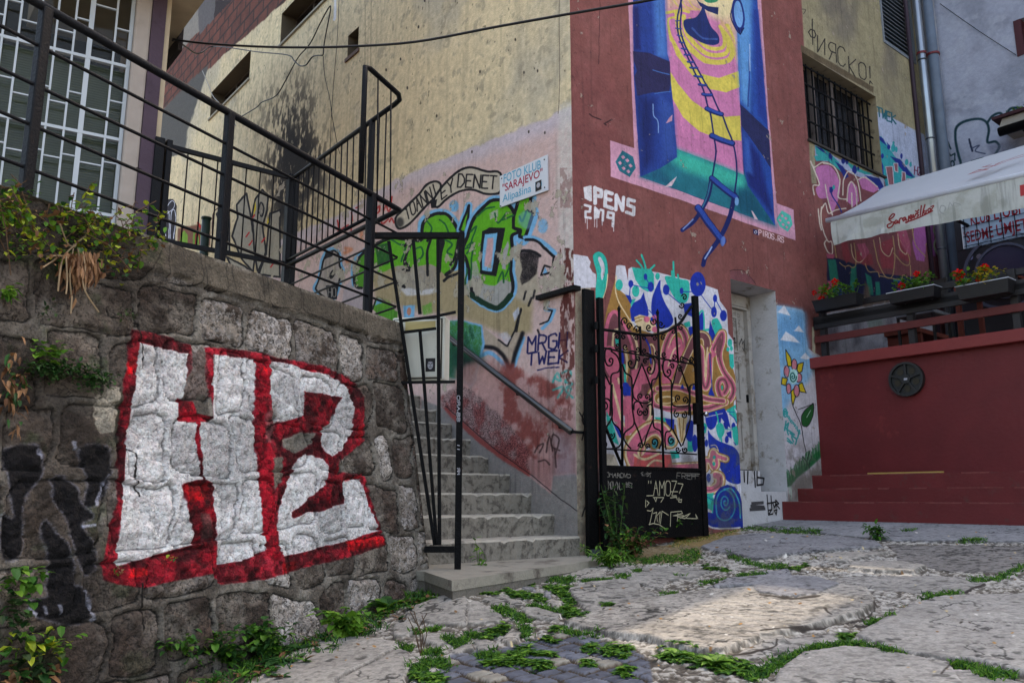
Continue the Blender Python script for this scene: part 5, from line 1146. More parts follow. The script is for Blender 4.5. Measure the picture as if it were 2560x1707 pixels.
    slab([(1500, 805), (1620, 730), (1780, 645), (1950, 600), (2352, 590), (2900, 590), (2900, 1100), (2352, 1000), (2100, 930), (1950, 925), (1700, 880)], .036, (166, 160, 152), .25, wob=5)
    slab([(1105, 990), (1240, 890), (1450, 862), (1620, 876), (1800, 910), (1975, 942), (2000, 985), (2140, 990), (2200, 1100), (2200, 1400), (1000, 1400), (1080, 1100)], .034, (166, 160, 152), .25, wob=5)
    slab([(2010, 1000), (2130, 1000), (2600, 1100), (2600, 1400), (2240, 1400)], .03, (162, 156, 148), .3)
    slab([(55, 565), (170, 520), (330, 520), (500, 590), (350, 640), (150, 690), (85, 640)], .03, G1, .8); slab([(255, 452), (600, 442), (765, 470), (700, 500), (560, 520), (500, 560), (370, 530)], .024, G1, .5); slab([(0, 442), (250, 440), (225, 500), (50, 522), (-60, 520)], .026, G2, .2)
    slab([(820, 922), (1000, 835), (1300, 792), (1440, 785), (1400, 832), (1200, 872), (1000, 905), (900, 935)], .012, (164, 158, 150), 1.2); slab([(1040, 472), (1160, 460), (1182, 500), (1050, 502)], .03, GB); slab([(1010, 815), (1130, 805), (1150, 835), (1020, 850)], .03, G1)
    c.ctx = N2
    slab([(50, 665), (340, 572), (520, 540), (655, 545), (670, 620), (650, 700), (645, 770), (400, 782), (250, 760), (60, 735)], .034, G1, .4); slab([(680, 600), (780, 600), (880, 640), (1010, 682), (1010, 732), (665, 765), (668, 690)], .030, G1, .4)
    slab([(1430, 222), (1550, 180), (2050, 138), (2000, 240), (1700, 292), (1500, 270)], .026, G2, .2); slab([(1660, 405), (1900, 320), (2200, 290), (2352, 330), (2352, 470), (1950, 500), (1900, 545), (1780, 545), (1680, 470)], .04, G1, .7)
    slab([(-60, 765), (100, 752), (255, 792), (100, 850), (-60, 870)], .028, G1); slab([(228, 852), (500, 822), (565, 862), (400, 950), (240, 905)], .03, G1); slab([(700, 795), (1000, 745), (1130, 762), (1000, 822), (800, 852)], .026, (142, 138, 134)); slab([(980, 905), (1100, 790), (1192, 832), (1150, 900), (1080, 932)], .034, G2, .3)
    slab([(720, 892), (850, 880), (962, 940), (930, 992), (760, 985)], .03, G1); slab([(480, 1002), (690, 900), (730, 970), (640, 982), (560, 1022)], .026, G1); slab([(700, 472), (780, 440), (965, 458), (800, 502), (680, 552)], .024, G1); slab([(1420, 552), (1500, 520), (1600, 540), (1560, 602)], .03, G2); slab([(1190, 620), (1350, 610), (1590, 650), (1540, 700), (1250, 690)], .03, G1)
    slab([(890, 400), (1040, 380), (1080, 430), (900, 440)], .02, GB); slab([(830, 560), (1060, 540), (1180, 560), (1230, 600), (1000, 620), (800, 590)], .022, G1); slab([(60, 520), (200, 470), (240, 490), (100, 560)], .03, G1); slab([(230, 430), (480, 385), (470, 430), (300, 460)], .025, G1)
    slab([(1200, 400), (1320, 390), (1340, 450), (1200, 450)], .03, GB); slab([(1420, 430), (1490, 430), (1490, 520), (1420, 510)], .028, GB); slab([(1000, 270), (1300, 260), (1290, 300), (1010, 310)], .02, G1)
    c.ctx = N5
    slab([(430, 960), (540, 850), (640, 760), (745, 690), (1000, 690), (1195, 722), (1160, 742), (1050, 800), (860, 900), (700, 1000), (430, 1060)], .036, G1, .25, wob=5); slab([(1170, 742), (1215, 760), (1235, 830), (1190, 920), (1100, 1000), (880, 1000), (870, 905), (1060, 802)], .034, G1, .25, wob=5)
    c.wob = 10
    # cracks
    c.ctx = Z4
    for P in ([(1100, 830), (1060, 860), (850, 900)], [(1010, 610), (1150, 632), (1320, 615)], [(1340, 680), (1385, 710)], [(1990, 950), (1940, 1010)], [(1600, 640), (1550, 700), (1300, 765), (1020, 800)], [(1500, 745), (1560, 740)], [(2150, 540), (2060, 580), (2352, 585)]):
        c.stroke(P, 8, (52, 46, 42), soft=2)
    # trodden soil by the gate, under the weeds
    c.ctx = Z4
    c.poly([(210, 400), (260, 330), (560, 330), (700, 240), (920, 240), (900, 270), (720, 345), (700, 420), (400, 430)], (118, 96, 62), soft=8, a=.8, grain=.3); c.poly([(560, 330), (720, 260), (940, 255), (720, 340)], (150, 122, 74), soft=8, a=.7, grain=.4)
    c.ctx = N5; c.poly([(-900, 900), (300, 760), (700, 640), (1000, 560), (1060, 480), (1300, 440), (1240, 520), (1040, 600), (860, 690), (740, 690), (560, 830), (430, 900), (300, 1100), (-900, 1300)], (74, 62, 50), soft=8, a=.85, grain=.2)
    k = fbm(sh, 5, 2, 209)
    c.rgb *= (.94 + .12 * k)[..., None]
    # scattered ochre leaf litter and pale chips
    r = random.Random(9)
    for i in range(260):
        u = r.uniform(420, 2540); v = r.uniform(1330, 1700)
        c.ctx = (0, 0, 1); c.wob = 0
        s = r.uniform(1.2, 3.2); c.ell(u, v, s * 1.6, s * .7, r.choice([(170, 120, 60), (190, 170, 130), (120, 84, 50), (205, 200, 190), (60, 52, 46)]), soft=1, rot=r.uniform(-30, 30))
    c.hgt = h + mound
    return c
def grid_mesh(c, step, disp, name, m, amask=None, amp=1.0):
    """displaced sheet sampled from a canvas height map"""
    k = max(1, int(round(step * c.ppm)))
    js = np.arange(0, c.H, k); is_ = np.arange(0, c.W, k)
    if js[-1] != c.H - 1: js = np.append(js, c.H - 1)
    if is_[-1] != c.W - 1: is_ = np.append(is_, c.W - 1)
    A = c.a0 + (is_ + .5) / c.ppm; Z = c.z0 + (js + .5) / c.ppm
    AA, ZZ = np.meshgrid(A, Z); D = disp[np.ix_(js, is_)] * amp
    pl = c.pl
    if amask is not None: AA, ZZ, D = amask(AA, ZZ, D)
    P = pl.P + AA[..., None] * pl.e1 + ZZ[..., None] * pl.e2 + D[..., None] * pl.n
    nh, nw = AA.shape
    V = P.reshape(-1, 3)
    idx = np.arange(nh * nw).reshape(nh, nw)
    F = np.stack([idx[:-1, :-1], idx[:-1, 1:], idx[1:, 1:], idx[1:, :-1]], -1).reshape(-1, 4)
    a, b, d = V[F[0, 0]], V[F[0, 1]], V[F[0, 3]]
    if np.cross(b - a, d - a) @ pl.n < 0: F = F[:, ::-1]
    me = bpy.data.meshes.new(name)
    me.vertices.add(len(V)); me.vertices.foreach_set('co', V.astype(np.float32).ravel())
    me.loops.add(F.size); me.loops.foreach_set('vertex_index', F.ravel().astype(np.int32))
    me.polygons.add(len(F)); me.polygons.foreach_set('loop_start', (np.arange(len(F)) * 4).astype(np.int32))
    me.polygons.foreach_set('loop_total', np.full(len(F), 4, np.int32)); me.polygons.foreach_set('use_smooth', np.ones(len(F), bool))
    me.update(calc_edges=True)
    uv = me.uv_layers.new(name='uv')
    UVv = np.stack([(AA - c.a0) / (c.a1 - c.a0), (ZZ - c.z0) / (c.z1 - c.z0)], -1).reshape(-1, 2)
    uv.data.foreach_set('uv', UVv[F.ravel()].astype(np.float32).ravel())
    me.materials.append(m)
    ob = bpy.data.objects.new(name, me); COL.objects.link(ob)
    return ob, P
cg = paint_ground()
m_ground = matimg('ground_paving', cg.image('ground_paving'), rough=.9, bump=.25, bscale=120)
ground, _ = grid_mesh(cg, .0105, cg.hgt, 'ground', m_ground)
tag(ground, 'broken pale concrete slabs and grey setts with cracks sloping up to the house', kind='structure')
mb = MB()
m_far = mat('plain_ground', (140, 136, 130), rough=.95, var=.1, scale=3, bump=.4)
def gz(x, y, d=0): return (x, y, min(ground_z(x, y), 1.6) + d)
XS = (-40, -12, -2.9, 5.6, 14, 40); YS = (-40, -12, -3, 2.1, 9.6, 30)
for i in range(5):
    for j in range(5):
        if i == 2 and j == 3: continue
        mb.face([(XS[i], YS[j], ground_z(XS[i], YS[j])), (XS[i + 1], YS[j], ground_z(XS[i + 1], YS[j])), (XS[i + 1], YS[j + 1], ground_z(XS[i + 1], YS[j + 1])), (XS[i], YS[j + 1], ground_z(XS[i], YS[j + 1]))], m_far)
g2 = mb.build('pavement'); tag(g2, 'plain concrete paving continuing round the broken slabs', kind='structure')

# ---------------------------------------------------------------- stone retaining wall
cs = paint_stone()
m_stone = matimg('painted_rubble_stone', cs.image('painted_rubble_stone'), rough=.88, bump=.7, bscale=75, bdist=.006)
wallT = thing('stone_retaining_wall', tuple(SW.at(-2, .4)), 'rough grey stone retaining wall with big white and red H2 graffiti', 'stone wall')
rg = np.minimum(cs.hgt, .9) * .017 + ((cs.n1 - .5) * .04 * np.clip(cs.rough, .3, 1.2) + (cs.n2 - .5) * .018 - sstep(.8, .97, cs.rdg) * .010 - sstep(.85, .97, cs.rd2) * .004) * (1 - cs.edge) + .010 * sstep(.97, 1, cs.edge) - .014 * sstep(.3, .7, cs.edge) * (cs.edge < .985) + .004
rg = np.where(cs.copk > .5, .034 + .010 * (cs.n2 - .5), rg)
def aend(Z):  # right-hand end of the face
    return np.interp(Z, [0, .45, 1.3, 1.9, 2.2], [.11, .09, .05, .01, 0.0])
def wmask(AA, ZZ, D):
    e = aend(ZZ)
    D = D * sstep(0, .03, e - AA) - .05 * (AA >= e)
    return np.minimum(AA, e), ZZ, D
face, _ = grid_mesh(cs, .0085, rg, 'stone_face', m_stone, wmask)
face.location = tuple(-np.array(wallT['_o'])); face.parent = wallT
m_cop = mat('coping_mortar', (118, 110, 100), rough=.95, dirt=(70, 64, 56), dscale=5, bump=.5, bscale=30)
m_rub = mat('plain_rubble', (100, 90, 80), rough=.95, dirt=(56, 50, 44), dscale=4, bump=.8, bscale=12)
T0 = SW.at(0, TOPW)
mb = MB()
tl = SW.at(-4.2, TOPW)
bk = -nS * .32
mb.face([tl + nS * .030, T0 + nS * .030, T0 + bk + np.array([0, 0, .012]), tl + bk + np.array([0, 0, .012])], m_cop)
mb.build('coping', wallT)
mb = MB()
# end face towards the stairs, running back along the flight
e0 = SW.at(aend(0.0), 0, -.03); e1 = SW.at(0, TW_Z, -.03)
for k in range(6):
    za, zb = TOPW * k / 6, TOPW * (k + 1) / 6
    A = SW.at(float(aend(za)), za, .0); B = SW.at(float(aend(zb)), zb, .0)
    mb.face([A, A + dL * 3.2 + np.array([0, 0, 0]), B + dL * 3.2, B], m_rub)
mb.build('end_face', wallT)
# upper street level behind the wall
mb = MB()
zt = TOPW - .03
mb.face([tuple(T0 + bk * .9 + np.array([0, 0, -.02])), tuple(YW.at(2.62, zt, 1.70)), tuple(YW.at(2.62, zt, 0)), tuple(YW.at(17, zt, 0)), tuple(YW.at(17, zt, 6)), tuple(tl + bk * .9 + np.array([0, 0, -.02]))], mat('upper_paving', (112, 106, 98), rough=.95, bump=.4))
up = mb.build('upper_path'); tag(up, 'raised path behind the stone wall leading past the gate', kind='structure')

# ---------------------------------------------------------------- the house on the corner
cy = paint_yellow(); cr = paint_red()
m_y = matimg('yellow_wall_paint', cy.image('yellow_wall_paint'), rough=.92, bump=.45, bscale=70)
m_r = matimg('red_wall_paint', cr.image('red_wall_paint'), rough=.85, bump=.3, bscale=60)
house = thing('corner_house', tuple(CORN + np.array([0, 0, .5])), 'old corner house with cream flank and dark red front covered in murals', 'house')
TOPZ = 15.5
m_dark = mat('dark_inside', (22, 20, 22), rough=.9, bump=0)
def hole_px(pl, L, R, T, B):
    return [pl.px(*p) for p in (L, R, T, B)]
w2tl = YW.px(704, 36); w2bl = YW.px(700, 115); w2r = YW.px(830, 0)
w1tl = YW.px(530, 228); w1bl = YW.px(524, 302); w1tr = YW.px(627, 125); w1br = YW.px(623, 197)
s_ = YW.px(868, 150); s2 = YW.px(897, 75)
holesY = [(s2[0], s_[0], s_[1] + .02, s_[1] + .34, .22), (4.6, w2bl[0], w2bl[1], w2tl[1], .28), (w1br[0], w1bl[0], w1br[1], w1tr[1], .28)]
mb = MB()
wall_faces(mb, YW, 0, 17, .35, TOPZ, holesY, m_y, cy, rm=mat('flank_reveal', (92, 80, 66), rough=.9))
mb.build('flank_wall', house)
aDL = RW.px(1827, 720)[0]; aDR = RW.px(1940, 760)[0]; zDT = RW.px(1827, 697)[1]; zDT2 = RW.px(1937, 727)[1]; zDT = (zDT + zDT2) / 2
zg = ground_z(*RW.at((aDL + aDR) / 2, 0)[:2]) - .03
wb = (RW.px(2020, 345)[0], RW.px(2198, 440)[0] + .1, 5.09, 6.20)
lo = (RW.px(2208, 107)[0], RW.px(2290, 165)[0], 7.13, 8.45)
m_white = mat('peeling_white_plaster', (186, 184, 186), rough=.9, dirt=(120, 112, 100), dscale=6, dthr=.56, bump=.3)
m_tanr = mat('tan_reveal', (132, 120, 98), rough=.9, dirt=(80, 70, 58), dscale=7)
mb = MB()
DREC = .42
wall_faces(mb, RW, 0, 7.3, .40, TOPZ, [(aDL, aDR, zg, zDT, DREC, m_white), (wb[0], wb[1], wb[2], wb[3], .22, m_tanr), (lo[0], lo[1], lo[2], lo[3], .1, m_tanr)], m_r, cr)
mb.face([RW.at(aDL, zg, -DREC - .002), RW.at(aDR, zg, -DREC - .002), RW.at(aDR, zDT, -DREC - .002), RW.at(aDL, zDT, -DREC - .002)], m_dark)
mb.build('front_wall', house)
mb = MB(); mb.face([YW.at(0, TOPZ), YW.at(17, TOPZ), YW.at(17, TOPZ, -8), YW.at(0, TOPZ, -8)], mat('roof_sheet', (90, 70, 62))); mb.build('roof', house)
def sub(mb_, name, part, root, **k):
    """sub-part: geometry in world coordinates, parented to a part of root"""
    o = mb_.build(name, None, **k)
    V = np.array([v.co for v in o.data.vertices]) - np.array(root['_o'])
    o.data.vertices.foreach_set('co', V.astype(np.float32).ravel()); o.data.update()
    o.parent = part
    return o
# small flank windows
m_frame = mat('brown_window_frame', (62, 50, 44), rough=.6); m_sill = mat('pale_sill', (150, 142, 128), rough=.8)
m_glassd = mat('dusty_dark_glass', (34, 34, 38), rough=.25, var=.3, scale=2, bump=0, spec=.5)
for i, (a0, a1, z0, z1, d) in enumerate(holesY):
    mb = MB(); mb.pbox(YW, a0, a1, z0, z1, -d - .02, -d, m_glassd if i else m_dark)
    w = mb.build('window', house)
    mb = MB(); t = .05
    for q in ((a0, a0 + t, z0, z1), (a1 - t, a1, z0, z1), (a0 + t, a1 - t, z1 - t, z1), (a0 + t, a1 - t, z0, z0 + t)): mb.pbox(YW, *q, -d, -d + .05, m_frame if i else m_sill)
    if i:
        for k in (1, 2): 
            x = a0 + (a1 - a0) * k / 3; mb.pbox(YW, x - .03, x + .03, z0 + t, z1 - t, -d, -d + .045, m_frame)
    sub(mb, 'frame', w, house)
    mb = MB(); mb.pbox(YW, a0 - .03, a1 + .03, z0 - .035, z0 - .003, -.05, .03, m_sill) if i else mb.pbox(YW, a0 - .04, a1 + .04, z0 - .05, z0 - .002, -.02, .02, mat('rusty_rim', (96, 70, 56)))
    mb.build('sill', house)
# barred window
m_iron = mat('black_iron', (10, 11, 17), rough=.5, var=.3, scale=30, bump=.2, bscale=90, spec=.14, dirt=(44, 32, 28), dscale=14, dthr=.6)
m_iron2 = mat('dull_black_iron', (9, 9, 11), rough=.6, var=.3, scale=20, bump=.3, bscale=80, spec=.12, dirt=(48, 34, 30), dscale=14, dthr=.6)
mb = MB(); mb.pbox(RW, wb[0], wb[1], wb[2], wb[3], -.26, -.22, m_glassd); win = mb.build('window', house)
mb = MB()
for x in np.linspace(wb[0] + .06, wb[1] - .10, 13): mb.pbox(RW, x - .008, x + .008, wb[2] + .02, wb[3] - .06, -.085, -.069, m_iron2)
for z in np.linspace(wb[2] + .06, wb[3] - .10, 5): mb.pbox(RW, wb[0] + .02, wb[1] - .04, z - .011, z + .011, -.068, -.058, m_iron2)
sub(mb, 'bars', win, house)
mb = MB()
for x in (wb[0] + .12, wb[0] + .5, wb[0] + .95, wb[1] - .2): mb.pbox(RW, x - .035, x + .035, wb[2], wb[3], -.219, -.17, mat('grey_window_wood', (112, 102, 100), rough=.8, dirt=(60, 50, 46)))
sub(mb, 'frame', win, house)
sp = MB()
sp.pbox(RW, wb[0] - .02, wb[1] + .05, wb[2] - .03, wb[2] - .004, -.02, .03, mat('sill_strip', (60, 54, 50)))
sub(sp, 'sill', win, house)
# louvre
mb = MB(); mb.pbox(RW, lo[0], lo[1], lo[2], lo[3], -.12, -.10, m_dark); lv = mb.build('vent_louvre', house)
mb = MB(); m_alu = mat('grey_metal', (128, 136, 144), rough=.45, metal=.3, bump=.05)
for q in ((lo[0], lo[0] + .04, lo[2], lo[3]), (lo[1] - .04, lo[1], lo[2], lo[3]), (lo[0] + .04, lo[1] - .04, lo[2], lo[2] + .04)): mb.pbox(RW, *q, -.09, .012, m_alu)
sub(mb, 'frame', lv, house)
mb = MB()
z = lo[2] + .07
while z < lo[3]:
    mb.box(RW.at(lo[0] + .04, z, -.09), RW.e1 * (lo[1] - lo[0] - .08), RW.n * .07 - UPV * .05, UPV * .008, m_alu); z += .065
sub(mb, 'slats', lv, house)
# door in its deep recess
DP = RW
m_door = mat('flaking_white_door', (170, 164, 158), rough=.75, dirt=(110, 98, 84), dscale=5, dthr=.52, bump=.25, bscale=25)
zt1 = RW.px(1900, 1228)[1]; zt2 = RW.px(1890, 1174)[1]
aD0, aD1 = aDL, aDR
mbD = MB(); mbD.pbox(RW, aD0 + .005, aD1 - .07, zt2 + .02, zDT - .17, -DREC + .02, -DREC + .06, m_door)
# writing on the door (thin painted strokes)
def strokes3d(mbx, pl, o, ctx, items, w, m):
    """brush strokes as flat ribbons 1 mm proud of a plane; points in a photo window"""
    for P in items:
        Q = np.array([pl.px(ctx[0] + x * ctx[2], ctx[1] + y * ctx[2], o) for x, y in P])
        for i in range(len(Q) - 1):
            d = Q[i + 1] - Q[i]; L = np.linalg.norm(d)
            if L < 1e-6: continue
            d /= L; nn = np.array([-d[1], d[0]]) * w / 2; e = d * w * .3
            a, b = Q[i] - e, Q[i + 1] + e
            pts = [a + nn, a - nn, b - nn, b + nn]
            W = [pl.at(p[0], p[1], o) for p in pts]
            if np.cross(W[1] - W[0], W[3] - W[0]) @ pl.n < 0: W = W[::-1]
            mbx.face(W, m)
def text_items(txt, p0, p1, h, lean=(0, -1), jit=0):
    p0 = np.array(p0, float); p1 = np.array(p1, float); st = (p1 - p0) / len(txt); upv = np.array(lean, float) * h; r = random.Random(txt); out = []
    for i, ch in enumerate(txt):
        for seg in FONT.get(ch, '').split('|'):
            if seg: out.append([tuple(p0 + st * i + st * .78 * int(k[0]) / 4 + upv * int(k[1]) / 6 + np.array([r.uniform(-jit, jit), r.uniform(-jit, jit)])) for k in seg.split()])
    return out
m_ink = mat('marker_ink', (34, 32, 34), rough=.6, bump=0)
mb = mbD; CT_I = (1780, 640, .2551)
its = text_items('ZL', (200, 850), (250, 850), 50) + [[(265, 870), (290, 810), (300, 860), (320, 820), (315, 930), (300, 900)]]
strokes3d(mb, RW, -DREC + .0615, CT_I, its, .012, m_ink)
its = text_items('EBAR', (205, 560), (205, 700), 26, lean=(1, 0)) + text_items('ZENO', (250, 560), (250, 700), 24, lean=(1, 0)) + text_items('HOC', (215, 1020), (290, 1030), 40) + text_items('VIA', (240, 1240), (320, 1250), 60)
strokes3d(mb, RW, -DREC + .0615, CT_I, its, .005, mat('faint_marker', (110, 100, 98), bump=0))
door = mbD.build('door', house)
mb = MB()
for q in ((aD1 - .075, aD1 - .012, zt2, zDT - .02), (aD0 + .002, aD0 + .04, zt2, zDT - .02), (aD0 + .04, aD1 - .075, zDT - .14, zDT - .02), (aD0 + .04, aD1 - .075, zDT - .165, zDT - .145)): mb.pbox(RW, *q, -DREC + .005, -DREC + .11, m_door)
sub(mb, 'door_frame', door, house)
mb = MB(); wd = aD1 - aD0
H1 = zDT - .17
for (x0, x1, z0, z1) in ((aD0 + .10, aD1 - .20, zt2 + .12, zt2 + .62), (aD0 + .10, aD1 - .20, zt2 + .72, H1 - .55), (aD0 + .10, aD1 - .20, H1 - .47, H1 - .08)):
    for q in ((x0, x0 + .02, z0, z1), (x1 - .02, x1, z0, z1), (x0 + .02, x1 - .02, z0, z0 + .02), (x0 + .02, x1 - .02, z1 - .02, z1)): mb.pbox(RW, *q, -DREC + .058, -DREC + .075, m_door)
mb.pbox(RW, aD0 + .06, aD0 + .085, zt2 + .05, H1, -DREC + .058, -DREC + .08, m_door)
sub(mb, 'panel_moulding', door, house)
mb = MB(); mb.pbox(RW, aD1 - .10, aD1 - .07, zt2 + .72, zt2 + .80, -DREC + .06, -DREC + .075, m_iron2); sub(mb, 'lock', door, house)
# door steps inside the recess
CJ = (1780, 1000, .21683)
mb = MB(); mb.pbox(RW, aD0 + .004, aD1 - .02, zg - .1, zt1, -DREC, -.004, m_white)
strokes3d(mb, RW, -.0015, CJ, [[(635, 1090), (650, 1300)], [(680, 1100), (690, 1250)], [(635, 1190), (700, 1180)], [(700, 1180), (720, 1240), (740, 1170), (700, 1180)], [(740, 1240), (735, 1150), (770, 1190), (740, 1200), (780, 1250)], [(650, 1270), (690, 1260), (650, 1320), (700, 1310)], [(720, 1270), (740, 1320), (750, 1260), (720, 1270)]], .016, m_ink)
strokes3d(mb, RW, -.0015, CJ, [[(460, 1190), (590, 1180)], [(450, 1220), (600, 1230)], [(440, 1260), (610, 1250)]], .03, mat('soot', (70, 68, 70), bump=0))
mb.build('door_step', house)
mb = MB(); mb.pbox(RW, aD0 + .004, aD1 - .22, zt1 + .001, zt2, -DREC, -.16, m_white)
strokes3d(mb, RW, -.157, CJ, [[(370, 820), (375, 940)], [(415, 820), (410, 960)], [(490, 820), (500, 1000)], [(520, 820), (520, 980), (590, 970), (600, 900), (530, 890)]], .02, m_ink)
mb.build('threshold', house)

# ---------------------------------------------------------------- stair flight beside the flank
stair = thing('stone_staircase', tuple(YW.at(0, .5, .8)), 'worn grey concrete staircase climbing between stone wall and graffiti flank', 'staircase')
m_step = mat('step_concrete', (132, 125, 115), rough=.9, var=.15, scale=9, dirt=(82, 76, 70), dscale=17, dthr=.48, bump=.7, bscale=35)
m_tread = mat('lit_worn_tread', (172, 163, 150), rough=.9, var=.1, scale=6, dirt=(120, 112, 102), dscale=8, dthr=.55, bump=.4)  # worn treads, also painted paler than the risers for light contrast
m_slab = mat('slab_concrete', (146, 140, 128), rough=.9, dirt=(92, 84, 76), dscale=4, bump=.5, bscale=25)
SA0, SZ0, RUN, RISE = -.02, .696, .289, .165
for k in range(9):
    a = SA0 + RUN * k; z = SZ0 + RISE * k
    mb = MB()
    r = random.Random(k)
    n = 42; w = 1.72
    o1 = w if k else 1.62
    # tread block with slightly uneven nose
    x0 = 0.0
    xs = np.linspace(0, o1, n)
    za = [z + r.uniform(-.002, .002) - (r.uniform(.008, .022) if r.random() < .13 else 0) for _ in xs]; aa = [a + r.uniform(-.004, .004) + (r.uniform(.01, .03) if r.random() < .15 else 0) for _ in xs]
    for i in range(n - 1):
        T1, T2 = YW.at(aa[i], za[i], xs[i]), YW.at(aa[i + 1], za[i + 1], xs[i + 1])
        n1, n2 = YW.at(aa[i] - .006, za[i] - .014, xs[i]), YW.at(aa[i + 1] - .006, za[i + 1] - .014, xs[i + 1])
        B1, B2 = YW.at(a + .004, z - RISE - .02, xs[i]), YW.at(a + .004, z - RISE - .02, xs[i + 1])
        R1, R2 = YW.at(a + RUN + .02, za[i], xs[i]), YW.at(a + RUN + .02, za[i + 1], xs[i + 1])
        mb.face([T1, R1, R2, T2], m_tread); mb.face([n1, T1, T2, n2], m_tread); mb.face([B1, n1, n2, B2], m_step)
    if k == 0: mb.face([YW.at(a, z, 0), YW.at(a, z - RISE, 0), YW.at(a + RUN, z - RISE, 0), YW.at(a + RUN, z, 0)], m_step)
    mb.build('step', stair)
P1 = atz(1512, 1397, .551); P2 = atz(1130, 1451, .551); P3 = atz(1060, 1428, .551)
P4 = YW.at(.1, .551, 1.75); P5 = YW.at(.1, .551, -.1)
mb = MB()
top = [P1, P2, P3, P4, P5]
def slabprism(mb, pts, th, m):
    lowp = [p - np.array([0, 0, th]) for p in pts]
    mb.face(pts, m)
    for i in range(len(pts)):
        j = (i + 1) % len(pts); mb.face([pts[i], lowp[i], lowp[j], pts[j]], m)
cen = sum(top) / 5
if np.cross(P2 - P1, P3 - P1)[2] < 0: top = top[::-1]
slabprism(mb, top, .055, m_slab); mb.build('bottom_slab', stair, bevel=.008)
mb = MB(); slabprism(mb, [cen + (p - cen) * .985 - np.array([0, 0, .056]) for p in top], .2, mat('slab_base', (110, 104, 96), rough=.9, bump=.6)); mb.build('slab_base', stair)

# handrail on the flank
m_rail = mat('worn_handrail', (34, 30, 34), rough=.28, var=.4, scale=25, spec=.8, bump=.05)
hr = thing('wall_handrail', tuple(YW.at(.9, 1.6, .08)), 'round dark handrail on the flank wall beside the stairs', 'handrail')
hA = YW.at(*YW.px(1112, 835, .08), .08); hB = YW.at(*YW.px(1428, 1079, .08), .08)
hA2 = hA + (hA - hB) * .06
mb = MB(); mb.tube([hA2, hA, hB], .027, m_rail, 12)
mb.build('rail', hr, smooth=True)
mb = MB(); mb.bar(hB, RW.at(.10, hB[2] - .002, .05), .028, .02, m_iron2); mb.build('end_strap', hr)
for t in (.08, .62, .92):
    P = hA + (hB - hA) * t; mb = MB(); mb.tube([P - UPV * .02, P - UPV * .045, P - UPV * .045 - YW.n * .08], .007, m_iron2, 6); mb.build('bracket', hr)

# ---------------------------------------------------------------- railing on the stone wall
RP_ = Plane(np.array([T0[0], T0[1], 0]) - nS * .06, dS, n=nS)
KX, KZ = RP_.px(998, 518)
Kpt = RP_.at(KX, 0)
KP_ = Plane(Kpt, dL, n=-dR)
rail = thing('wall_railing', tuple(RP_.at(-1.5, TW_Z)), 'black tube railing with four bars along the top of the stone wall', 'railing')
mr = m_iron
ztop = 2.965; zb = [2.79, 2.62, 2.45, 2.27]
ret = .44
mb = MB(); mb.tube([RP_.at(-4.3, ztop), RP_.at(KX - .03, ztop), RP_.at(KX, ztop) + np.array([0, 0, 0]), KP_.at(.03, ztop), KP_.at(1.86, ztop + .015)], .020, mr, 10); mb.build('top_rail', rail, smooth=True)
for z in zb:
    mb = MB(); mb.tube([RP_.at(-4.3, z), RP_.at(KX - .01, z), KP_.at(.02, z), KP_.at(1.84, z)], .0082, mr, 8); mb.build('bar', rail, smooth=True)
for (u, v) in ((80, 330), (560, 500), (926, 620)):
    a = RP_.px(u, v)[0]
    mb = MB(); mb.pbox(RP_, a - .022, a + .022, TOPW - .02, ztop, -.02, .02, mr); mb.build('post', rail, bevel=.006)
# picket guard standing on the return
guard = thing('picket_guard', tuple(KP_.at(.9, 2.2)), 'tall black picket guard with a rounded loop end above the stairs', 'railing')
zt_ = 3.80; zl = 3.0
loopA = RP_.px(912, 198)[0]
gp = [KP_.at(1.90, zt_ - .02), KP_.at(.22, zt_), KP_.at(.10, zt_), KP_.at(.035, zt_ + .01), RP_.at(KX - .05, zt_ + .015), RP_.at(KX - .14, zt_ + .02), RP_.at(loopA + .05, zt_ + .035), RP_.at(loopA, zt_ + .02), RP_.at(loopA, zt_ - .08), RP_.at(loopA, 3.0)]
mb = MB(); mb.tube(gp, .0185, mr, 10); mb.build('top_rail', guard, smooth=True)
mb = MB(); mb.tube([KP_.at(1.90, zl + .03), KP_.at(.42, zl + .03)], .014, mr, 8); mb.build('bottom_rail', guard, smooth=True)
for i in range(17):
    a = 1.82 - i * .1
    mb = MB(); mb.tube([KP_.at(a, zt_), KP_.at(a - (.02 if i < 14 else 0), zl + .03 if i < 14 else ztop)], .006, mr, 6); mb.build('picket', guard, smooth=True)
for t in (.33, .68):
    P = RP_.at(loopA + (KX - loopA) * t, zt_ + .03); mb = MB(); mb.tube([P, np.array([P[0] + .02, P[1], 2.97])], .006, mr, 6); mb.build('picket', guard, smooth=True)
a = KP_.px(930, 330)[0]
mb = MB(); mb.pbox(KP_, a - .02, a + .02, 2.2, zt_, -.02, .02, mr); mb.build('post', guard, bevel=.006)
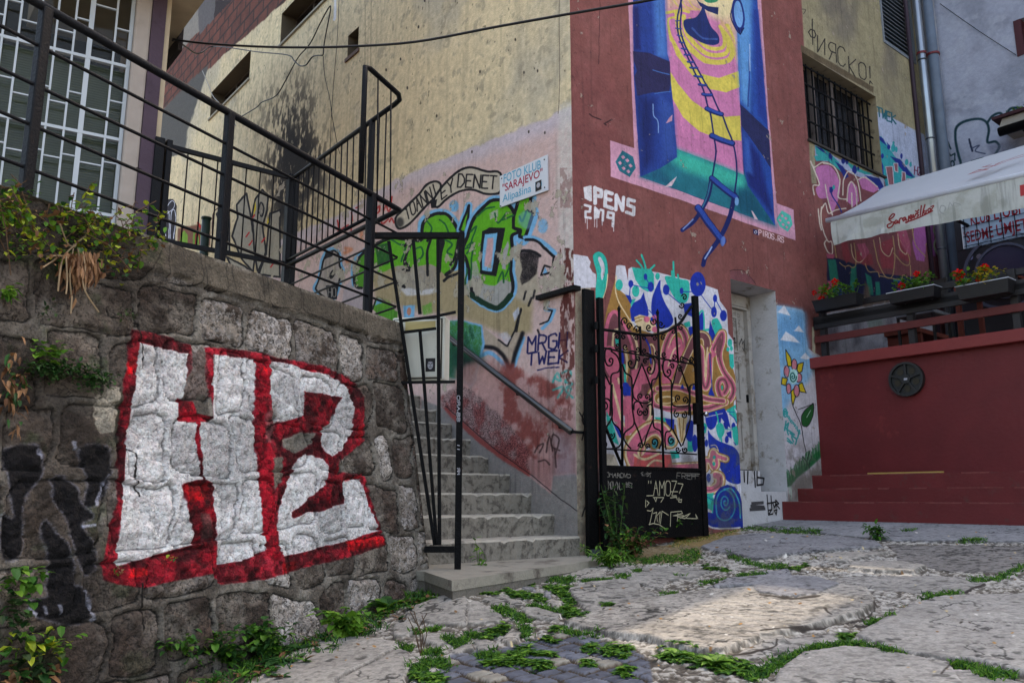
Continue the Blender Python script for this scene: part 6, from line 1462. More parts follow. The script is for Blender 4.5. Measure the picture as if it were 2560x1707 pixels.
# picket gate across the upper path
G0 = KP_.at(1.90, 0); GPl = Plane(G0, -dR, n=-dL)
pg = thing('picket_gate', tuple(GPl.at(.5, 2.2)), 'black iron picket gate closing the path by the purple column', 'gate')
for a0, a1 in ((-.075, -.03), (-.02, .025), (1.03, 1.075), (1.09, 1.165)):
    mb = MB(); mb.pbox(GPl, a0, a1, 2.14, 3.85 if a0 > 1 else 3.83, -.04, .04, mr); mb.build('post', pg, bevel=.006)
mb = MB(); mb.pbox(GPl, .026, 1.029, 3.785, 3.82, -.015, .02, mr); mb.build('top_rail', pg)
mb = MB(); mb.pbox(GPl, .026, 1.029, 2.985, 3.02, -.015, .02, mr); mb.build('bottom_rail', pg)
for i in range(7):
    a = .03 + (i + 1) * .99 / 8; mb = MB(); mb.tube([GPl.at(a, 2.99), GPl.at(a, 3.80)], .006, mr, 6); mb.build('picket', pg, smooth=True)
for i, (u, v) in enumerate(((378, 430),)):
    a, z = GPl.px(u, v); mb = MB(); mb.tube([GPl.at(1.2, z), GPl.at(1.28, z)], .01, m_iron2, 6); mb.build('hinge', pg)

# ---------------------------------------------------------------- fan-barred panel by the stairs
FP = Plane((0, 5.29, 0), (-1, 0, 0), n=(0, -1, 0))
fan = thing('fan_gate_panel', tuple(FP.at(.36, .56)), 'black iron panel with bars fanned to one point beside the meter box', 'gate panel')
def fpx(u, v): return FP.px(u, v)
pa = fpx(1146, 1300)[0]
mb = MB(); mb.pbox(FP, pa - .019, pa + .021, .553, fpx(1150, 582)[1], -.02, .02, m_iron2); mbP = mb
zt0 = fpx(1040, 589)[1]
mb = MB(); mb.pbox(FP, pa + .022, .945, zt0 - .019, zt0 + .017, -.022, .022, m_iron2); mb.build('top_bar', fan)
zb0 = fpx(1090, 1373)[1]; mb = MB(); mb.pbox(FP, pa + .022, fpx(1061, 1373)[0], zb0 - .018, zb0 + .02, -.02, .02, m_iron2); mb.build('bottom_bar', fan)
for (u0, v0, u1, v1, w) in ((972, 604, 1087, 1362, .021), (1033, 600, 1050, 785, .022), (1050, 828, 1092, 1362, .02), (1095, 600, 1099, 1362, .022)):
    A = fpx(u0, v0); B = fpx(u1, v1); mb = MB(); mb.bar(FP.at(*A), FP.at(*B), w, .024, m_iron2, up=(0, 1, 0)); mb.build('fan_bar', fan)
for P in ([(1004, 803), (1093, 792)], [(1098, 790), (1140, 781)], [(1006, 832), (1091, 822)], [(984, 957), (1138, 955)]):
    A = fpx(*P[0]); B = fpx(*P[1]); mb = MB(); mb.bar(FP.at(*A, .012), FP.at(*B, .012), .017, .017, m_iron2, up=(0, 1, 0)); mb.build('cross_bar', fan)
mw = mat('scratched_marks', (170, 168, 176), bump=0)
mb = mbP; strokes3d(mb, FP, .0215, (900, 900, .38265), text_items('SBARO', (634, 400), (634, 225), 18, lean=(1, 0)) + text_items('MR', (636, 745), (636, 700), 16, lean=(1, 0)) + text_items('II', (636, 590), (636, 540), 14, lean=(1, .2)), .005, mw); mb.build('post', fan)

# meter box
bd = np.array([.985, -.17, 0]); bd /= np.linalg.norm(bd); bn = np.array([-bd[1] * -1, -bd[0], 0])
BXP = Plane(np.array([-.463, 5.345, 0]), -bd, n=bn)
meter = thing('meter_box', tuple(BXP.at(.17, 1.75)), 'cream plastic meter cabinet with a small face sticker behind the bars', 'meter box')
m_pl = mat('cream_plastic', (204, 202, 190), rough=.5, var=.05, dirt=(150, 144, 124), dscale=3, bump=.04)
m_pl2 = mat('yellowed_plastic', (188, 170, 116), rough=.5, var=.05, bump=.02)
bz1 = BXP.px(1100, 793)[1]; bz0 = BXP.px(1100, 950)[1]; bw = .36
mb = MB(); mb.pbox(BXP, -.012, bw, bz0, bz1 + .012, -.15, -.012, m_pl); mb.build('cabinet', meter, bevel=.012)
mb = MB(); mb.pbox(BXP, .014, bw - .02, bz0 + .02, bz1 - .012, -.010, .006, m_pl); mb.build('door', meter, bevel=.006)
mb = MB(); mb.pbox(BXP, .006, bw - .012, bz0 + .012, bz1 - .004, -.0119, -.0105, mat('seam_shadow_gap', (60, 58, 52), bump=0)); mb.build('door_gap_shade', meter)  # dark sheet painting the shade in the door seam
mb = MB(); mb.pbox(BXP, .05, bw - .10, bz1 - .085, bz1 - .025, .006, .008, m_pl2); mb.build('top_label', meter)
for z0, z1 in ((bz1 - .2, bz1 - .1), (bz0 + .05, bz0 + .16)):
    mb = MB(); mb.pbox(BXP, bw - .085, bw - .068, z0, z1, .0062, .008, mat('slot_grey', (80, 80, 78))); mb.build('slot', meter)
sx, sz = BXP.px(1076, 912, .006)
mb = MB(); mb.pbox(BXP, sx - .033, sx + .033, sz - .045, sz + .045, .0062, .0075, m_ink)
stk = mb.build('sticker', meter)
mb = MB(); t = np.linspace(0, 2 * pi, 17)[:-1]
mb.face([BXP.at(sx - math.cos(q) * .019, sz + math.sin(q) * .029 - .001, .0083) for q in t], mw)
for (x0, x1, z0, z1) in ((-.016, -.003, .006, .012), (.003, .016, .006, .012), (-.010, .010, -.016, -.012), (-.014, .014, .021, .027), (-.002, .002, -.006, .004)): mb.face([BXP.at(sx + x0, sz + z0, .0088), BXP.at(sx + x0, sz + z1, .0088), BXP.at(sx + x1, sz + z1, .0088), BXP.at(sx + x1, sz + z0, .0088)], m_ink)
sub(mb, 'portrait', stk, meter)
# ---------------------------------------------------------------- gate post and wrought iron leaf by the corner
post = thing('gate_post', tuple(RW.at(.15, .55, .06)), 'thick black iron gate post with a bent ledge strip at the house corner', 'gate post')
pu0, pu1 = RW.px(1466, 1000, .10)[0], RW.px(1492, 1000, .10)[0]
zpt = RW.px(1478, 724, .1)[1]
mb = MB(); mb.pbox(RW, pu0, pu1, .45, zpt, .062, .10, m_iron2); mb.build('post', post, bevel=.006)
mb = MB(); mb.pbox(RW, pu0 + .01, pu1 + .10, .45, .60, .058, .108, mat('grey_shoe', (70, 76, 84), rough=.7)); mb.build('shoe', post)
mb = MB(); zl_ = YW.px(1400, 727, .03)[1]
mb.pbox(YW, -.06, YW.px(1345, 752, .03)[0], zl_ - .03, zl_ + .008, .002, .06, m_iron2); mb.pbox(RW, -.004, pu0 - .002, zl_ - .03, zl_ + .008, .002, .06, m_iron2); mb.build('ledge_strip', post)
LF = RW.off(.13)
leaf = thing('wrought_iron_gate', tuple(LF.at(.8, .62)), 'open black wrought iron gate leaf with scrolls and a scratched steel kick plate', 'gate')
CM1 = (1400, 640, .2551); CB = (1400, 600, .5102); CB3 = (1460, 960, .29336)
def lp(ctx, x, y, o=0.0): return LF.at(*LF.px(ctx[0] + x * ctx[2], ctx[1] + y * ctx[2], o), o)
def lt(ctx, P, r, name='scroll', smooth=True, seg=6, o=0.0, parent=leaf, m=m_iron2):
    mb = MB(); mb.tube([lp(ctx, x, y, o) for x, y in P], r, m, seg, smooth=smooth); return mb.build(name, parent, smooth=True)
a_s = LF.px(1505, 1000)[0]; a_e = LF.px(1750, 1010)[0]; z_e = LF.px(1727, 738)[1]; z_s = LF.px(1500, 745)[1]
zb_ = LF.px(1630, 1170)[1]; zbot = LF.px(1640, 1345)[1]
mb = MB(); mb.pbox(LF, a_s - .03, a_s + .022, zbot - .1, z_s, -.02, .02, m_iron2); mb.build('hinge_stile', leaf, bevel=.004)
mb = MB(); mb.pbox(LF, a_e - .04, a_e + .022, zbot, z_e, -.02, .02, m_iron2); mb.build('lock_stile', leaf, bevel=.004)
mb = MB(); mb.pbox(LF, a_s + .022, a_e - .04, zbot, zb_ - .008, -.004, .003, m_iron2)
mbK = mb
mb = MB(); mb.pbox(LF, a_s + .022, a_e - .04, zb_ - .008, zb_ + .012, -.014, .014, m_iron2); mb.build('plate_rail', leaf)
mb = mbK; am_ = (a_s + a_e) / 2 - .14; mb.pbox(LF, am_, am_ + .006, zbot, zb_ - .01, .003, .006, m_iron2)
m_paintw = mat('white_marker_paint', (176, 168, 140), rough=.7, bump=0); m_paintg = mat('grey_marker_paint', (132, 126, 118), rough=.7, bump=0)
its = text_items('"AMOZ', (540, 948), (800, 950), 125) + [[(530, 950), (590, 948)], [(740, 915), (800, 915)], [(735, 968), (790, 962), (795, 985)], [(800, 845), (845, 850), (812, 930)], [(590, 965), (680, 965), (655, 1005)], [(598, 968), (612, 1000), (620, 968)], [(810, 965), (805, 1000), (830, 1005), (832, 980), (812, 985)], [(525, 1045), (525, 985), (555, 1010), (528, 1045)],
     [(535, 1075), (570, 1080), (590, 1055), (560, 1190)], [(555, 1195), (590, 1185), (640, 1195), (690, 1228)], [(600, 1180), (620, 1090), (590, 1100)], [(640, 1180), (650, 1085), (620, 1120), (625, 1170)], [(650, 1190), (665, 1080), (720, 1115)], [(735, 1210), (740, 1090), (830, 1080), (840, 1100), (760, 1120), (850, 1120)], [(795, 1170), (800, 1100)], [(800, 1130), (860, 1145), (905, 1100), (820, 1140)], [(840, 1140), (960, 1145), (950, 1105), (970, 1145)]]
strokes3d(mb, LF, .0045, CB3, its, .0065, m_paintw)
its = text_items('FREH', (790, 800), (960, 812), 46, jit=3) + [[(860, 760), (985, 765)], [(870, 775), (980, 780)]] + text_items('OMAROVO', (190, 790), (400, 800), 36, jit=5) + text_items('SIST', (490, 780), (575, 790), 30, jit=4) + text_items('NOVAL', (205, 890), (330, 900), 60, jit=8) + text_items('BEZ', (360, 870), (415, 880), 34, jit=4)
strokes3d(mb, LF, .0045, CB3, its, .0045, m_paintg)
mb.build('kick_plate', leaf)
lt(CM1, [(378, 718), (480, 728), (600, 745), (740, 765), (880, 775), (980, 760), (1080, 720), (1180, 650), (1240, 560), (1290, 490)], .013, 'top_rail', o=0)
lt(CM1, [(378, 890), (600, 935), (740, 960), (900, 985), (1100, 1025), (1310, 1060)], .008, 'middle_rail')
lt(CB3, [(155, 548), (340, 560), (660, 580), (960, 598)], .007, 'lower_rail')
for P, r_ in (([(578, 520), (600, 1300)], .011), ([(956, 555), (988, 1500)], .011), ([(1130, 600), (1158, 1050)], .010), ([(786, 690), (792, 965)], .010)): lt(CM1, P, r_, 'upright_bar', smooth=False, seg=8)
lt(CB3, [(323, 20), (327, 705)], .011, 'upright_bar', smooth=False, seg=8); lt(CB3, [(655, 20), (678, 715)], .011, 'upright_bar', smooth=False, seg=8)
lt(CB3, [(150, 290), (325, 700)], .013, 'brace', smooth=False, seg=6, o=-.01)
for (x, y) in ((578, 500), (956, 535)):
    mb = MB(); mb.tube([lp(CM1, x, y + 50), lp(CM1, x, y + 15), lp(CM1, x, y), lp(CM1, x, y - 20), ], [.009, .016, .009, .001], m_iron2, 8); mb.build('spear_tip', leaf)
def sc(ctx, x, y, r, n=1.4, rot=0., d=1, w=.0068):
    P = spiral(x, y, r, n, .8, rot=rot, k=12, d=d); lt(ctx, P, w, 'scroll', smooth=False, seg=5)
# scrolls above the top rail, in the band, and in the tulip field (window M1)
for (x, y, r, rot, d) in ((635, 640, 46, 2.2, 1), (678, 690, 38, 0, -1), (755, 720, 40, 3.1, 1), (870, 700, 36, 1.0, 1), (920, 640, 42, 3.4, -1), (990, 670, 44, 0.2, 1), (1180, 590, 34, 0, 1), (1218, 405, 36, 3.5, 1), (1195, 480, 34, 3, -1),
    (560, 790, 36, 3.6, 1), (625, 790, 34, 5.5, -1), (745, 800, 34, 3.6, 1), (828, 800, 32, 5.5, -1), (925, 805, 34, 3.5, 1), (1010, 800, 32, 5.6, -1), (1110, 740, 36, 3.5, 1), (1185, 700, 36, 5.5, -1),
    (562, 880, 34, 2.5, -1), (640, 890, 34, .7, 1), (760, 915, 30, 2.5, -1), (828, 930, 32, .7, 1), (945, 955, 34, 2.5, -1), (1020, 965, 34, .7, 1), (1120, 985, 32, 2.5, -1), (1195, 1005, 32, .7, 1), (1285, 1010, 34, 2.3, -1), (418, 945, 30, 3.1, -1),
    (765, 1010, 30, 3.5, 1), (835, 1030, 30, 5.6, -1), (1100, 1080, 30, 3.5, 1), (1180, 1110, 30, 5.6, -1)): sc(CM1, x, y, r, 1.3, rot, d)
def tulip(x0, y0, s=1.0, flip=1):
    f = flip
    lt(CM1, [(x0 + f * 100 * s, y0 - 80 * s), (x0 + f * 70 * s, y0 - 110 * s), (x0 + f * 10 * s, y0 - 90 * s), (x0, y0 + 20 * s), (x0 + f * 30 * s, y0 + 110 * s), (x0 + f * 85 * s, y0 + 110 * s), (x0 + f * 105 * s, y0 + 50 * s), (x0 + f * 80 * s, y0 + 20 * s), (x0 + f * 55 * s, y0 + 50 * s), (x0 + f * 75 * s, y0 + 70 * s)], .007)
tulip(440, 985, .75); tulip(745, 1010, .72, -1); tulip(930, 1070, .70, -1); tulip(1010, 1095, .72)
for P in ([(500, 930), (560, 980), (588, 1060), (575, 1130), (505, 1165), (500, 1300), (490, 1568)], [(612, 1060), (640, 1140), (700, 1190), (705, 1320), (715, 1420)], [(388, 1050), (440, 1150), (490, 1260)], [(850, 950), (960, 1010), (975, 1090), (950, 1190), (900, 1230), (905, 1400), (900, 1560)], [(1000, 1060), (1020, 1150), (1090, 1230), (1095, 1340), (1090, 1540)], [(800, 1060), (740, 1220), (712, 1300)], [(800, 1050), (860, 1200), (905, 1330)], [(1160, 1060), (1120, 1200), (1092, 1330)], [(1170, 1060), (1220, 1200), (1270, 1350)], [(1190, 985), (1290, 1040), (1330, 1110)], [(1330, 1250), (1270, 1280), (1268, 1400), (1262, 1560)]): lt(CM1, P, .0072)
for (x, y, r, rot, d) in ((165, 35, 36, 2.0, 1), (175, 190, 40, 4.5, 1), (235, 440, 34, 5.5, 1), (175, 510, 30, 2, -1), (480, 105, 32, 2, 1), (540, 110, 32, 1, -1), (480, 240, 36, 4.4, -1), (520, 240, 34, 5, 1), (800, 120, 34, 2, 1), (862, 135, 34, 1, -1), (790, 255, 34, 4.4, -1), (852, 262, 34, 5, 1), (600, 495, 44, 1.2, -1), (485, 525, 30, 3, 1), (540, 530, 28, .5, -1), (745, 480, 42, 4.8, -1), (800, 555, 28, .2, 1), (862, 558, 30, 3.6, -1)): sc(CB3, x, y, r, 1.3, rot, d)
for P in ([(240, 0), (238, 200), (245, 320), (300, 380), (322, 460), (300, 530), (230, 550), (160, 548)], [(150, 125), (210, 130), (240, 200), (235, 290), (190, 370), (150, 480)], [(145, 250), (190, 380), (210, 420)], [(413, 0), (418, 90), (440, 130), (500, 160), (560, 150), (582, 100)], [(410, 0), (412, 200), (425, 340), (350, 410), (345, 480), (400, 550)], [(425, 220), (430, 160), (470, 150), (500, 200)], [(540, 190), (570, 170), (590, 230), (595, 360), (650, 400), (665, 480), (640, 550)], [(430, 320), (470, 420), (500, 520)], [(590, 300), (540, 420), (512, 520)], [(745, 0), (748, 150), (770, 185), (830, 190), (890, 180), (905, 120), (880, 0)], [(745, 190), (745, 380), (700, 410), (690, 480), (700, 560)], [(755, 380), (800, 470), (830, 530)], [(905, 190), (905, 300), (870, 430), (840, 520)], [(905, 20), (900, 200)]): lt(CB3, P, .0072)
mb = MB(); kx, kz = LF.px(1749, 1036); mb.pbox(LF, kx - .07, kx - .015, kz - .09, kz + .1, -.02, .024, m_iron2); mb.build('lock_case', leaf)
mb = MB(); m_chrome = mat('chrome', (190, 190, 194), rough=.2, metal=1.0, bump=0); mb.tube([LF.at(kx, kz, .02), LF.at(kx, kz, .055), LF.at(kx, kz, .06), LF.at(kx, kz, .085), LF.at(kx, kz, .09)], [.008, .008, .022, .022, .006], m_chrome, 12); mb.build('door_knob', leaf, smooth=True)
for v in (815, 872, 950):
    a, z = LF.px(1490, v); mb = MB(); mb.tube([LF.at(a - .01, z - .03, .01), LF.at(a - .01, z + .03, .01)], .018, m_iron2, 8); mb.build('hinge', leaf)

# ---------------------------------------------------------------- sign on the flank
sg = thing('photo_club_sign', tuple(YW.at(.65, 3.8, .02)), 'white sign reading FOTO KLUB SARAJEVO Alipasina on the flank wall', 'sign')
m_sgn = mat('white_sign_board', (206, 208, 214), rough=.45, var=.03, bump=.02, dirt=(170, 165, 160), dscale=9, dthr=.62)
q = [YW.px(1250, 441, .02), YW.px(1368, 387, .02), YW.px(1369, 476, .02), YW.px(1250, 519, .02)]
mb = MB(); mb.prism(YW, q, .008, .022, m_sgn); mb.build('board', sg)
def text_obj(txt, pl, p0, h, col, name, root, width=None, o=.0235, slant=None, bold=.0, spacing=1.0, part=None):
    """real letters: built-in font turned into a mesh lying on the plane; p0=(a,z) left end of the baseline; reading direction opposite to / along e1"""
    cu = bpy.data.curves.new(name, 'FONT'); cu.body = txt; cu.size = 1; cu.extrude = 0; cu.offset = bold; cu.space_character = spacing; cu.resolution_u = 3
    ob = bpy.data.objects.new(name, cu); COL.objects.link(ob)
    dg = bpy.context.evaluated_depsgraph_get(); me = bpy.data.meshes.new_from_object(ob.evaluated_get(dg)); bpy.data.objects.remove(ob)
    V = np.array([v.co[:] for v in me.vertices]); x1 = V[:, 0].max(); x0 = V[:, 0].min()
    sc_ = h / .73
    sx_ = (width / (x1 - x0)) if width else sc_
    right = pl.e1 if np.cross(pl.e1, UPV) @ pl.n > 0 else -pl.e1
    P0 = pl.at(p0[0], p0[1], o)
    sl = slant if slant is not None else 0.0
    P = P0 + (V[:, 0:1] - x0) * sx_ * right + (V[:, 1:2] * sc_ + (V[:, 0:1] - x0) * sx_ * sl) * UPV
    P -= np.array(root['_o'])
    me.vertices.foreach_set('co', P.astype(np.float32).ravel()); me.materials.clear(); me.materials.append(col); me.update()
    ob = bpy.data.objects.new(name, me); COL.objects.link(ob); ob.parent = part or root
    return ob
m_lb = mat('light_blue_print', (92, 168, 196), bump=0); m_rd = mat('crimson_print', (170, 24, 62), bump=0)
def on(pl, u, v, o): return pl.px(u, v, o)
CD = (900, 0, .36364)
def dpx(x, y): return (CD[0] + x * CD[2], CD[1] + y * CD[2])
for txt, p, p2, hh, m in (('FOTO KLUB', (988, 1258), (1245, 1158), .085, m_lb), ('"SARAJEVO"', (980, 1322), (1256, 1212), .078, m_rd), ('Alipa\u0161ina 10', (980, 1392), (1252, 1290), .075, m_lb)):
    A = YW.px(*dpx(*p), .022); B = YW.px(*dpx(*p2), .022)
    text_obj(txt, YW, A, hh, m, 'lettering', sg, width=abs(B[0] - A[0]), bold=.012, slant=(B[1] - A[1]) / abs(B[0] - A[0]))
A = YW.px(*dpx(1228, 1278), .022); mb = MB(); mb.pbox(YW, A[0] - .04, A[0] + .04, A[1] - .045, A[1] + .045, .024, .0252, m_ink); st_ = mb.build('sticker', sg)
mb = MB(); mb.disc(YW.at(A[0], A[1] + .005, .0253), YW.n, 0, .024, .0006, mw, 12); sub(mb, 'face_print', st_, sg)
for (x, y) in ((975, 1228), (1268, 1098), (1270, 1290), (968, 1418)):
    A = YW.px(*dpx(x, y), .022); mb = MB(); mb.disc(YW.at(*A, .022), YW.n, 0, .007, .004, m_ink, 8); mb.build('screw', sg)

# ---------------------------------------------------------------- terrace with its steps
m_tred = mat('oxblood_paint', (102, 31, 33), rough=.55, var=.18, scale=3, bump=.12, bscale=30, dirt=(132, 52, 48), dscale=1.3, dthr=.58, spec=.3)
m_tred2 = mat('oxblood_step_paint', (108, 38, 38), rough=.6, var=.2, scale=3, bump=.15, dirt=(92, 50, 46), dscale=9, dthr=.57, spec=.3)
m_worn = mat('rubbed_step_edge', (128, 66, 62), rough=.8, var=.3, scale=30)
ter = thing('terrace', tuple(TPl(3.6).at(2, .8)), 'dark red painted raised terrace with a projecting ledge and long steps', 'terrace')
TB = TPl(3.58); zl0, zl1 = 2.355, 2.47
mb = MB(); mb.box(RW.at(3.58, .6, .0), TB.e1 * 6.5, dR * 3.6, UPV * (zl0 - .6), m_tred); mb.build('terrace_wall', ter)
mb = MB(); mb.box(RW.at(3.49, zl0, .0), TB.e1 * 6.5, dR * .3, UPV * (zl1 - zl0), mat('ledge_paint', (126, 48, 46), rough=.55, var=.12, scale=4, bump=.12)); mb.build('ledge', ter, bevel=.006)
mb = MB(); mb.box(RW.at(3.79, zl0 + .002, .0), TB.e1 * 6.5, dR * 3.5, UPV * .06, mat('terrace_floor', (96, 84, 78), rough=.8)); mb.build('floor', ter)
for s0_, s1_, zt_s, zb_s in ((2.81, 3.11, .95, .55), (3.10, 3.40, 1.078, .9), (3.385, 3.60, 1.215, 1.03)):
    mb = MB(); mb.box(RW.at(s0_, zb_s, .0), TB.e1 * 6.5, dR * (s1_ - s0_), UPV * (zt_s - zb_s), m_tred2)
    r = random.Random(int(zt_s * 100)); t = .02
    while t < 6.3:      # paint rubbed off along the nosing in uneven lengths
        L = r.uniform(.04, .5); w = r.uniform(.006, .014)
        mb.box(RW.at(s0_ - .0015, zt_s - w, 0) + TB.e1 * t, TB.e1 * L, dR * (w * 1.6), UPV * (w + .0015), m_worn); t += L + r.uniform(.01, .25)
    mb.build('step', ter)
pk = thing('loose_plank', tuple(TPl(3.45).at(.9, 1.23)), 'thin yellow wooden batten lying on the top terrace step', 'plank')
A = atz(2170, 1179, 1.232); B = atz(2358, 1177, 1.232); tA = TPl(3.47).px(2170, 1179); tB = TPl(3.47).px(2358, 1177)
mb = MB(); mb.bar(TPl(3.47).at(tA[0], 1.224), TPl(3.47).at(tB[0], 1.224), .03, .016, mat('yellow_wood', (176, 140, 78), rough=.7)); mb.build('batten', pk)
# film reel
rl = thing('film_reel', tuple(TB.at(.98, 2.13, .03)), 'black spoked film reel hung on the dark red terrace wall', 'reel')
m_reel = mat('black_reel_metal', (26, 26, 26), rough=.5, spec=.5, var=.3); m_hub = mat('olive_film', (52, 46, 34), rough=.6)
rc = TB.at(*TB.px(2268, 948, .02), .01); R_ = .17
mb = MB(); mb.disc(rc, TB.n, R_ - .022, R_, .05, m_reel, 36); mb.build('rim', rl)
mb = MB(); mb.disc(rc, TB.n, 0, R_ - .02, .018, m_reel, 32); mb.build('back_disc', rl)
mb = MB(); mb.disc(rc, TB.n, 0, .045, .048, m_reel, 20); mb.build('hub', rl)
for k in range(5):
    t = pi / 2 + k * 2 * pi / 5; dv = TB.e1 * cos(t) + UPV * sin(t)
    mb = MB(); mb.bar(rc + TB.n * .035 + dv * .03, rc + TB.n * .035 + dv * (R_ - .01), .02, .014, m_reel, up=TB.n); mb.build('spoke', rl)
    t += pi / 5; dv = TB.e1 * cos(t) + UPV * sin(t)
    mb = MB(); mb.disc(rc + TB.n * .018 + dv * .095, TB.n, 0, .032, .004, m_hub, 14); mb.build('cut_out', rl)
mb = MB(); mb.pbox(TB, .98 + .005, .98 + .035, 2.13, 2.145, .059, .0605, mw)
mb = MB(); mb.face([rc + TB.n * .0495 + TB.e1 * x + UPV * y for x, y in ((-.015, -.012), (.018, -.01), (.02, .008), (-.016, .01))][::1], mw); mb.build('label', rl)

# terrace railing
TR = TPl(3.60)
trl = thing('terrace_railing', tuple(TR.at(2, 2.47)), 'dark brown and red plank railing along the terrace edge', 'railing')
m_pr = mat('red_brown_plank', (96, 40, 38), rough=.6, var=.15, scale=10); m_pk = mat('black_brown_plank', (32, 28, 30), rough=.55, var=.2, scale=10, spec=.4); m_pb = mat('rust_brown_wood', (104, 46, 34), rough=.7)
def pz(u, v, pl=TR): return pl.px(u, v)[1]
for (zA, zB, m, o) in ((pz(2041, 858), pz(2041, 841), m_pr, .0), (pz(2040, 824), pz(2040, 800), m_pk, .0), (pz(2300, 768), pz(2300, 745), m_pk, .0), (pz(2180, 753), pz(2180, 738), m_pk, -.06)):
    mb = MB(); mb.pbox(TR, .02, 6.4, zA, zB, -.02 + o, .012 + o, m); mb.build('plank', trl, bevel=.003)
for t in (.10, 1.05, 2.0, 2.95, 3.9, 4.85, 5.8):
    mb = MB(); mb.pbox(TR, t - .03, t + .03, zl1, pz(2180, 738), -.085, -.022, m_pk); mb.build('post', trl)
# planters with geraniums
m_box = mat('black_planter_plastic', (24, 23, 26), rough=.45, spec=.5, bump=.05); m_rimw = mat('pale_planter_rim', (176, 180, 190), rough=.5, bump=0); m_soil = mat('planter_soil', (50, 38, 30), rough=1)
m_ger = matleaf('geranium_green', (36, 84, 26), (96, 142, 48)); m_gery = matleaf('geranium_yellowing', (120, 130, 30), (176, 140, 40)); m_red = matleaf('geranium_red', (206, 8, 10), (236, 24, 20), trans=.2); m_stem = mat('green_stem', (70, 100, 44), rough=.6, bump=0)
TQp = TPl(3.47)
def geranium(t0, t1, z, label, yellow=False, seed=1, blooms=()):
    g = thing('geranium', tuple(TQp.at((t0 + t1) / 2, z)), label, 'flower', 'geraniums in the terrace planters')
    r = random.Random(seed); mb = MB(); ms = MB(); n = 0
    for k in range(26):
        t = r.uniform(t0 + .04, t1 - .04); base = TQp.at(t, z - .02, r.uniform(-.05, .05))
        tip = base + TQp.e1 * r.uniform(-.07, .07) + TQp.n * r.uniform(-.03, .12) + UPV * r.uniform(.02, .16)
        ms.tube([base, (base + tip) / 2 + UPV * .02, tip], .0025, m_stem, 4, caps=False)
        for j in range(9):
            d = np.array([r.gauss(0, 1), r.gauss(0, 1), r.gauss(.3, .6)]); c = tip + d * .018
            mb.leaf(c, d, np.array([0, 0, 1.0]) + np.array([r.gauss(0, .3), r.gauss(0, .3), 0]), r.uniform(.022, .042), r.uniform(.022, .04), m_gery if (yellow and t < (t0 + t1) / 2 + .0 and False) or (yellow and r.random() < (.9 if (t - t0) > .5 * (t1 - t0) else .05)) else m_ger, .1)
    mb.build('leaves', g); ms.build('stems', g)
    for (dt, dz, R0) in blooms:
        c = TQp.at(t0 + dt, z + dz, .05); mb = MB()
        for j in range(int(100 * R0 / .03)):
            d = np.array([r.gauss(0, 1), r.gauss(0, 1), r.gauss(0, 1)]); d /= np.linalg.norm(d)
            mb.leaf(c + d * R0 * r.uniform(.4, 1.15), d + np.array([0, 0, .2]), np.array([r.gauss(0, 1), r.gauss(0, 1), 1]), .018, .016, m_red, .05)
        mb.build('bloom', g); mb = MB(); mb.tube([c - UPV * dz + TQp.n * -.03, c - UPV * R0 * .5], .002, m_stem, 4); mb.build('flower_stalk', g)
def planter(t0, t1, z1, h, label, rim=True):
    p = thing('planter_box', tuple(TQp.at((t0 + t1) / 2, z1 - h)), label, 'planter', 'planter boxes on the terrace railing')
    mb = MB()
    A = [TQp.at(t0 + .02, z1 - h, -.07), TQp.at(t1 - .02, z1 - h, -.07), TQp.at(t1 - .02, z1 - h, .055), TQp.at(t0 + .02, z1 - h, .055)]; B = [TQp.at(t0, z1, -.085), TQp.at(t1, z1, -.085), TQp.at(t1, z1, .08), TQp.at(t0, z1, .08)]
    for i in range(4):
        j = (i + 1) % 4; mb.face([A[i], A[j], B[j], B[i]], m_box)
    mb.face(A[::-1], m_box); mb.build('trough', p)
    mb = MB(); mb.face([b * .94 + sum(B) / 4 * .06 - UPV * .02 for b in B], m_soil); mb.build('soil', p)
    mb = MB(); mm_ = m_rimw if rim else m_box
    mb.pbox(TQp, t0 - .004, t1 + .004, z1, z1 + .008, .075, .084, mm_); mb.pbox(TQp, t0 - .004, t1 + .004, z1, z1 + .008, -.092, -.083, mm_); mb.pbox(TQp, t0 - .004, t0 + .006, z1, z1 + .008, -.083, .075, mm_); mb.pbox(TQp, t1 - .006, t1 + .004, z1, z1 + .008, -.083, .075, mm_); mb.build('rim', p)
    for t in (t0 + .1, t1 - .1): mb = MB(); mb.tube([TQp.at(t, z1 - .1, -.088), TQp.at(t, z1 + .03, -.088), TQp.at(t, z1 + .03, -.12)], .005, m_rimw if rim else m_iron2, 5); mb.build('hook', p)
pA = TQp.px(2040, 757); pB = TQp.px(2150, 739); planter(pA[0], pB[0], pA[1], .11, 'black planter box with red geraniums nearest the red house wall', rim=False)
geranium(pA[0], pB[0], pA[1], 'red geranium in the leftmost black planter by the red wall', seed=3, blooms=((.02, .10, .014), (.14, .10, .028), (.26, .17, .028), (.10, .02, .024)))
pA = TQp.px(2226, 738); pB = TQp.px(2344, 716); planter(pA[0], pB[0], pA[1], .10, 'black planter box with a pale rim below the middle geranium')
geranium(pA[0] + .10, pB[0] - .06, pA[1], 'small middle geranium with two red blooms above the pale rimmed planter', seed=4, blooms=((.04, .06, .026), (.20, .15, .018), (.02, .0, .014)))
pA = TQp.px(2397, 722); pB = TQp.px(2528, 690); planter(pA[0], pB[0], pA[1], .12, 'long black planter box holding the geranium with yellowing leaves')
geranium(pA[0], pB[0] - .08, pA[1], 'geranium with yellowing leaves on its right half in the last planter', True, seed=5, blooms=((.03, .12, .042), (.26, .14, .024), (.20, .05, .018)))
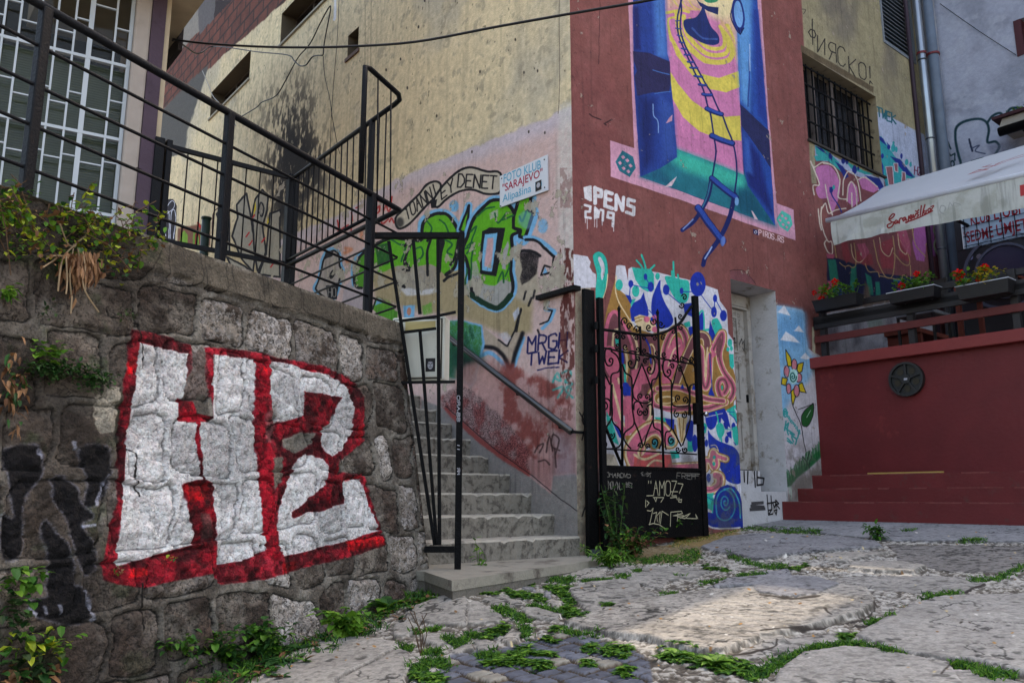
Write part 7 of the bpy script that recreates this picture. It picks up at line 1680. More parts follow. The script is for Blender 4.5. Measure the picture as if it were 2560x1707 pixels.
# cafe chairs and table on the terrace behind the planks
m_chair = mat('dark_cafe_chair', (36, 32, 34), rough=.5, spec=.4); m_seatg = mat('grey_seat_fabric', (126, 128, 136), rough=.8)
FZ = zl0 + .062
def chair(s, t, label, face):
    B0 = RW.at(s, FZ, t)
    th = thing('cafe_chair', tuple(B0), label, 'chair', 'chairs on the terrace'); x = TB.e1 * face; y = dR * 1.0
    mb = MB(); mb.box(B0 - x * .2 - y * .2 + UPV * .43, x * .4, y * .4, UPV * .04, m_seatg); mb.build('seat', th, bevel=.01)
    mb = MB(); mb.box(B0 - x * .2 + y * .18 + UPV * .56, x * .4, y * .025, UPV * .30, m_chair); mb.build('backrest', th, bevel=.01)
    for i in (-1, 1):
        for j in (-1, 1): mb = MB(); mb.bar(B0 + x * .18 * i + y * .18 * j, B0 + x * .18 * i + y * .18 * j + UPV * (.86 if j > 0 else .43), .025, .025, m_chair); mb.build('leg', th)
chair(4.15, .95, 'dark cafe chair with grey seat behind the leftmost planter', 1)
chair(4.4, 2.15, 'dark cafe chair with grey seat behind the long planter', 1)
chair(4.3, 3.1, 'dark cafe chair nearest the right edge of the terrace', -1)
tb = thing('cafe_table', tuple(RW.at(4.5, FZ, 1.55)), 'small square cafe table between the terrace chairs', 'table')
B0 = RW.at(4.5, FZ, 1.55); mb = MB(); mb.box(B0 - TB.e1 * .3 - dR * .3 + UPV * .70, TB.e1 * .6, dR * .6, UPV * .03, m_pb); mb.build('table_top', tb)
for i in (-1, 1):
    for j in (-1, 1): mb = MB(); mb.bar(B0 + TB.e1 * .27 * i + dR * .27 * j, B0 + TB.e1 * .27 * i + dR * .27 * j + UPV * .70, .045, .045, m_pb); mb.build('leg', tb)
bn_ = thing('wooden_bench', tuple(RW.at(5.6, FZ, .35)), 'low rust brown bench standing against the graffiti wall', 'bench')
B0 = RW.at(5.6, FZ, .25); mb = MB(); mb.box(B0 - dR * .9 + UPV * .4, dR * 1.8, TB.e1 * .4, UPV * .05, m_pb); mb.build('seat', bn_)
for j in (-1, 1): mb = MB(); mb.box(B0 + dR * (.8 * j - .03) + UPV * 0, dR * .06, TB.e1 * .38, UPV * .4, m_pb); mb.build('leg', bn_)

# ---------------------------------------------------------------- awning
AW = TPl(3.40)
aw = thing('awning', tuple(AW.at(2, 3.9)), 'grey fabric awning with red script on its valance over the terrace', 'awning')
t0 = AW.px(2071, 551)[0]; zL = AW.px(2071, 551)[1]; pr = AW.px(2560, 436); sl = (pr[1] - zL) / (pr[0] - t0); T1 = 5.2
m_fab = mat('awning_fabric', (170, 174, 180), rough=.85, var=.04, scale=2, bump=.08, bscale=200); m_bar = mat('white_aluminium', (196, 202, 210), rough=.35, bump=0, spec=.5)
APl = Plane(RW.at(0, 0, t0), dR, n=-TB.e1); sb, zbk = APl.px(2212, 467)
mb = MB(); A = AW.at(t0 - .02, zL); B = AW.at(T1, zL + sl * (T1 - t0)); mb.tube([A, B], .028, m_bar, 12); mb.build('front_bar', aw, smooth=True)
mb = MB(); nA, nB = 24, 8
def awp(i, j):
    t = t0 + (T1 - t0) * i / nA; f = j / nB; s_ = 3.40 + (sb - 3.40) * f; z0_ = zL + sl * (t - t0); z1_ = zbk
    return RW.at(s_, z0_ + (z1_ - z0_) * f - .03 * sin(pi * f), t)
for i in range(nA):
    for j in range(nB): mb.face([awp(i, j), awp(i, j + 1), awp(i + 1, j + 1), awp(i + 1, j)], m_fab)
cn = mb.build('canopy', aw, smooth=True)
mb = MB(); CU = MB(); CC = (1980, 0, .36341)
NV_ = np.cross(awp(0, nB) - awp(0, 0), awp(nA, 0) - awp(0, 0)); NV_ /= np.linalg.norm(NV_)
if NV_[2] < 0: NV_ = -NV_
cpP = Plane(awp(0, 0), TB.e1 * 1.0, (awp(0, nB) - awp(0, 0)), n=NV_)
strokes3d(mb, cpP, -.012 + .02, CC, [[(1215, 1200), (1280, 1170), (1350, 1165), (1215, 1200)], [(1240, 1190), (1370, 1150), (1450, 1110)], [(1310, 1150), (1400, 1140), (1500, 1100), (1596, 1075)], [(1320, 1150), (1370, 1130), (1330, 1145)], [(1400, 1130), (1480, 1100), (1600, 1060)]], .018, mat('faded_red_print', (150, 72, 76), bump=0)); sub(mb, 'top_script', cn, aw)
z_v = .275
cv_ = paint_valance(AW, 0.2, 5.3, zL - .6, zL + .05)
m_val = matimg('valance_fabric', cv_.image('valance_fabric'), rough=.85, bump=.1)
mb = MB(); nv = 80
for i in range(nv):
    for j in range(4):
        def vp(i_, j_):
            t = t0 + .03 + (T1 - t0 - .03) * i_ / nv; z = zL + sl * (t - t0) - .02 - z_v * j_ / 4 * (1 - .06 * sin(t * 2.1))
            o = .018 * sin(t * 17 + j_ * .9) * (j_ / 4) ** 1.5 * (1.6 if t < 1 else .4) 
            return AW.at(t, z, o + .01), ((t - cv_.a0) / (cv_.a1 - cv_.a0), (z - cv_.z0) / (cv_.z1 - cv_.z0))
        q = [vp(i, j), vp(i, j + 1), vp(i + 1, j + 1), vp(i + 1, j)]; mb.face([k[0] for k in q], m_val, [k[1] for k in q])
mb.build('valance', aw, smooth=True)
mb = MB(); mb.tube([RW.at(sb, zbk - .04, t0 + .02), RW.at(sb, zbk - .04, T1)], .035, m_bar, 8); mb.build('rear_bar', aw)
W2z = 7.02
for t in (t0 + .15, 2.2, 4.2):
    mb = MB(); mb.tube([RW.at(3.43, zL + sl * (t - t0) - .02, t), RW.at(sb, zbk - .07, t)], .018, m_bar, 6); mb.build('folding_arm', aw)
    mb = MB(); mb.tube([RW.at(sb, zbk - .09, t), RW.at(W2z, zbk - .12, t)], .022, m_iron2, 6); mb.build('wall_arm', aw)

# ---------------------------------------------------------------- grey neighbour house, downpipes, club sign
F_ = RW.at(7.08, 0); W2 = Plane(F_, -dL, n=-dR)
gh = thing('grey_house', tuple(W2.at(3, 2.4)), 'pale blue grey rendered house closing the yard behind the awning', 'house')
cgw = paint_grey(W2); m_g = matimg('grey_wall_paint', cgw.image('grey_wall_paint'), rough=.9, bump=.3)
m_mar0 = mat('sun_patch_slat_wood', (90, 60, 50))
gwn = (W2.px(2545, 150)[0], 2.2, W2.px(2552, 140)[1], 8.0)
mb = MB(); sun_gaps = [(1.0, 1.62, 9.0, 10.6, .15, m_tanr), (.78, 1.62, 7.95 + .1, 8.35, .15, m_tanr)]
wall_faces(mb, W2, 0, 10, 1.8, 15.5, [(gwn[0], gwn[1], gwn[2], min(gwn[3], 7.3), .2)] + sun_gaps, m_g, cgw); mb.build('wall', gh)
gwn = (gwn[0], gwn[1], gwn[2], 7.3)
mb = MB()
for a0, a1, z0, z1, *_ in sun_gaps:      # unseen slatted openings, added to throw a soft sun patch onto the yard
    z = z0
    while z < z1: mb.pbox(W2, a0, a1, z, z + .067, -.03, -.026, m_mar0); z += .1
mb.build('sun_patch_slats', gh)
mb = MB(); mb.pbox(W2, *gwn[:4], -.22, -.2, m_glassd); wg = mb.build('window', gh)
mb = MB(); m_mar = mat('maroon_frame', (70, 30, 38), rough=.5); mb.pbox(W2, gwn[0], gwn[0] + .09, gwn[2], gwn[3], -.2, .012, m_mar); mb.pbox(W2, gwn[0] + .09, gwn[1], gwn[2], gwn[2] + .08, -.2, .012, m_mar); mb.pbox(W2, gwn[1] - .08, gwn[1], gwn[2] + .08, gwn[3], -.2, .012, m_mar); sub(mb, 'frame', wg, gh)
mb = MB(); mb.face([W2.at(0, 15.5), W2.at(10, 15.5), W2.at(10, 15.5, -.6), W2.at(0, 15.5, -.6)], MATS['roof_sheet']); mb.build('roof', gh)
# little roof at the far right
rf = thing('porch_roof', tuple(W2.at(1.9, 5.4, .3)), 'small dark tiled porch roof with a gutter and moss at the right edge', 'porch roof')
ra = W2.px(2512, 330, .3)[0]; rz = W2.px(2512, 330, .3)[1]
mb = MB(); mb.prism(W2, [(ra, rz - .02), (ra + 3, rz - .02), (ra + 3, rz + .10), (ra + .05, rz + .10)], .0, .5, mat('pale_board', (150, 146, 140), rough=.8)); mb.build('fascia', rf)
mb = MB(); mb.box(W2.at(ra - .05, rz + .10, 0), W2.e1 * 3, W2.n * .56, UPV * .04, mat('maroon_tile', (60, 32, 38), rough=.8)); mb.build('roof_cover', rf)
mb = MB(); mb.tube([W2.at(ra + .02, rz - .09, .56), W2.at(ra + 3, rz - .09, .56)], .06, m_iron2, 10); mb.build('gutter', rf, smooth=True)
mb = MB(); mb.tube([W2.at(ra + .3, rz - .12, .5), W2.at(ra + .36, rz - .3, .3), W2.at(ra + .36, rz - .6, .06)], .04, m_iron2, 8); mb.build('bracket', rf)
r = random.Random(8); mb = MB()
for i in range(160):
    mb.leaf(W2.at(ra + .12 + r.random() * .8, rz + .14, r.uniform(.3, .56)), (r.gauss(0, .5), r.gauss(0, .5), 1), (1, 0, 0), .05, .02, m_ger, .1)
mo_ = mb.build('moss_tuft'); tag(mo_, 'green moss growing on the edge of the porch roof', 'moss')
m_zinc = mat('zinc_pipe', (150, 158, 166), rough=.3, metal=.75, var=.12, scale=4, bump=.03); m_bpipe = mat('blue_grey_pipe', (92, 106, 124), rough=.5, var=.15, bump=.05)
def pipe(a, o, r_, m, name, label, jts, z0=2.4, z1=11.0):
    P = RW.at(a, z0, o); t = thing(name, tuple(P), label, 'drainpipe')
    mb = MB(); mb.tube([P, RW.at(a, z1, o)], r_, m, 14); mb.build('pipe', t, smooth=True)
    for z in jts: mb = MB(); mb.tube([RW.at(a, z, o), RW.at(a, z + .02, o)], r_ * 1.12, mat('pipe_joint', (70, 76, 84), rough=.4, metal=.5, bump=0), 14); mb.build('joint', t, smooth=True)
    for z in (4.62 + .6, 7.2): mb = MB(); mb.tube([RW.at(a, z, o), RW.at(a, z + .03, o)], r_ * 1.2, mat('red_clamp', (110, 40, 46), rough=.5, bump=0), 14); mb.bar(RW.at(a, z + .015, o), RW.at(a + .12, z + .015, o - .03), .014, .012, m_iron2); mb.build('clamp', t)
pp = RW.px(2310, 200, .12)[0]
pipe(pp - .02, .13, .055, m_zinc, 'downpipe', 'shiny zinc downpipe in the corner between the cream wall and grey house', (4.3, 5.9, 7.1, 8.2))
pipe(pp + .14, .22, .075, m_bpipe, 'downpipe', 'wide blue grey downpipe behind the shiny zinc one', ())
cbz = thing('wall_conduit', tuple(RW.at(pp - .14, 2.5, .03)), 'dark vertical conduit left of the zinc downpipe', 'conduit')
mb = MB(); mb.tube([RW.at(pp - .14, 2.5, .03), RW.at(pp - .14, 11, .03)], .03, mat('dark_maroon_conduit', (48, 32, 44), rough=.6), 8); mb.build('conduit_pipe', cbz, smooth=True)
mb = MB(); mb.tube([W2.at(-.0, 2.45, .06), W2.at(.0, 4.4, .06)], .03, m_stem, 6)
wp = thing('white_pole', tuple(W2.at(.17, 2.42, .3)), 'thin white pole standing left of the club sign board', 'pole'); A = W2.px(2397, 560, .3); mb = MB(); mb.tube([W2.at(A[0], 2.42, .3), W2.at(A[0], 4.6, .3)], .03, mat('white_pole_paint', (170, 174, 176), rough=.6), 8); mb.build('shaft', wp, smooth=True)
# club sign: board, letters, wire grid
CS = W2.off(.42)
cb = thing('club_sign', tuple(CS.at(1.2, 3.6)), 'white board with red letters KLUB LJUBITELJA behind a wire grid', 'sign')
ca, cz = CS.px(2413, 622); cz1 = CS.px(2402, 540)[1]
mb = MB(); mb.pbox(CS, ca, ca + 2.3, cz, cz1 + .12, -.03, 0, mat('sign_panel_blue_white', (150, 170, 190), rough=.4, bump=0)); mb.build('board', cb)
mb = MB(); mb.pbox(CS, ca - .02, ca, cz, cz1 + .12, -.03, .008, m_bar); mb.build('edge', cb)
CM4 = (2320, 520, .16586)
def c4(x, y): return CS.px(CM4[0] + x * CM4[2], CM4[1] + y * CM4[2], .002)
m_rl = mat('dark_red_letters', (136, 24, 40), bump=0)
for txt, p, p2, hh in (('KLUB', (650, 262), (945, 195), .17), ('LJUBITELJA', (1000, 178), (1900, -50), .17), ('"SEDME', (540, 535), (990, 440), .17), ('UMJETNOSTI"', (1040, 420), (2080, 180), .17)):
    A = c4(*p); B = c4(*p2); text_obj(txt, CS, A, hh * .9, m_rl, 'lettering', cb, width=abs(B[0] - A[0]), bold=.014, o=.003)
mb = MB()
for k in range(16): mb.pbox(CS, ca + .02 + k * .15, ca + .028 + k * .15, cz + .001, cz1 + .1, .012, .018, m_iron2)
for k in range(5): mb.pbox(CS, ca, ca + 2.3, cz + .02 + k * .13, cz + .028 + k * .13, .019, .025, m_iron2)
mb.build('wire_grid', cb)
# dark cabin front below the sign with arched rings
cf = thing('black_bar_facade', tuple(CS.at(1.3, 2.45)), 'black cafe front with a round arched ring window under the club sign', 'bar facade')
m_blk = mat('black_cafe_panel', (22, 22, 30), rough=.4, var=.4, scale=3, spec=.5)
mb = MB(); mb.pbox(CS, ca - .12, ca + 4, 2.42, cz - .004, -.1, -.03, m_blk); mb.pbox(CS, ca - .12, ca - .025, cz, cz1 + .5, -.1, -.03, m_blk); mb.build('panel', cf)
cc_ = CS.at(*c4(1150, 940), -.03)
for R1, R0 in ((.50, .46), (.36, .33)): mb = MB(); mb.disc(cc_, CS.n, R0, R1, .03, mat('grey_ring', (84, 88, 104), rough=.35, metal=.3, bump=0), 40); mb.build('ring', cf)
mb = MB(); mb.disc(cc_, CS.n, 0, .33, .008, mat('ring_glass', (40, 44, 66), rough=.2, bump=0, spec=.6), 32); mb.build('ring_glass', cf)
for (x, y, c_) in ((640, 750, (120, 120, 160)), (770, 730, (110, 100, 110)), (915, 695, (190, 200, 210)), (1090, 660, (90, 90, 110)), (1350, 620, (80, 92, 86))):
    A = CS.px(CM4[0] + x * CM4[2], CM4[1] + y * CM4[2], -.03); mb = MB(); mb.disc(CS.at(*A, -.03), CS.n, 0, .035, .004, mat('sticker_%d' % x, c_, bump=0), 7); mb.build('wall_sticker', cf)
# pasted posters on the wall behind the rail
for i, (u0, v0, u1, v1, c_, lb) in enumerate(((2205, 765, 2245, 800, (70, 110, 112), 'faded green poster pasted low behind the planks'), (2350, 755, 2400, 795, (60, 120, 120), 'teal poster on the grey wall between the planks'), (2354, 555, 2372, 625, (150, 158, 176), 'pale torn sticker strip on the zinc downpipe'))):
    if i == 2: continue
    A = W2.px(u0, v1, .01); B = W2.px(u1, v0, .01)
    if B[0] > A[0] > 0:
        mb = MB(); mb.pbox(W2, A[0], B[0], A[1], B[1], .003, .006, mat('poster_%d' % i, c_, var=.5, scale=14, bump=0)); o = mb.build('poster'); tag(o, lb, 'poster')

# ---------------------------------------------------------------- left building
P0 = GPl.at(1.22, 0); LB = Plane(P0, -dLB, n=(dLB[1], -dLB[0], 0))
lbh = thing('left_building', tuple(LB.at(1, 2.2)), 'building with white barred windows, grey pillar and purple corner column', 'building')
m_purp = mat('purple_column_paint', (74, 58, 70), rough=.8, dirt=(58, 44, 54), bump=.15); m_gcol = mat('warm_grey_pillar', (158, 146, 138), rough=.85, dirt=(138, 126, 116), dscale=2, bump=.1); m_beige = mat('beige_trim', (176, 158, 134), rough=.85, bump=.1)
x1 = LB.px(384, 0)[0]; x2 = LB.px(343, 0)[0]
mb = MB(); xp = LB.px(419, 0)[0]; xq = LB.px(431, 0)[0]; mb.pbox(LB, xq, xp - .001, 1.9, 7.5, -.5, .0, m_beige); mb.build('beige_edge', lbh)
mb = MB(); mb.pbox(LB, xp, x1, 1.9, 7.5, -.4, .012, m_purp); mb.build('purple_column', lbh)
mb = MB(); mb.pbox(LB, x1 + .001, x2, 1.9, 7.5, -.3, .012, m_gcol); mb.build('pillar', lbh, bevel=.02)
WZ = -.10
wzb = LB.px(180, 545)[1]
mb = MB(); mb.pbox(LB, x2, 3.2, 1.9, wzb, -.4, .0, m_gcol); mb.build('lower_wall', lbh)
m_wp = mat('white_window_bars', (172, 178, 184), rough=.45, var=.05, bump=0, spec=.4)
def lglass():
    m = bpy.data.materials.new('window_glass'); m.use_nodes = True; N = m.node_tree.nodes; L = m.node_tree.links
    p = N['Principled BSDF']; p.inputs['Base Color'].default_value = lin((30, 34, 28)); p.inputs['Roughness'].default_value = .06; p.inputs['Specular IOR Level'].default_value = .45
    tr = N.new('ShaderNodeBsdfTransparent'); ms = N.new('ShaderNodeMixShader'); ms.inputs[0].default_value = .3
    L.new(tr.outputs[0], ms.inputs[1]); L.new(p.outputs[0], ms.inputs[2]); L.new(ms.outputs[0], N['Material Output'].inputs[0]); return m
m_gl = lglass()
win = thing
mb = MB(); mb.pbox(LB, x2 + .001, 3.2, wzb + .001, 7.5, -.16, -.155, m_gl); wn_ = mb.build('window', lbh)
# grid bars, read in the plane: main mullions (thick) and thin irregular bars
Z1C = (0, 0, .36364)
def l1(x, y, o=-.08): return LB.px(x * Z1C[2], y * Z1C[2], o)
mb = MB()
def lbar(x0, y0, x1_, y1_, w, o=-.08, th=.02):
    A = LB.at(*l1(x0, y0, o), o); B = LB.at(*l1(x1_, y1_, o), o); mb.bar(A, B, w, th, m_wp)
def snap(a): return a
V_MAIN = [l1(650, 200)[0], l1(120, 250)[0]]
Zs_ = [l1(600, 400)[1], l1(540, 910)[1]]
zA_, zB_ = wzb + .002, 7.4
mb.pbox(LB, x2 + .003, x2 + .03, zA_, zB_, -.12, -.06, m_wp)
colsA = [x2 + .012, l1(810, 60)[0], l1(640, 60)[0], l1(530, 60)[0], l1(405, 60)[0], l1(290, 60)[0], l1(150, 60)[0], l1(40, 60)[0]]
colsA = sorted(set(colsA)); step_ = .125
a_ = colsA[-1]
while a_ < 3.1: a_ += step_; colsA.append(a_)
for i, a in enumerate(colsA):
    w = .018 if i == 2 or (i > 2 and (i - 2) % 6 == 0) else .0075
    if i: mb.pbox(LB, a - w, a + w, zA_, zB_, -.11 if w > .015 else -.09, -.06, m_wp)
dzm = Zs_[0] - Zs_[1]
zm = [Zs_[1] + dzm * k for k in range(-2, 9)]
for z in zm:
    if zA_ < z < zB_: mb.pbox(LB, x2 + .02, 3.2, z - .012, z + .012, -.10, -.058, m_wp)
mb.pbox(LB, x2, 3.2, zA_ - .02, zA_ + .02, -.12, -.05, m_wp)
r = random.Random(12)
for i in range(len(colsA) - 1):
    for j in range(len(zm) - 1):
        fr = [(.5,), (.33,), (.68,), (.28, .75), (.5,), (.62,)][(i * 3 + j * 2) % 6]
        for f in fr:
            z = zm[j] + dzm * f
            if zA_ < z < zB_: mb.pbox(LB, colsA[i], colsA[i + 1], z - .0055, z + .0055, -.088, -.068, m_wp)
sub(mb, 'window_grid', wn_, lbh)
mb = MB(); m_bl = mat('pale_green_blind', (146, 160, 140), rough=.6, bump=0)
z = zA_
while z < Zs_[0] + .02:
    mb.box(LB.at(x2, z, -.26), LB.e1 * 3, LB.n * .012 + UPV * .012, UPV * .009 + LB.n * .004, m_bl); z += .021
sub(mb, 'blinds', wn_, lbh)
mb = MB(); mb.pbox(LB, x2, 3.2, 1.9, 7.5, -1.2, -1.15, mat('dim_room', (58, 50, 42), rough=.9)); mb.build('room_wall', lbh)
# overhanging upper floor above the path
A = atdepth(430, 112, 6.9); zo = A[2]
u0 = (A - P0) @ dL; LBs = Plane(np.array([A[0], A[1], 0]), dL, n=dR)
mb = MB(); mb.box(LBs.at(-1.2, zo, -1.1), dL * 7, dR * 1.1, UPV * .12, m_beige); mb.build('overhang', lbh)
mb = MB(); mb.box(LBs.at(-.2, zo - .14, .0), dL * 6, dR * .04, UPV * .26, mat('eave_shade', (40, 34, 34), rough=.9)); mb.build('eave_shade_board', lbh)  # dark board standing in for the shadow gap beside the soffit
mb = MB(); mb.box(LBs.at(-1.2, zo + .121, -1.1), dL * 7, dR * 1.1, UPV * 3, m_beige); mb.build('upper_wall', lbh)
# far wall behind the path with hollow brick
# green waste post seen through the gate
gb = thing('green_post', tuple(YW.at(9.4, 2.15, .25)), 'short dark green post against the far graffiti', 'post')
A, zz = YW.px(516, 548, .25); mb = MB(); mb.tube([YW.at(A, 2.1, .25), YW.at(A, zz, .25)], .07, mat('dark_green_paint', (28, 48, 40), rough=.5), 10); mb.build('body', gb, smooth=True); mb = MB(); mb.tube([YW.at(A, zz, .25), YW.at(A, zz + .03, .25)], .085, MATS['dark_green_paint'], 10); mb.build('cap', gb, smooth=True)

# ---------------------------------------------------------------- cables
m_cab = mat('black_cable', (18, 16, 18), rough=.5, bump=0)
def cable(pts, r_, label, name='overhead_cable', m=m_cab, cat='cable'):
    mb = MB(); mb.tube(pts, r_, m, 6, smooth=True); o = mb.build(name, smooth=True, origin=pts[0]); return tag(o, label, cat)
P = [(432, 99, 6.75), (500, 108, 6.7), (600, 115, 6.6), (720, 119, 6.45), (870, 117, 6.2), (1040, 105, 5.9), (1240, 68, 5.6), (1420, 36, 5.35), (1640, -2, 5.1), (1800, -40, 4.9)]
cable([atdepth(*p) for p in P], .010, 'thick black cable strung across the yard from the left building')
P = [(432, 102), (450, 108), (470, 122), (490, 134), (508, 130), (525, 118), (560, 118), (640, 130), (718, 138), (735, 152), (750, 165), (765, 163), (775, 150), (785, 141), (806, 139)]
cable([atdepth(u, v, 6.8 + 3.4 * min(1, (u - 432) / 90)) if u < 522 else YW.at(*YW.px(u, v, .3), .3) for u, v in P], .009, 'thin sagging cable looping to a clip on the flank wall')
P = [(600, 294), (640, 270), (655, 256), (690, 240), (715, 200), (745, 145), (775, 110), (800, 60), (822, 20), (826, 26), (812, 100), (808, 138)]
cable([YW.at(*YW.px(u, v, .05), .05) for u, v in P], .009, 'curved wire hanging in a peak on the upper flank wall')
P = [(808, 140), (812, 190), (825, 250), (830, 290), (843, 360), (850, 385)]
cable([YW.at(*YW.px(u, v, .04), .04) for u, v in P], .005, 'thin wire dropping from the clip down the flank wall')
P = [(848, -10), (843, 100), (833, 220), (828, 300), (825, 380)]
cable([YW.at(*YW.px(u, v, .03), .03) for u, v in P], .004, 'fine straight wire running down the flank wall')
P = [(506, 178), (520, 210), (532, 240), (548, 258), (575, 290), (590, 316)]
cable([YW.at(*YW.px(u, v, .05), .05) for u, v in P], .008, 'pale wire beside the smaller flank window', m=mat('pale_wire', (150, 146, 140), bump=0))
cable([W2.at(*W2.px(2350, 10, .03), .03), W2.at(*W2.px(2450, 80, .03), .03), W2.at(*W2.px(2540, 138, .03), .03)], .005, 'thin slanting wire across the grey house wall')
# ---------------------------------------------------------------- plants
m_w1 = matleaf('weed_green', (34, 84, 24), (92, 138, 44)); m_w2 = matleaf('weed_dark_green', (20, 56, 24), (54, 98, 44)); m_w3 = matleaf('weed_bright_green', (66, 112, 30), (116, 154, 54)); m_dry = matleaf('dry_brown_leaf', (84, 52, 34), (142, 104, 72), trans=.15); m_yel = matleaf('creeper_yellow_green', (80, 108, 30), (170, 178, 52)); m_straw = matleaf('straw', (150, 122, 66), (182, 160, 96)); m_vd = matleaf('dark_creeper', (26, 46, 26), (60, 80, 42))  # dark_creeper is the darkest leaf tone, for ferns, ivy and sapling
m_twig = mat('brown_twig', (84, 62, 44), rough=.9, bump=0)
def gp_(u, v): return on_ground(u, v) 
def gtop(P):   # rest on the paving relief
    i = int((P[0] - cg.a0) * cg.ppm); j = int((P[1] - cg.z0) * cg.ppm)
    if 0 <= i < cg.W and 0 <= j < cg.H: return P + np.array([0, 0, float(cg.hgt[j, i])])
    return P
def blades(mb, P, r, n, h, w, mats, spread=.02, lean=.5):
    for i in range(n):
        b = P + np.array([r.gauss(0, spread), r.gauss(0, spread), -.003]); d = np.array([r.gauss(0, lean), r.gauss(0, lean), 1.0]); L = h * r.uniform(.5, 1.3)
        x = np.cross(d, np.array([r.gauss(0, 1), r.gauss(0, 1), 0])); x /= np.linalg.norm(x) + 1e-9; d /= np.linalg.norm(d)
        m = r.choice(mats); k = b + d * L * .6; t = b + d * L + np.array([d[0], d[1], -.3]) * L * .35
        mb.face([b - x * w / 2, b + x * w / 2, k + x * w * .4, k - x * w * .4], m); mb.face([k - x * w * .4, k + x * w * .4, t], m)
def rosette(mb, P, r, n, L, W, mats, up=.5):
    for i in range(n):
        t = r.uniform(0, 2 * pi); d = np.array([cos(t), sin(t), r.uniform(.15, up * 1.6)])
        mb.leaf(P + np.array([0, 0, .002]), d, (0, 0, 1), L * r.uniform(.6, 1.2), W * r.uniform(.7, 1.2), r.choice(mats), .35)
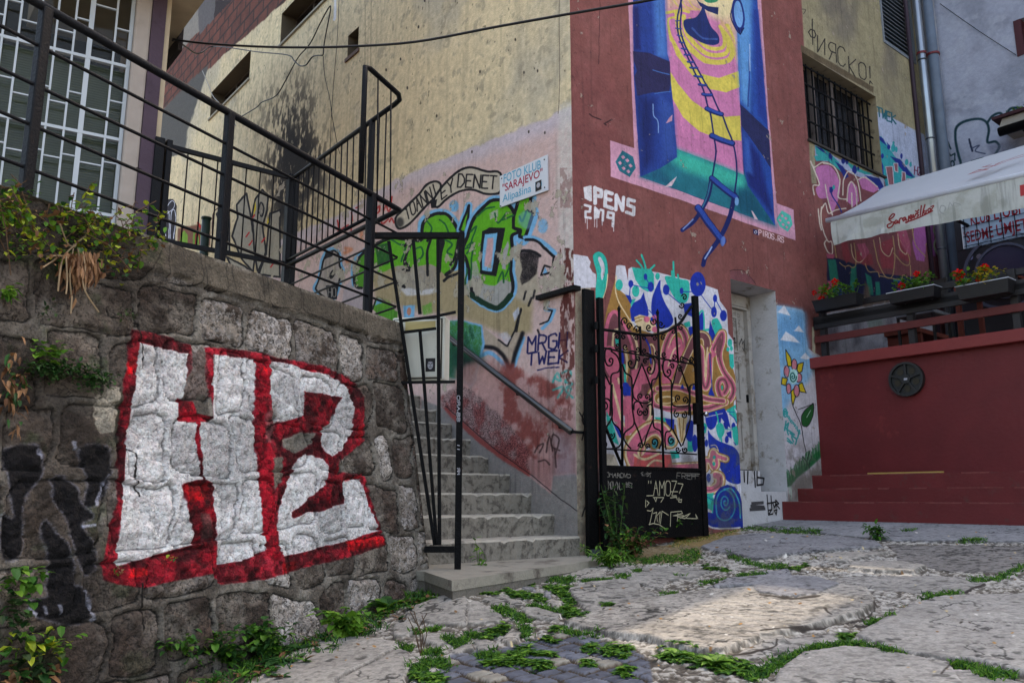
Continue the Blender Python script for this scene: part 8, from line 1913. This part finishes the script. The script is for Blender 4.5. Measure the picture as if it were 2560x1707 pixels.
# low growth in the cracks: one uncountable cover
gr_ = MB(); r = random.Random(21)
Z4 = (1400, 1200, .4932); N2 = (1000, 1380, .2551); N5 = (400, 1250, .5102)
LINES = [  # ctx, polyline, half width px(ctx), density per 100 ctx px, kind
 (Z4, [(20, 770), (120, 790), (200, 800)], 14, 26, 'b'), (Z4, [(540, 890), (640, 910), (760, 930), (860, 960), (960, 960)], 42, 60, 'w'), (Z4, [(960, 1010), (1040, 980), (1100, 940), (1220, 890)], 30, 60, 'b'), (Z4, [(1250, 868), (1400, 850), (1500, 840), (1590, 860)], 14, 60, 'b'), (Z4, [(1640, 885), (1740, 895)], 14, 40, 'b'), (Z4, [(1990, 950), (2100, 965), (2200, 985), (2300, 995)], 20, 50, 'b'), (Z4, [(2130, 1000), (2200, 1020)], 24, 50, 'b'),
 (Z4, [(1560, 735), (1620, 715), (1690, 695)], 14, 40, 'b'), (Z4, [(1420, 800), (1480, 790)], 14, 36, 'w'), (Z4, [(1720, 645), (1790, 640)], 10, 24, 'd'), (Z4, [(1850, 600), (1930, 590), (2020, 590)], 18, 56, 'b'), (Z4, [(2090, 515), (2170, 515), (2230, 500), (2300, 470), (2352, 440)], 16, 46, 'b'), (Z4, [(850, 385), (900, 400), (980, 430), (1060, 445), (1130, 440)], 16, 60, 'b'), (Z4, [(910, 490), (980, 480), (1040, 480)], 20, 56, 'b'), (Z4, [(700, 525), (780, 520), (860, 510)], 12, 40, 'b'), (Z4, [(510, 585), (590, 575)], 12, 36, 'b'), (Z4, [(730, 440), (800, 455), (850, 465)], 12, 40, 'w'),
 (Z4, [(1100, 440), (1200, 455), (1250, 430)], 12, 36, 'w'), (Z4, [(1260, 400), (1330, 400)], 14, 26, 'd'), (Z4, [(920, 245), (1020, 250), (1120, 262), (1220, 265), (1320, 272)], 14, 70, 'b'), (Z4, [(560, 345), (650, 310), (760, 285), (900, 255)], 22, 60, 's'), (Z4, [(220, 380), (330, 410), (450, 410), (560, 400), (700, 405)], 34, 90, 'b'), (Z4, [(620, 360), (720, 380)], 20, 60, 'b'), (Z4, [(2020, 318), (2150, 318)], 9, 46, 'b'), (Z4, [(1740, 268), (1800, 262)], 8, 30, 'b'), (Z4, [(0, 520), (70, 520)], 18, 60, 'b'), (Z4, [(0, 560), (30, 600), (60, 680), (80, 720)], 26, 60, 'w'), (Z4, [(120, 520), (200, 515), (260, 510)], 10, 36, 'b'), (Z4, [(290, 500), (340, 500)], 14, 30, 'b'), (Z4, [(380, 470), (430, 470)], 10, 24, 'b'), (Z4, [(220, 670), (270, 660)], 8, 16, 'b'), (Z4, [(560, 490), (620, 495)], 6, 10, 'b'),
 (Z4, [(230, 850), (320, 880), (350, 900)], 30, 26, 'w'), (Z4, [(120, 850), (180, 880)], 30, 16, 'w'), (Z4, [(320, 960), (380, 990)], 26, 20, 'w'),
 (N2, [(1310, 300), (1450, 290), (1600, 300), (1700, 290)], 26, 40, 'b'), (N2, [(1080, 350), (1200, 340), (1300, 360)], 34, 36, 'w'), (N2, [(1420, 380), (1540, 390), (1650, 380)], 36, 44, 'w'), (N2, [(1500, 430), (1590, 450), (1650, 470)], 36, 40, 'w'), (N2, [(980, 445), (1080, 450)], 26, 26, 'w'), (N2, [(1060, 490), (1200, 500), (1330, 500), (1400, 540)], 40, 50, 'w'), (N2, [(1260, 600), (1400, 590), (1580, 640)], 22, 34, 'b'), (N2, [(1600, 560), (1650, 620), (1750, 660), (1790, 670)], 44, 50, 'w'), (N2, [(920, 650), (1060, 640), (1150, 680), (1250, 710)], 46, 50, 'b'), (N2, [(1180, 740), (1260, 800), (1220, 850)], 56, 40, 'b'), (N2, [(820, 870), (920, 830), (1040, 790)], 30, 40, 'w'), (N2, [(640, 850), (740, 830)], 26, 34, 'b'), (N2, [(440, 900), (560, 890), (640, 900), (540, 950)], 30, 36, 'b'), (N2, [(260, 800), (380, 790)], 16, 36, 'b'), (N2, [(130, 830), (220, 830)], 16, 30, 'b'),
 (N2, [(240, 1000), (400, 1000)], 26, 36, 'b'), (N2, [(120, 1180), (250, 1120), (380, 1100), (450, 1120)], 70, 60, 'b'), (N2, [(150, 1230), (300, 1240), (380, 1260)], 60, 60, 'w'), (N2, [(770, 1030), (900, 1010), (960, 1020)], 30, 50, 'b'), (N2, [(860, 1110), (960, 1090), (1080, 1080), (1180, 1080)], 32, 44, 'w'), (N2, [(1060, 1010), (1180, 1010), (1280, 980)], 26, 44, 'w'), (N2, [(1180, 940), (1260, 940)], 22, 30, 'w'), (N2, [(1200, 1090), (1330, 1100), (1450, 1110)], 24, 40, 'w'), (N2, [(1340, 1010), (1440, 1010), (1500, 1020)], 30, 36, 'w'), (N2, [(1350, 1150), (1400, 1140)], 18, 26, 'w'), (N2, [(1800, 1100), (1880, 1110)], 24, 34, 'w'), (N2, [(2020, 980), (2120, 990), (2240, 960)], 40, 30, 'w'), (N2, [(2150, 1180), (2250, 1150), (2200, 1200)], 26, 30, 'w'), (N2, [(1640, 800), (1760, 800)], 20, 30, 'b'), (N2, [(1500, 770), (1580, 760)], 24, 34, 'w'), (N2, [(1430, 860), (1520, 880)], 30, 24, 'w'), (N2, [(0, 960), (120, 950)], 26, 36, 'b'),
 (N2, [(260, 490), (400, 500), (560, 500), (650, 520)], 34, 54, 'b'), (N2, [(770, 520), (850, 510), (940, 520)], 16, 26, 'w'), (N2, [(1990, 560), (2080, 570)], 14, 16, 'w'), (N2, [(2300, 210), (2352, 215)], 14, 26, 'b'), (N2, [(1800, 300), (1950, 290), (2060, 280)], 16, 36, 'b'), (N2, [(2130, 250), (2230, 260)], 24, 36, 'b'), (N2, [(1850, 960), (1900, 900)], 20, 20, 'w'), (N2, [(680, 830), (760, 850)], 18, 30, 'b'),
 (N5, [(440, 860), (420, 800), (480, 760)], 40, 60, 'b'), (N5, [(1060, 600), (1150, 560), (1250, 540), (1340, 540)], 24, 40, 'w'), (N5, [(880, 640), (960, 650), (1010, 640)], 18, 30, 'w')]
for ctx, P, hw, dens, kind in LINES:
    P = np.array(P, float)
    for i in range(len(P) - 1):
        L = np.linalg.norm(P[i + 1] - P[i]); n = max(1, int(dens * L / 100 * .8))
        for k in range(n):
            q = P[i] + (P[i + 1] - P[i]) * r.random() + np.array([r.gauss(0, hw * .5), r.gauss(0, hw * .38)])
            G = gtop(gp_(ctx[0] + q[0] * ctx[2], ctx[1] + q[1] * ctx[2]))
            if kind == 'b': blades(gr_, G, r, 5, .028, .005, [m_w1, m_w1, m_w3, m_w2], .012, .6); rosette(gr_, G, r, 2, .022, .011, [m_w1, m_w2], .6)
            elif kind == 'w': rosette(gr_, G, r, 6, .036, .019, [m_w1, m_w3, m_w1, m_w2], .45)
            elif kind == 's': blades(gr_, G, r, 6, .03, .004, [m_straw, m_straw, m_w1], .02, .9)
            else: blades(gr_, G, r, 3, .02, .004, [m_straw, m_w1, m_dry], .02, .9)
# along the foot of the wall and in the far soil
for k in range(330):
    t = r.random(); a = -.1 - 2.6 * t; P = SW.at(a, 0.0, 0); gx = P + SW.n * (.06 + abs(r.gauss(0, .07)) * (1 + 1.3 * t)); gx[2] = ground_z(gx[0], gx[1])
    if r.random() < .5: blades(gr_, gtop(gx), r, 5, .05, .006, [m_w2, m_w1], .02, .5)
    else: rosette(gr_, gtop(gx), r, 5, .045, .024, [m_w1, m_w2, m_dry], .7)
cover = gr_.build('ground_cover'); tag(cover, 'low weeds, clover and grass filling the cracks of the paving', 'ground cover', kind='stuff')

def plant(name, P, label, cat, fn, group=None, seed=0):
    t = thing(name, tuple(P), label, cat, group); fn(t, np.array(P, float), random.Random(seed)); return t
def bushy(h, n, L, W, mats, spread, stems=8, arch=.3, sparse=1.0):
    def f(t, P, r):
        ml, ms = MB(), MB()
        for s in range(stems):
            d = np.array([r.gauss(0, spread), r.gauss(0, spread), 1.0]); H = h * r.uniform(.5, 1.0)
            pts = [P + d * H * k / 4 + np.array([d[0], d[1], 0]) * arch * H * (k / 4) ** 2 for k in range(5)]
            for q in pts: q[2] = max(q[2], P[2])
            ms.tube(pts, [.0035, .003, .0025, .002, .001], m_stem, 4, caps=False)
            for j in range(int(n)):
                k = r.uniform(.15, 1) * 4; i = min(int(k), 3); c = pts[i] + (pts[i + 1] - pts[i]) * (k - i)
                dd = np.array([r.gauss(0, 1), r.gauss(0, 1), r.gauss(.25, .5)]); ml.leaf(c + dd * .008, dd, (0, 0, 1), L * r.uniform(.5, 1.2), W * r.uniform(.6, 1.2), r.choice(mats), .3)
        ml.build('leaves', t); ms.build('stems', t)
    return f
def dock(n, L, W, mats, up=1.2):
    def f(t, P, r):
        ml = MB()
        for i in range(n):
            a = r.uniform(0, 2 * pi); d = np.array([cos(a), sin(a), r.uniform(.3, up)]); d /= np.linalg.norm(d); l = L * r.uniform(.6, 1.15); x = np.cross(d, UPV); x /= np.linalg.norm(x)
            ctr = [P + d * l * k / 5 - UPV * l * .38 * (k / 5) ** 2 for k in range(6)]; w = [.1, .7, 1.0, .9, .55, .05]; m = r.choice(mats)
            for k in range(5):
                jag = 1 + .25 * ((k % 2) - .5)
                for s in (-1, 1):
                    a0, a1 = ctr[k], ctr[k + 1]; ml.face([a0, a1, a1 + x * s * W * w[k + 1] / 2 * jag + UPV * .006, a0 + x * s * W * w[k] / 2 + UPV * .006], m)
        ml.build('leaves', t)
    return f
def G_(u, v): return gtop(gp_(u, v))
plant('thistle_weed', G_(1240, 1452), 'bushy dark green thistle weed leaning on the bottom slab', 'weed', dock(46, .24, .055, [m_w2, m_w1, m_w2], 1.1), seed=1)
plant('dock_weed', G_(1200, 1458), 'tall curled leaf weed rising beside the iron post foot', 'weed', bushy(.28, 10, .06, .03, [m_w3, m_w1], .1, 3), seed=2)
plant('seedling', G_(1145, 1492), 'bright yellow green seedling in front of the slab corner', 'weed', bushy(.14, 9, .075, .03, [m_w3], .3, 5, .6), seed=3)
plant('broadleaf_weed', G_(1000, 1490), 'broad leaved dark weed at the right end of the stone wall', 'weed', dock(20, .24, .075, [m_w2, m_w1], 1.8), seed=4)
plant('broadleaf_weed', G_(968, 1540), 'broad leaved weed low beside the wall foot nearer the camera', 'weed', dock(18, .17, .07, [m_w1, m_w3, m_w2], 1.0), seed=5)
plant('celandine_weed', G_(872, 1600), 'round lobed bright weed sprouting at the wall foot below the 2', 'weed', bushy(.17, 22, .05, .042, [m_w1, m_w3], .35, 10, .6), seed=6)
plant('celandine_weed', G_(668, 1648), 'tall leafy weed with a yellow flower stalk below the H', 'weed', bushy(.2, 28, .042, .034, [m_w1, m_w2], .35, 11, .7), seed=7)
plant('clover_weed', G_(560, 1668), 'spreading clover clump at the foot of the wall', 'weed', bushy(.13, 26, .034, .03, [m_w1, m_w2], .5, 16, .8), seed=8)
plant('nettle_weed', G_(480, 1690), 'leafy nettle clump under the red paint drips', 'weed', bushy(.2, 30, .04, .028, [m_w1, m_w2, m_w3], .35, 18, .6), seed=9)
plant('nettle_weed', G_(400, 1702) , 'leafy clump reaching out of the bottom edge by the wall', 'weed', bushy(.22, 30, .042, .03, [m_w1, m_w2], .4, 18, .6), seed=10)
plant('plantain_weed', G_(750, 1635), 'small plantain with two round leaves on the concrete', 'weed', dock(8, .11, .06, [m_w2], .4), seed=11)
plant('plantain_weed', G_(700, 1668), 'flat plantain leaves lying at the slab edge', 'weed', dock(9, .12, .055, [m_w2], .3), seed=12)
plant('sapling', G_(1545, 1400), 'dark twiggy sapling growing against the kick plate of the gate', 'sapling', bushy(.62, 26, .06, .034, [m_w2, m_w2, m_vd], .16, 7, .1), seed=13)
plant('weed_clump', G_(1580, 1395), 'mixed weed clump with dead stems below the gate leaf', 'weed', bushy(.24, 24, .05, .03, [m_w2, m_dry, m_w1], .4, 18, .4), seed=14)
plant('weed_clump', G_(1700, 1352), 'fresh green weed mound near the free end of the gate', 'weed', bushy(.19, 26, .055, .03, [m_w1, m_w2], .5, 20, .5), seed=15)
plant('weed_clump', G_(1755, 1330), 'dark leafy weed between gate end and blue spiral graffiti', 'weed', bushy(.26, 24, .05, .026, [m_w2, m_w1], .35, 14, .4), seed=16)
plant('weed_clump', G_(1520, 1420), 'grassy clump in front of the gate post shoe', 'weed', bushy(.15, 20, .06, .016, [m_w1, m_w3], .5, 20, .5), seed=17)
plant('weed_clump', G_(2195, 1352), 'small upright weed in the joint below the terrace steps', 'weed', bushy(.13, 18, .05, .022, [m_w1, m_w2], .3, 9, .4), seed=18)
plant('weed_clump', G_(1700, 1640), 'bright leafy weeds between the setts and the raised slab', 'weed', dock(30, .09, .05, [m_w3, m_w1], .7), seed=19)
plant('weed_clump', G_(1790, 1665), 'low bright weeds right of the setts at the bottom edge', 'weed', dock(30, .09, .045, [m_w3, m_w1], .7), seed=20)
plant('dry_stem_weed', G_(1052, 1640), 'thin dead stems standing in the concrete crack', 'weed', lambda t, P, r: (lambda mb: ([mb.tube([P, P + np.array([r.uniform(-.04, .04), 0, .09]), P + np.array([r.uniform(-.06, .06), 0, r.uniform(.14, .2)])], .0018, m_twig, 4) for _ in range(5)], mb.build('stems', t)))(MB()), seed=21)

# creeper along the wall top, left
def spx(u, v, o=.0): return SW.at(*SW.px(u, v, o), o)
cr_ = thing('climbing_creeper', tuple(spx(150, 560)), 'yellow green creeper spilling over the left top of the stone wall', 'creeper')
ml, ms, r = MB(), MB(), random.Random(31)
EDGE = [(-40, 520), (60, 520), (120, 535), (200, 548), (260, 562), (330, 575), (372, 585)]
def edge_pt(t):
    i = min(int(t * 6), 5); f = t * 6 - i; a, b = EDGE[i], EDGE[i + 1]; return a[0] + (b[0] - a[0]) * f, a[1] + (b[1] - a[1]) * f
for k in range(74):
    t = r.random() ** 1.1; u, v = edge_pt(t); u += r.gauss(0, 10); o = r.uniform(.0, .2)
    P = spx(u, v + r.gauss(20, 20), .03) + SW.n * r.uniform(-.05, .10); n = r.randint(3, 8)
    d = np.array([r.gauss(0, .5), r.gauss(0, .5), r.gauss(.1, .7)]); L = r.uniform(.05, .2) * (1.2 - t * .5); pts = [P, P + d * L * .5 + UPV * .02, P + d * L - UPV * .02]
    ms.tube(pts, .002, m_twig, 4, caps=False)
    for j in range(n):
        c = pts[0] + (pts[2] - pts[0]) * r.random() + np.array([r.gauss(0, .015)] * 3) * np.array([1, -1, 1]); dd = np.array([r.gauss(0, 1), r.gauss(0, 1), r.gauss(0, .6)])
        ml.leaf(c, dd, (0, 0, 1), r.uniform(.02, .04), r.uniform(.016, .03), r.choice([m_yel, m_yel, m_w3, m_w1] if r.random() > .24 else [m_dry, m_dry, m_w2]), .2)
for (u, v, n) in ((30, 550, 70), (70, 590, 60), (115, 640, 30), (150, 620, 24), (285, 670, 30), (250, 610, 30), (300, 640, 18), (20, 500, 40), (330, 560, 50), (215, 565, 26), (40, 620, 24), (190, 590, 30)):
    for j in range(n):
        c = spx(u + r.gauss(0, 26), v + r.gauss(0, 17), .05) + SW.n * r.uniform(0, .06); dd = np.array([r.gauss(0, 1), r.gauss(0, 1), r.gauss(-.2, .6)]); ml.leaf(c, dd, (0, 0, 1), r.uniform(.014, .03), r.uniform(.012, .024), r.choice([m_yel, m_yel, m_w3, m_w1, m_w2, m_dry] if v < 640 else [m_yel, m_dry, m_w2]), .25)
for (u0, v0, u1, v1) in ((0, 505, 60, 500), (280, 545, 330, 515), (330, 520, 345, 510), (180, 540, 215, 520)): 
    A, B = spx(u0, v0, .0), spx(u1, v1, .0); ms.tube([A, (A + B) / 2 + UPV * .02, B], .002, m_twig, 4, caps=False)
ml.build('leaves', cr_); ms.build('stems', cr_)
dr = thing('dead_branch_bundle', tuple(spx(190, 640)), 'bundle of dry brown leaves and stalks hanging from the wall top', 'dead branches')
ml, ms = MB(), MB()
for k in range(300):
    u = 190 + r.gauss(0, 18); v = 635 + abs(r.gauss(0, 1)) * 32; P = spx(u, v, .05) + SW.n * r.uniform(0, .06); ml.leaf(P, (r.gauss(0, .25), r.gauss(0, .25), -1), SW.n, r.uniform(.03, .055), r.uniform(.008, .016), m_dry, .05)
m_stalk = mat('pale_stalk', (146, 124, 98), rough=.9, bump=0)
for P in ([(190, 610), (160, 640), (150, 680), (145, 728)], [(185, 610), (175, 680), (178, 737)], [(195, 620), (205, 690), (214, 730), (247, 780)], [(150, 635), (135, 650), (108, 668)], [(160, 640), (130, 640), (115, 648)], [(205, 620), (212, 660), (214, 725)], [(165, 640), (168, 700), (165, 735)], [(180, 740), (177, 784)], [(150, 560), (170, 610), (190, 615)], [(215, 590), (195, 605), (185, 620)]):
    ms.tube([spx(u, v, .06 + r.uniform(0, .05)) for u, v in P], .0032, m_stalk, 5, smooth=True)
ml.build('dry_leaves', dr); ms.build('stalks', dr)
def wallweed(u, v, du, dv, n, mats, label, L=.036, seed=0, name='wall_weed', dropm=-.1, W=.75):
    r = random.Random(seed); t = thing(name, tuple(spx(u, v)), label, 'weed'); ml = MB()
    for j in range(n):
        c = spx(u + r.gauss(0, du), v + r.gauss(0, dv), .03) + SW.n * r.uniform(0, .05); dd = np.array([r.gauss(0, 1), r.gauss(0, 1), r.gauss(dropm, .7)]) + SW.n * .6; ml.leaf(c, dd, (0, 0, 1), L * r.uniform(.6, 1.2), L * W * r.uniform(.6, 1.1), r.choice(mats), .25)
    ml.build('leaves', t)
wallweed(10, 733, 10, 7, 24, [m_w3, m_w1], 'small bright sprig on the wall at the left picture edge', seed=41)
wallweed(110, 885, 18, 12, 46, [m_w1, m_w3], 'light green sprig sprouting from the wall above the fern cushion', seed=42)
wallweed(130, 925, 40, 12, 330, [m_vd, m_w2], 'dark green creeping cushion in the wall joint left of the H', L=.022, seed=43, name='wall_fern'); wallweed(225, 950, 24, 14, 220, [m_vd, m_w2], 'darker right tip of the creeping cushion touching the pale stone', L=.02, seed=44, name='wall_fern')
wallweed(105, 780, 10, 10, 20, [m_vd], 'tiny dark fern in the high wall joint under the dead branches', L=.02, seed=45)
wallweed(310, 790, 9, 9, 30, [m_vd], 'tiny dark fern beside the crack above the H', L=.018, seed=46)
wallweed(20, 960, 16, 44, 90, [m_dry, m_dry, m_w2], 'withered brown creeper at the left edge beside the black tag', L=.045, seed=47, dropm=-1, W=.35)
wallweed(45, 1455, 20, 18, 44, [m_w1, m_w2, m_w3], 'green ivy sprig over the lower black tag', seed=48, L=.042); wallweed(30, 1530, 22, 40, 60, [m_vd, m_w2], 'dark ivy trailing under the green sprig', seed=49, L=.034)
wallweed(90, 1610, 40, 20, 80, [m_w1, m_vd, m_yel], 'pale and dark ivy leaves low on the wall at left', seed=50, L=.04); wallweed(60, 1680, 40, 20, 70, [m_vd, m_w2, m_dry], 'ivy leaves at the bottom left picture corner', seed=51, L=.045)
wallweed(95, 1432, 10, 6, 14, [m_w1], 'tiny leaf sprig on the black painted bar', seed=52, L=.03); wallweed(420, 1393, 5, 4, 8, [m_yel, m_w2], 'tiny sprig on the red paint under the H', seed=53, L=.02); wallweed(280, 1425, 8, 5, 12, [m_w1, m_dry], 'tiny sprig at the lower left corner of the H', seed=54, L=.02)
for e in EMPTIES:
    if '_o' in e: del e['_o']
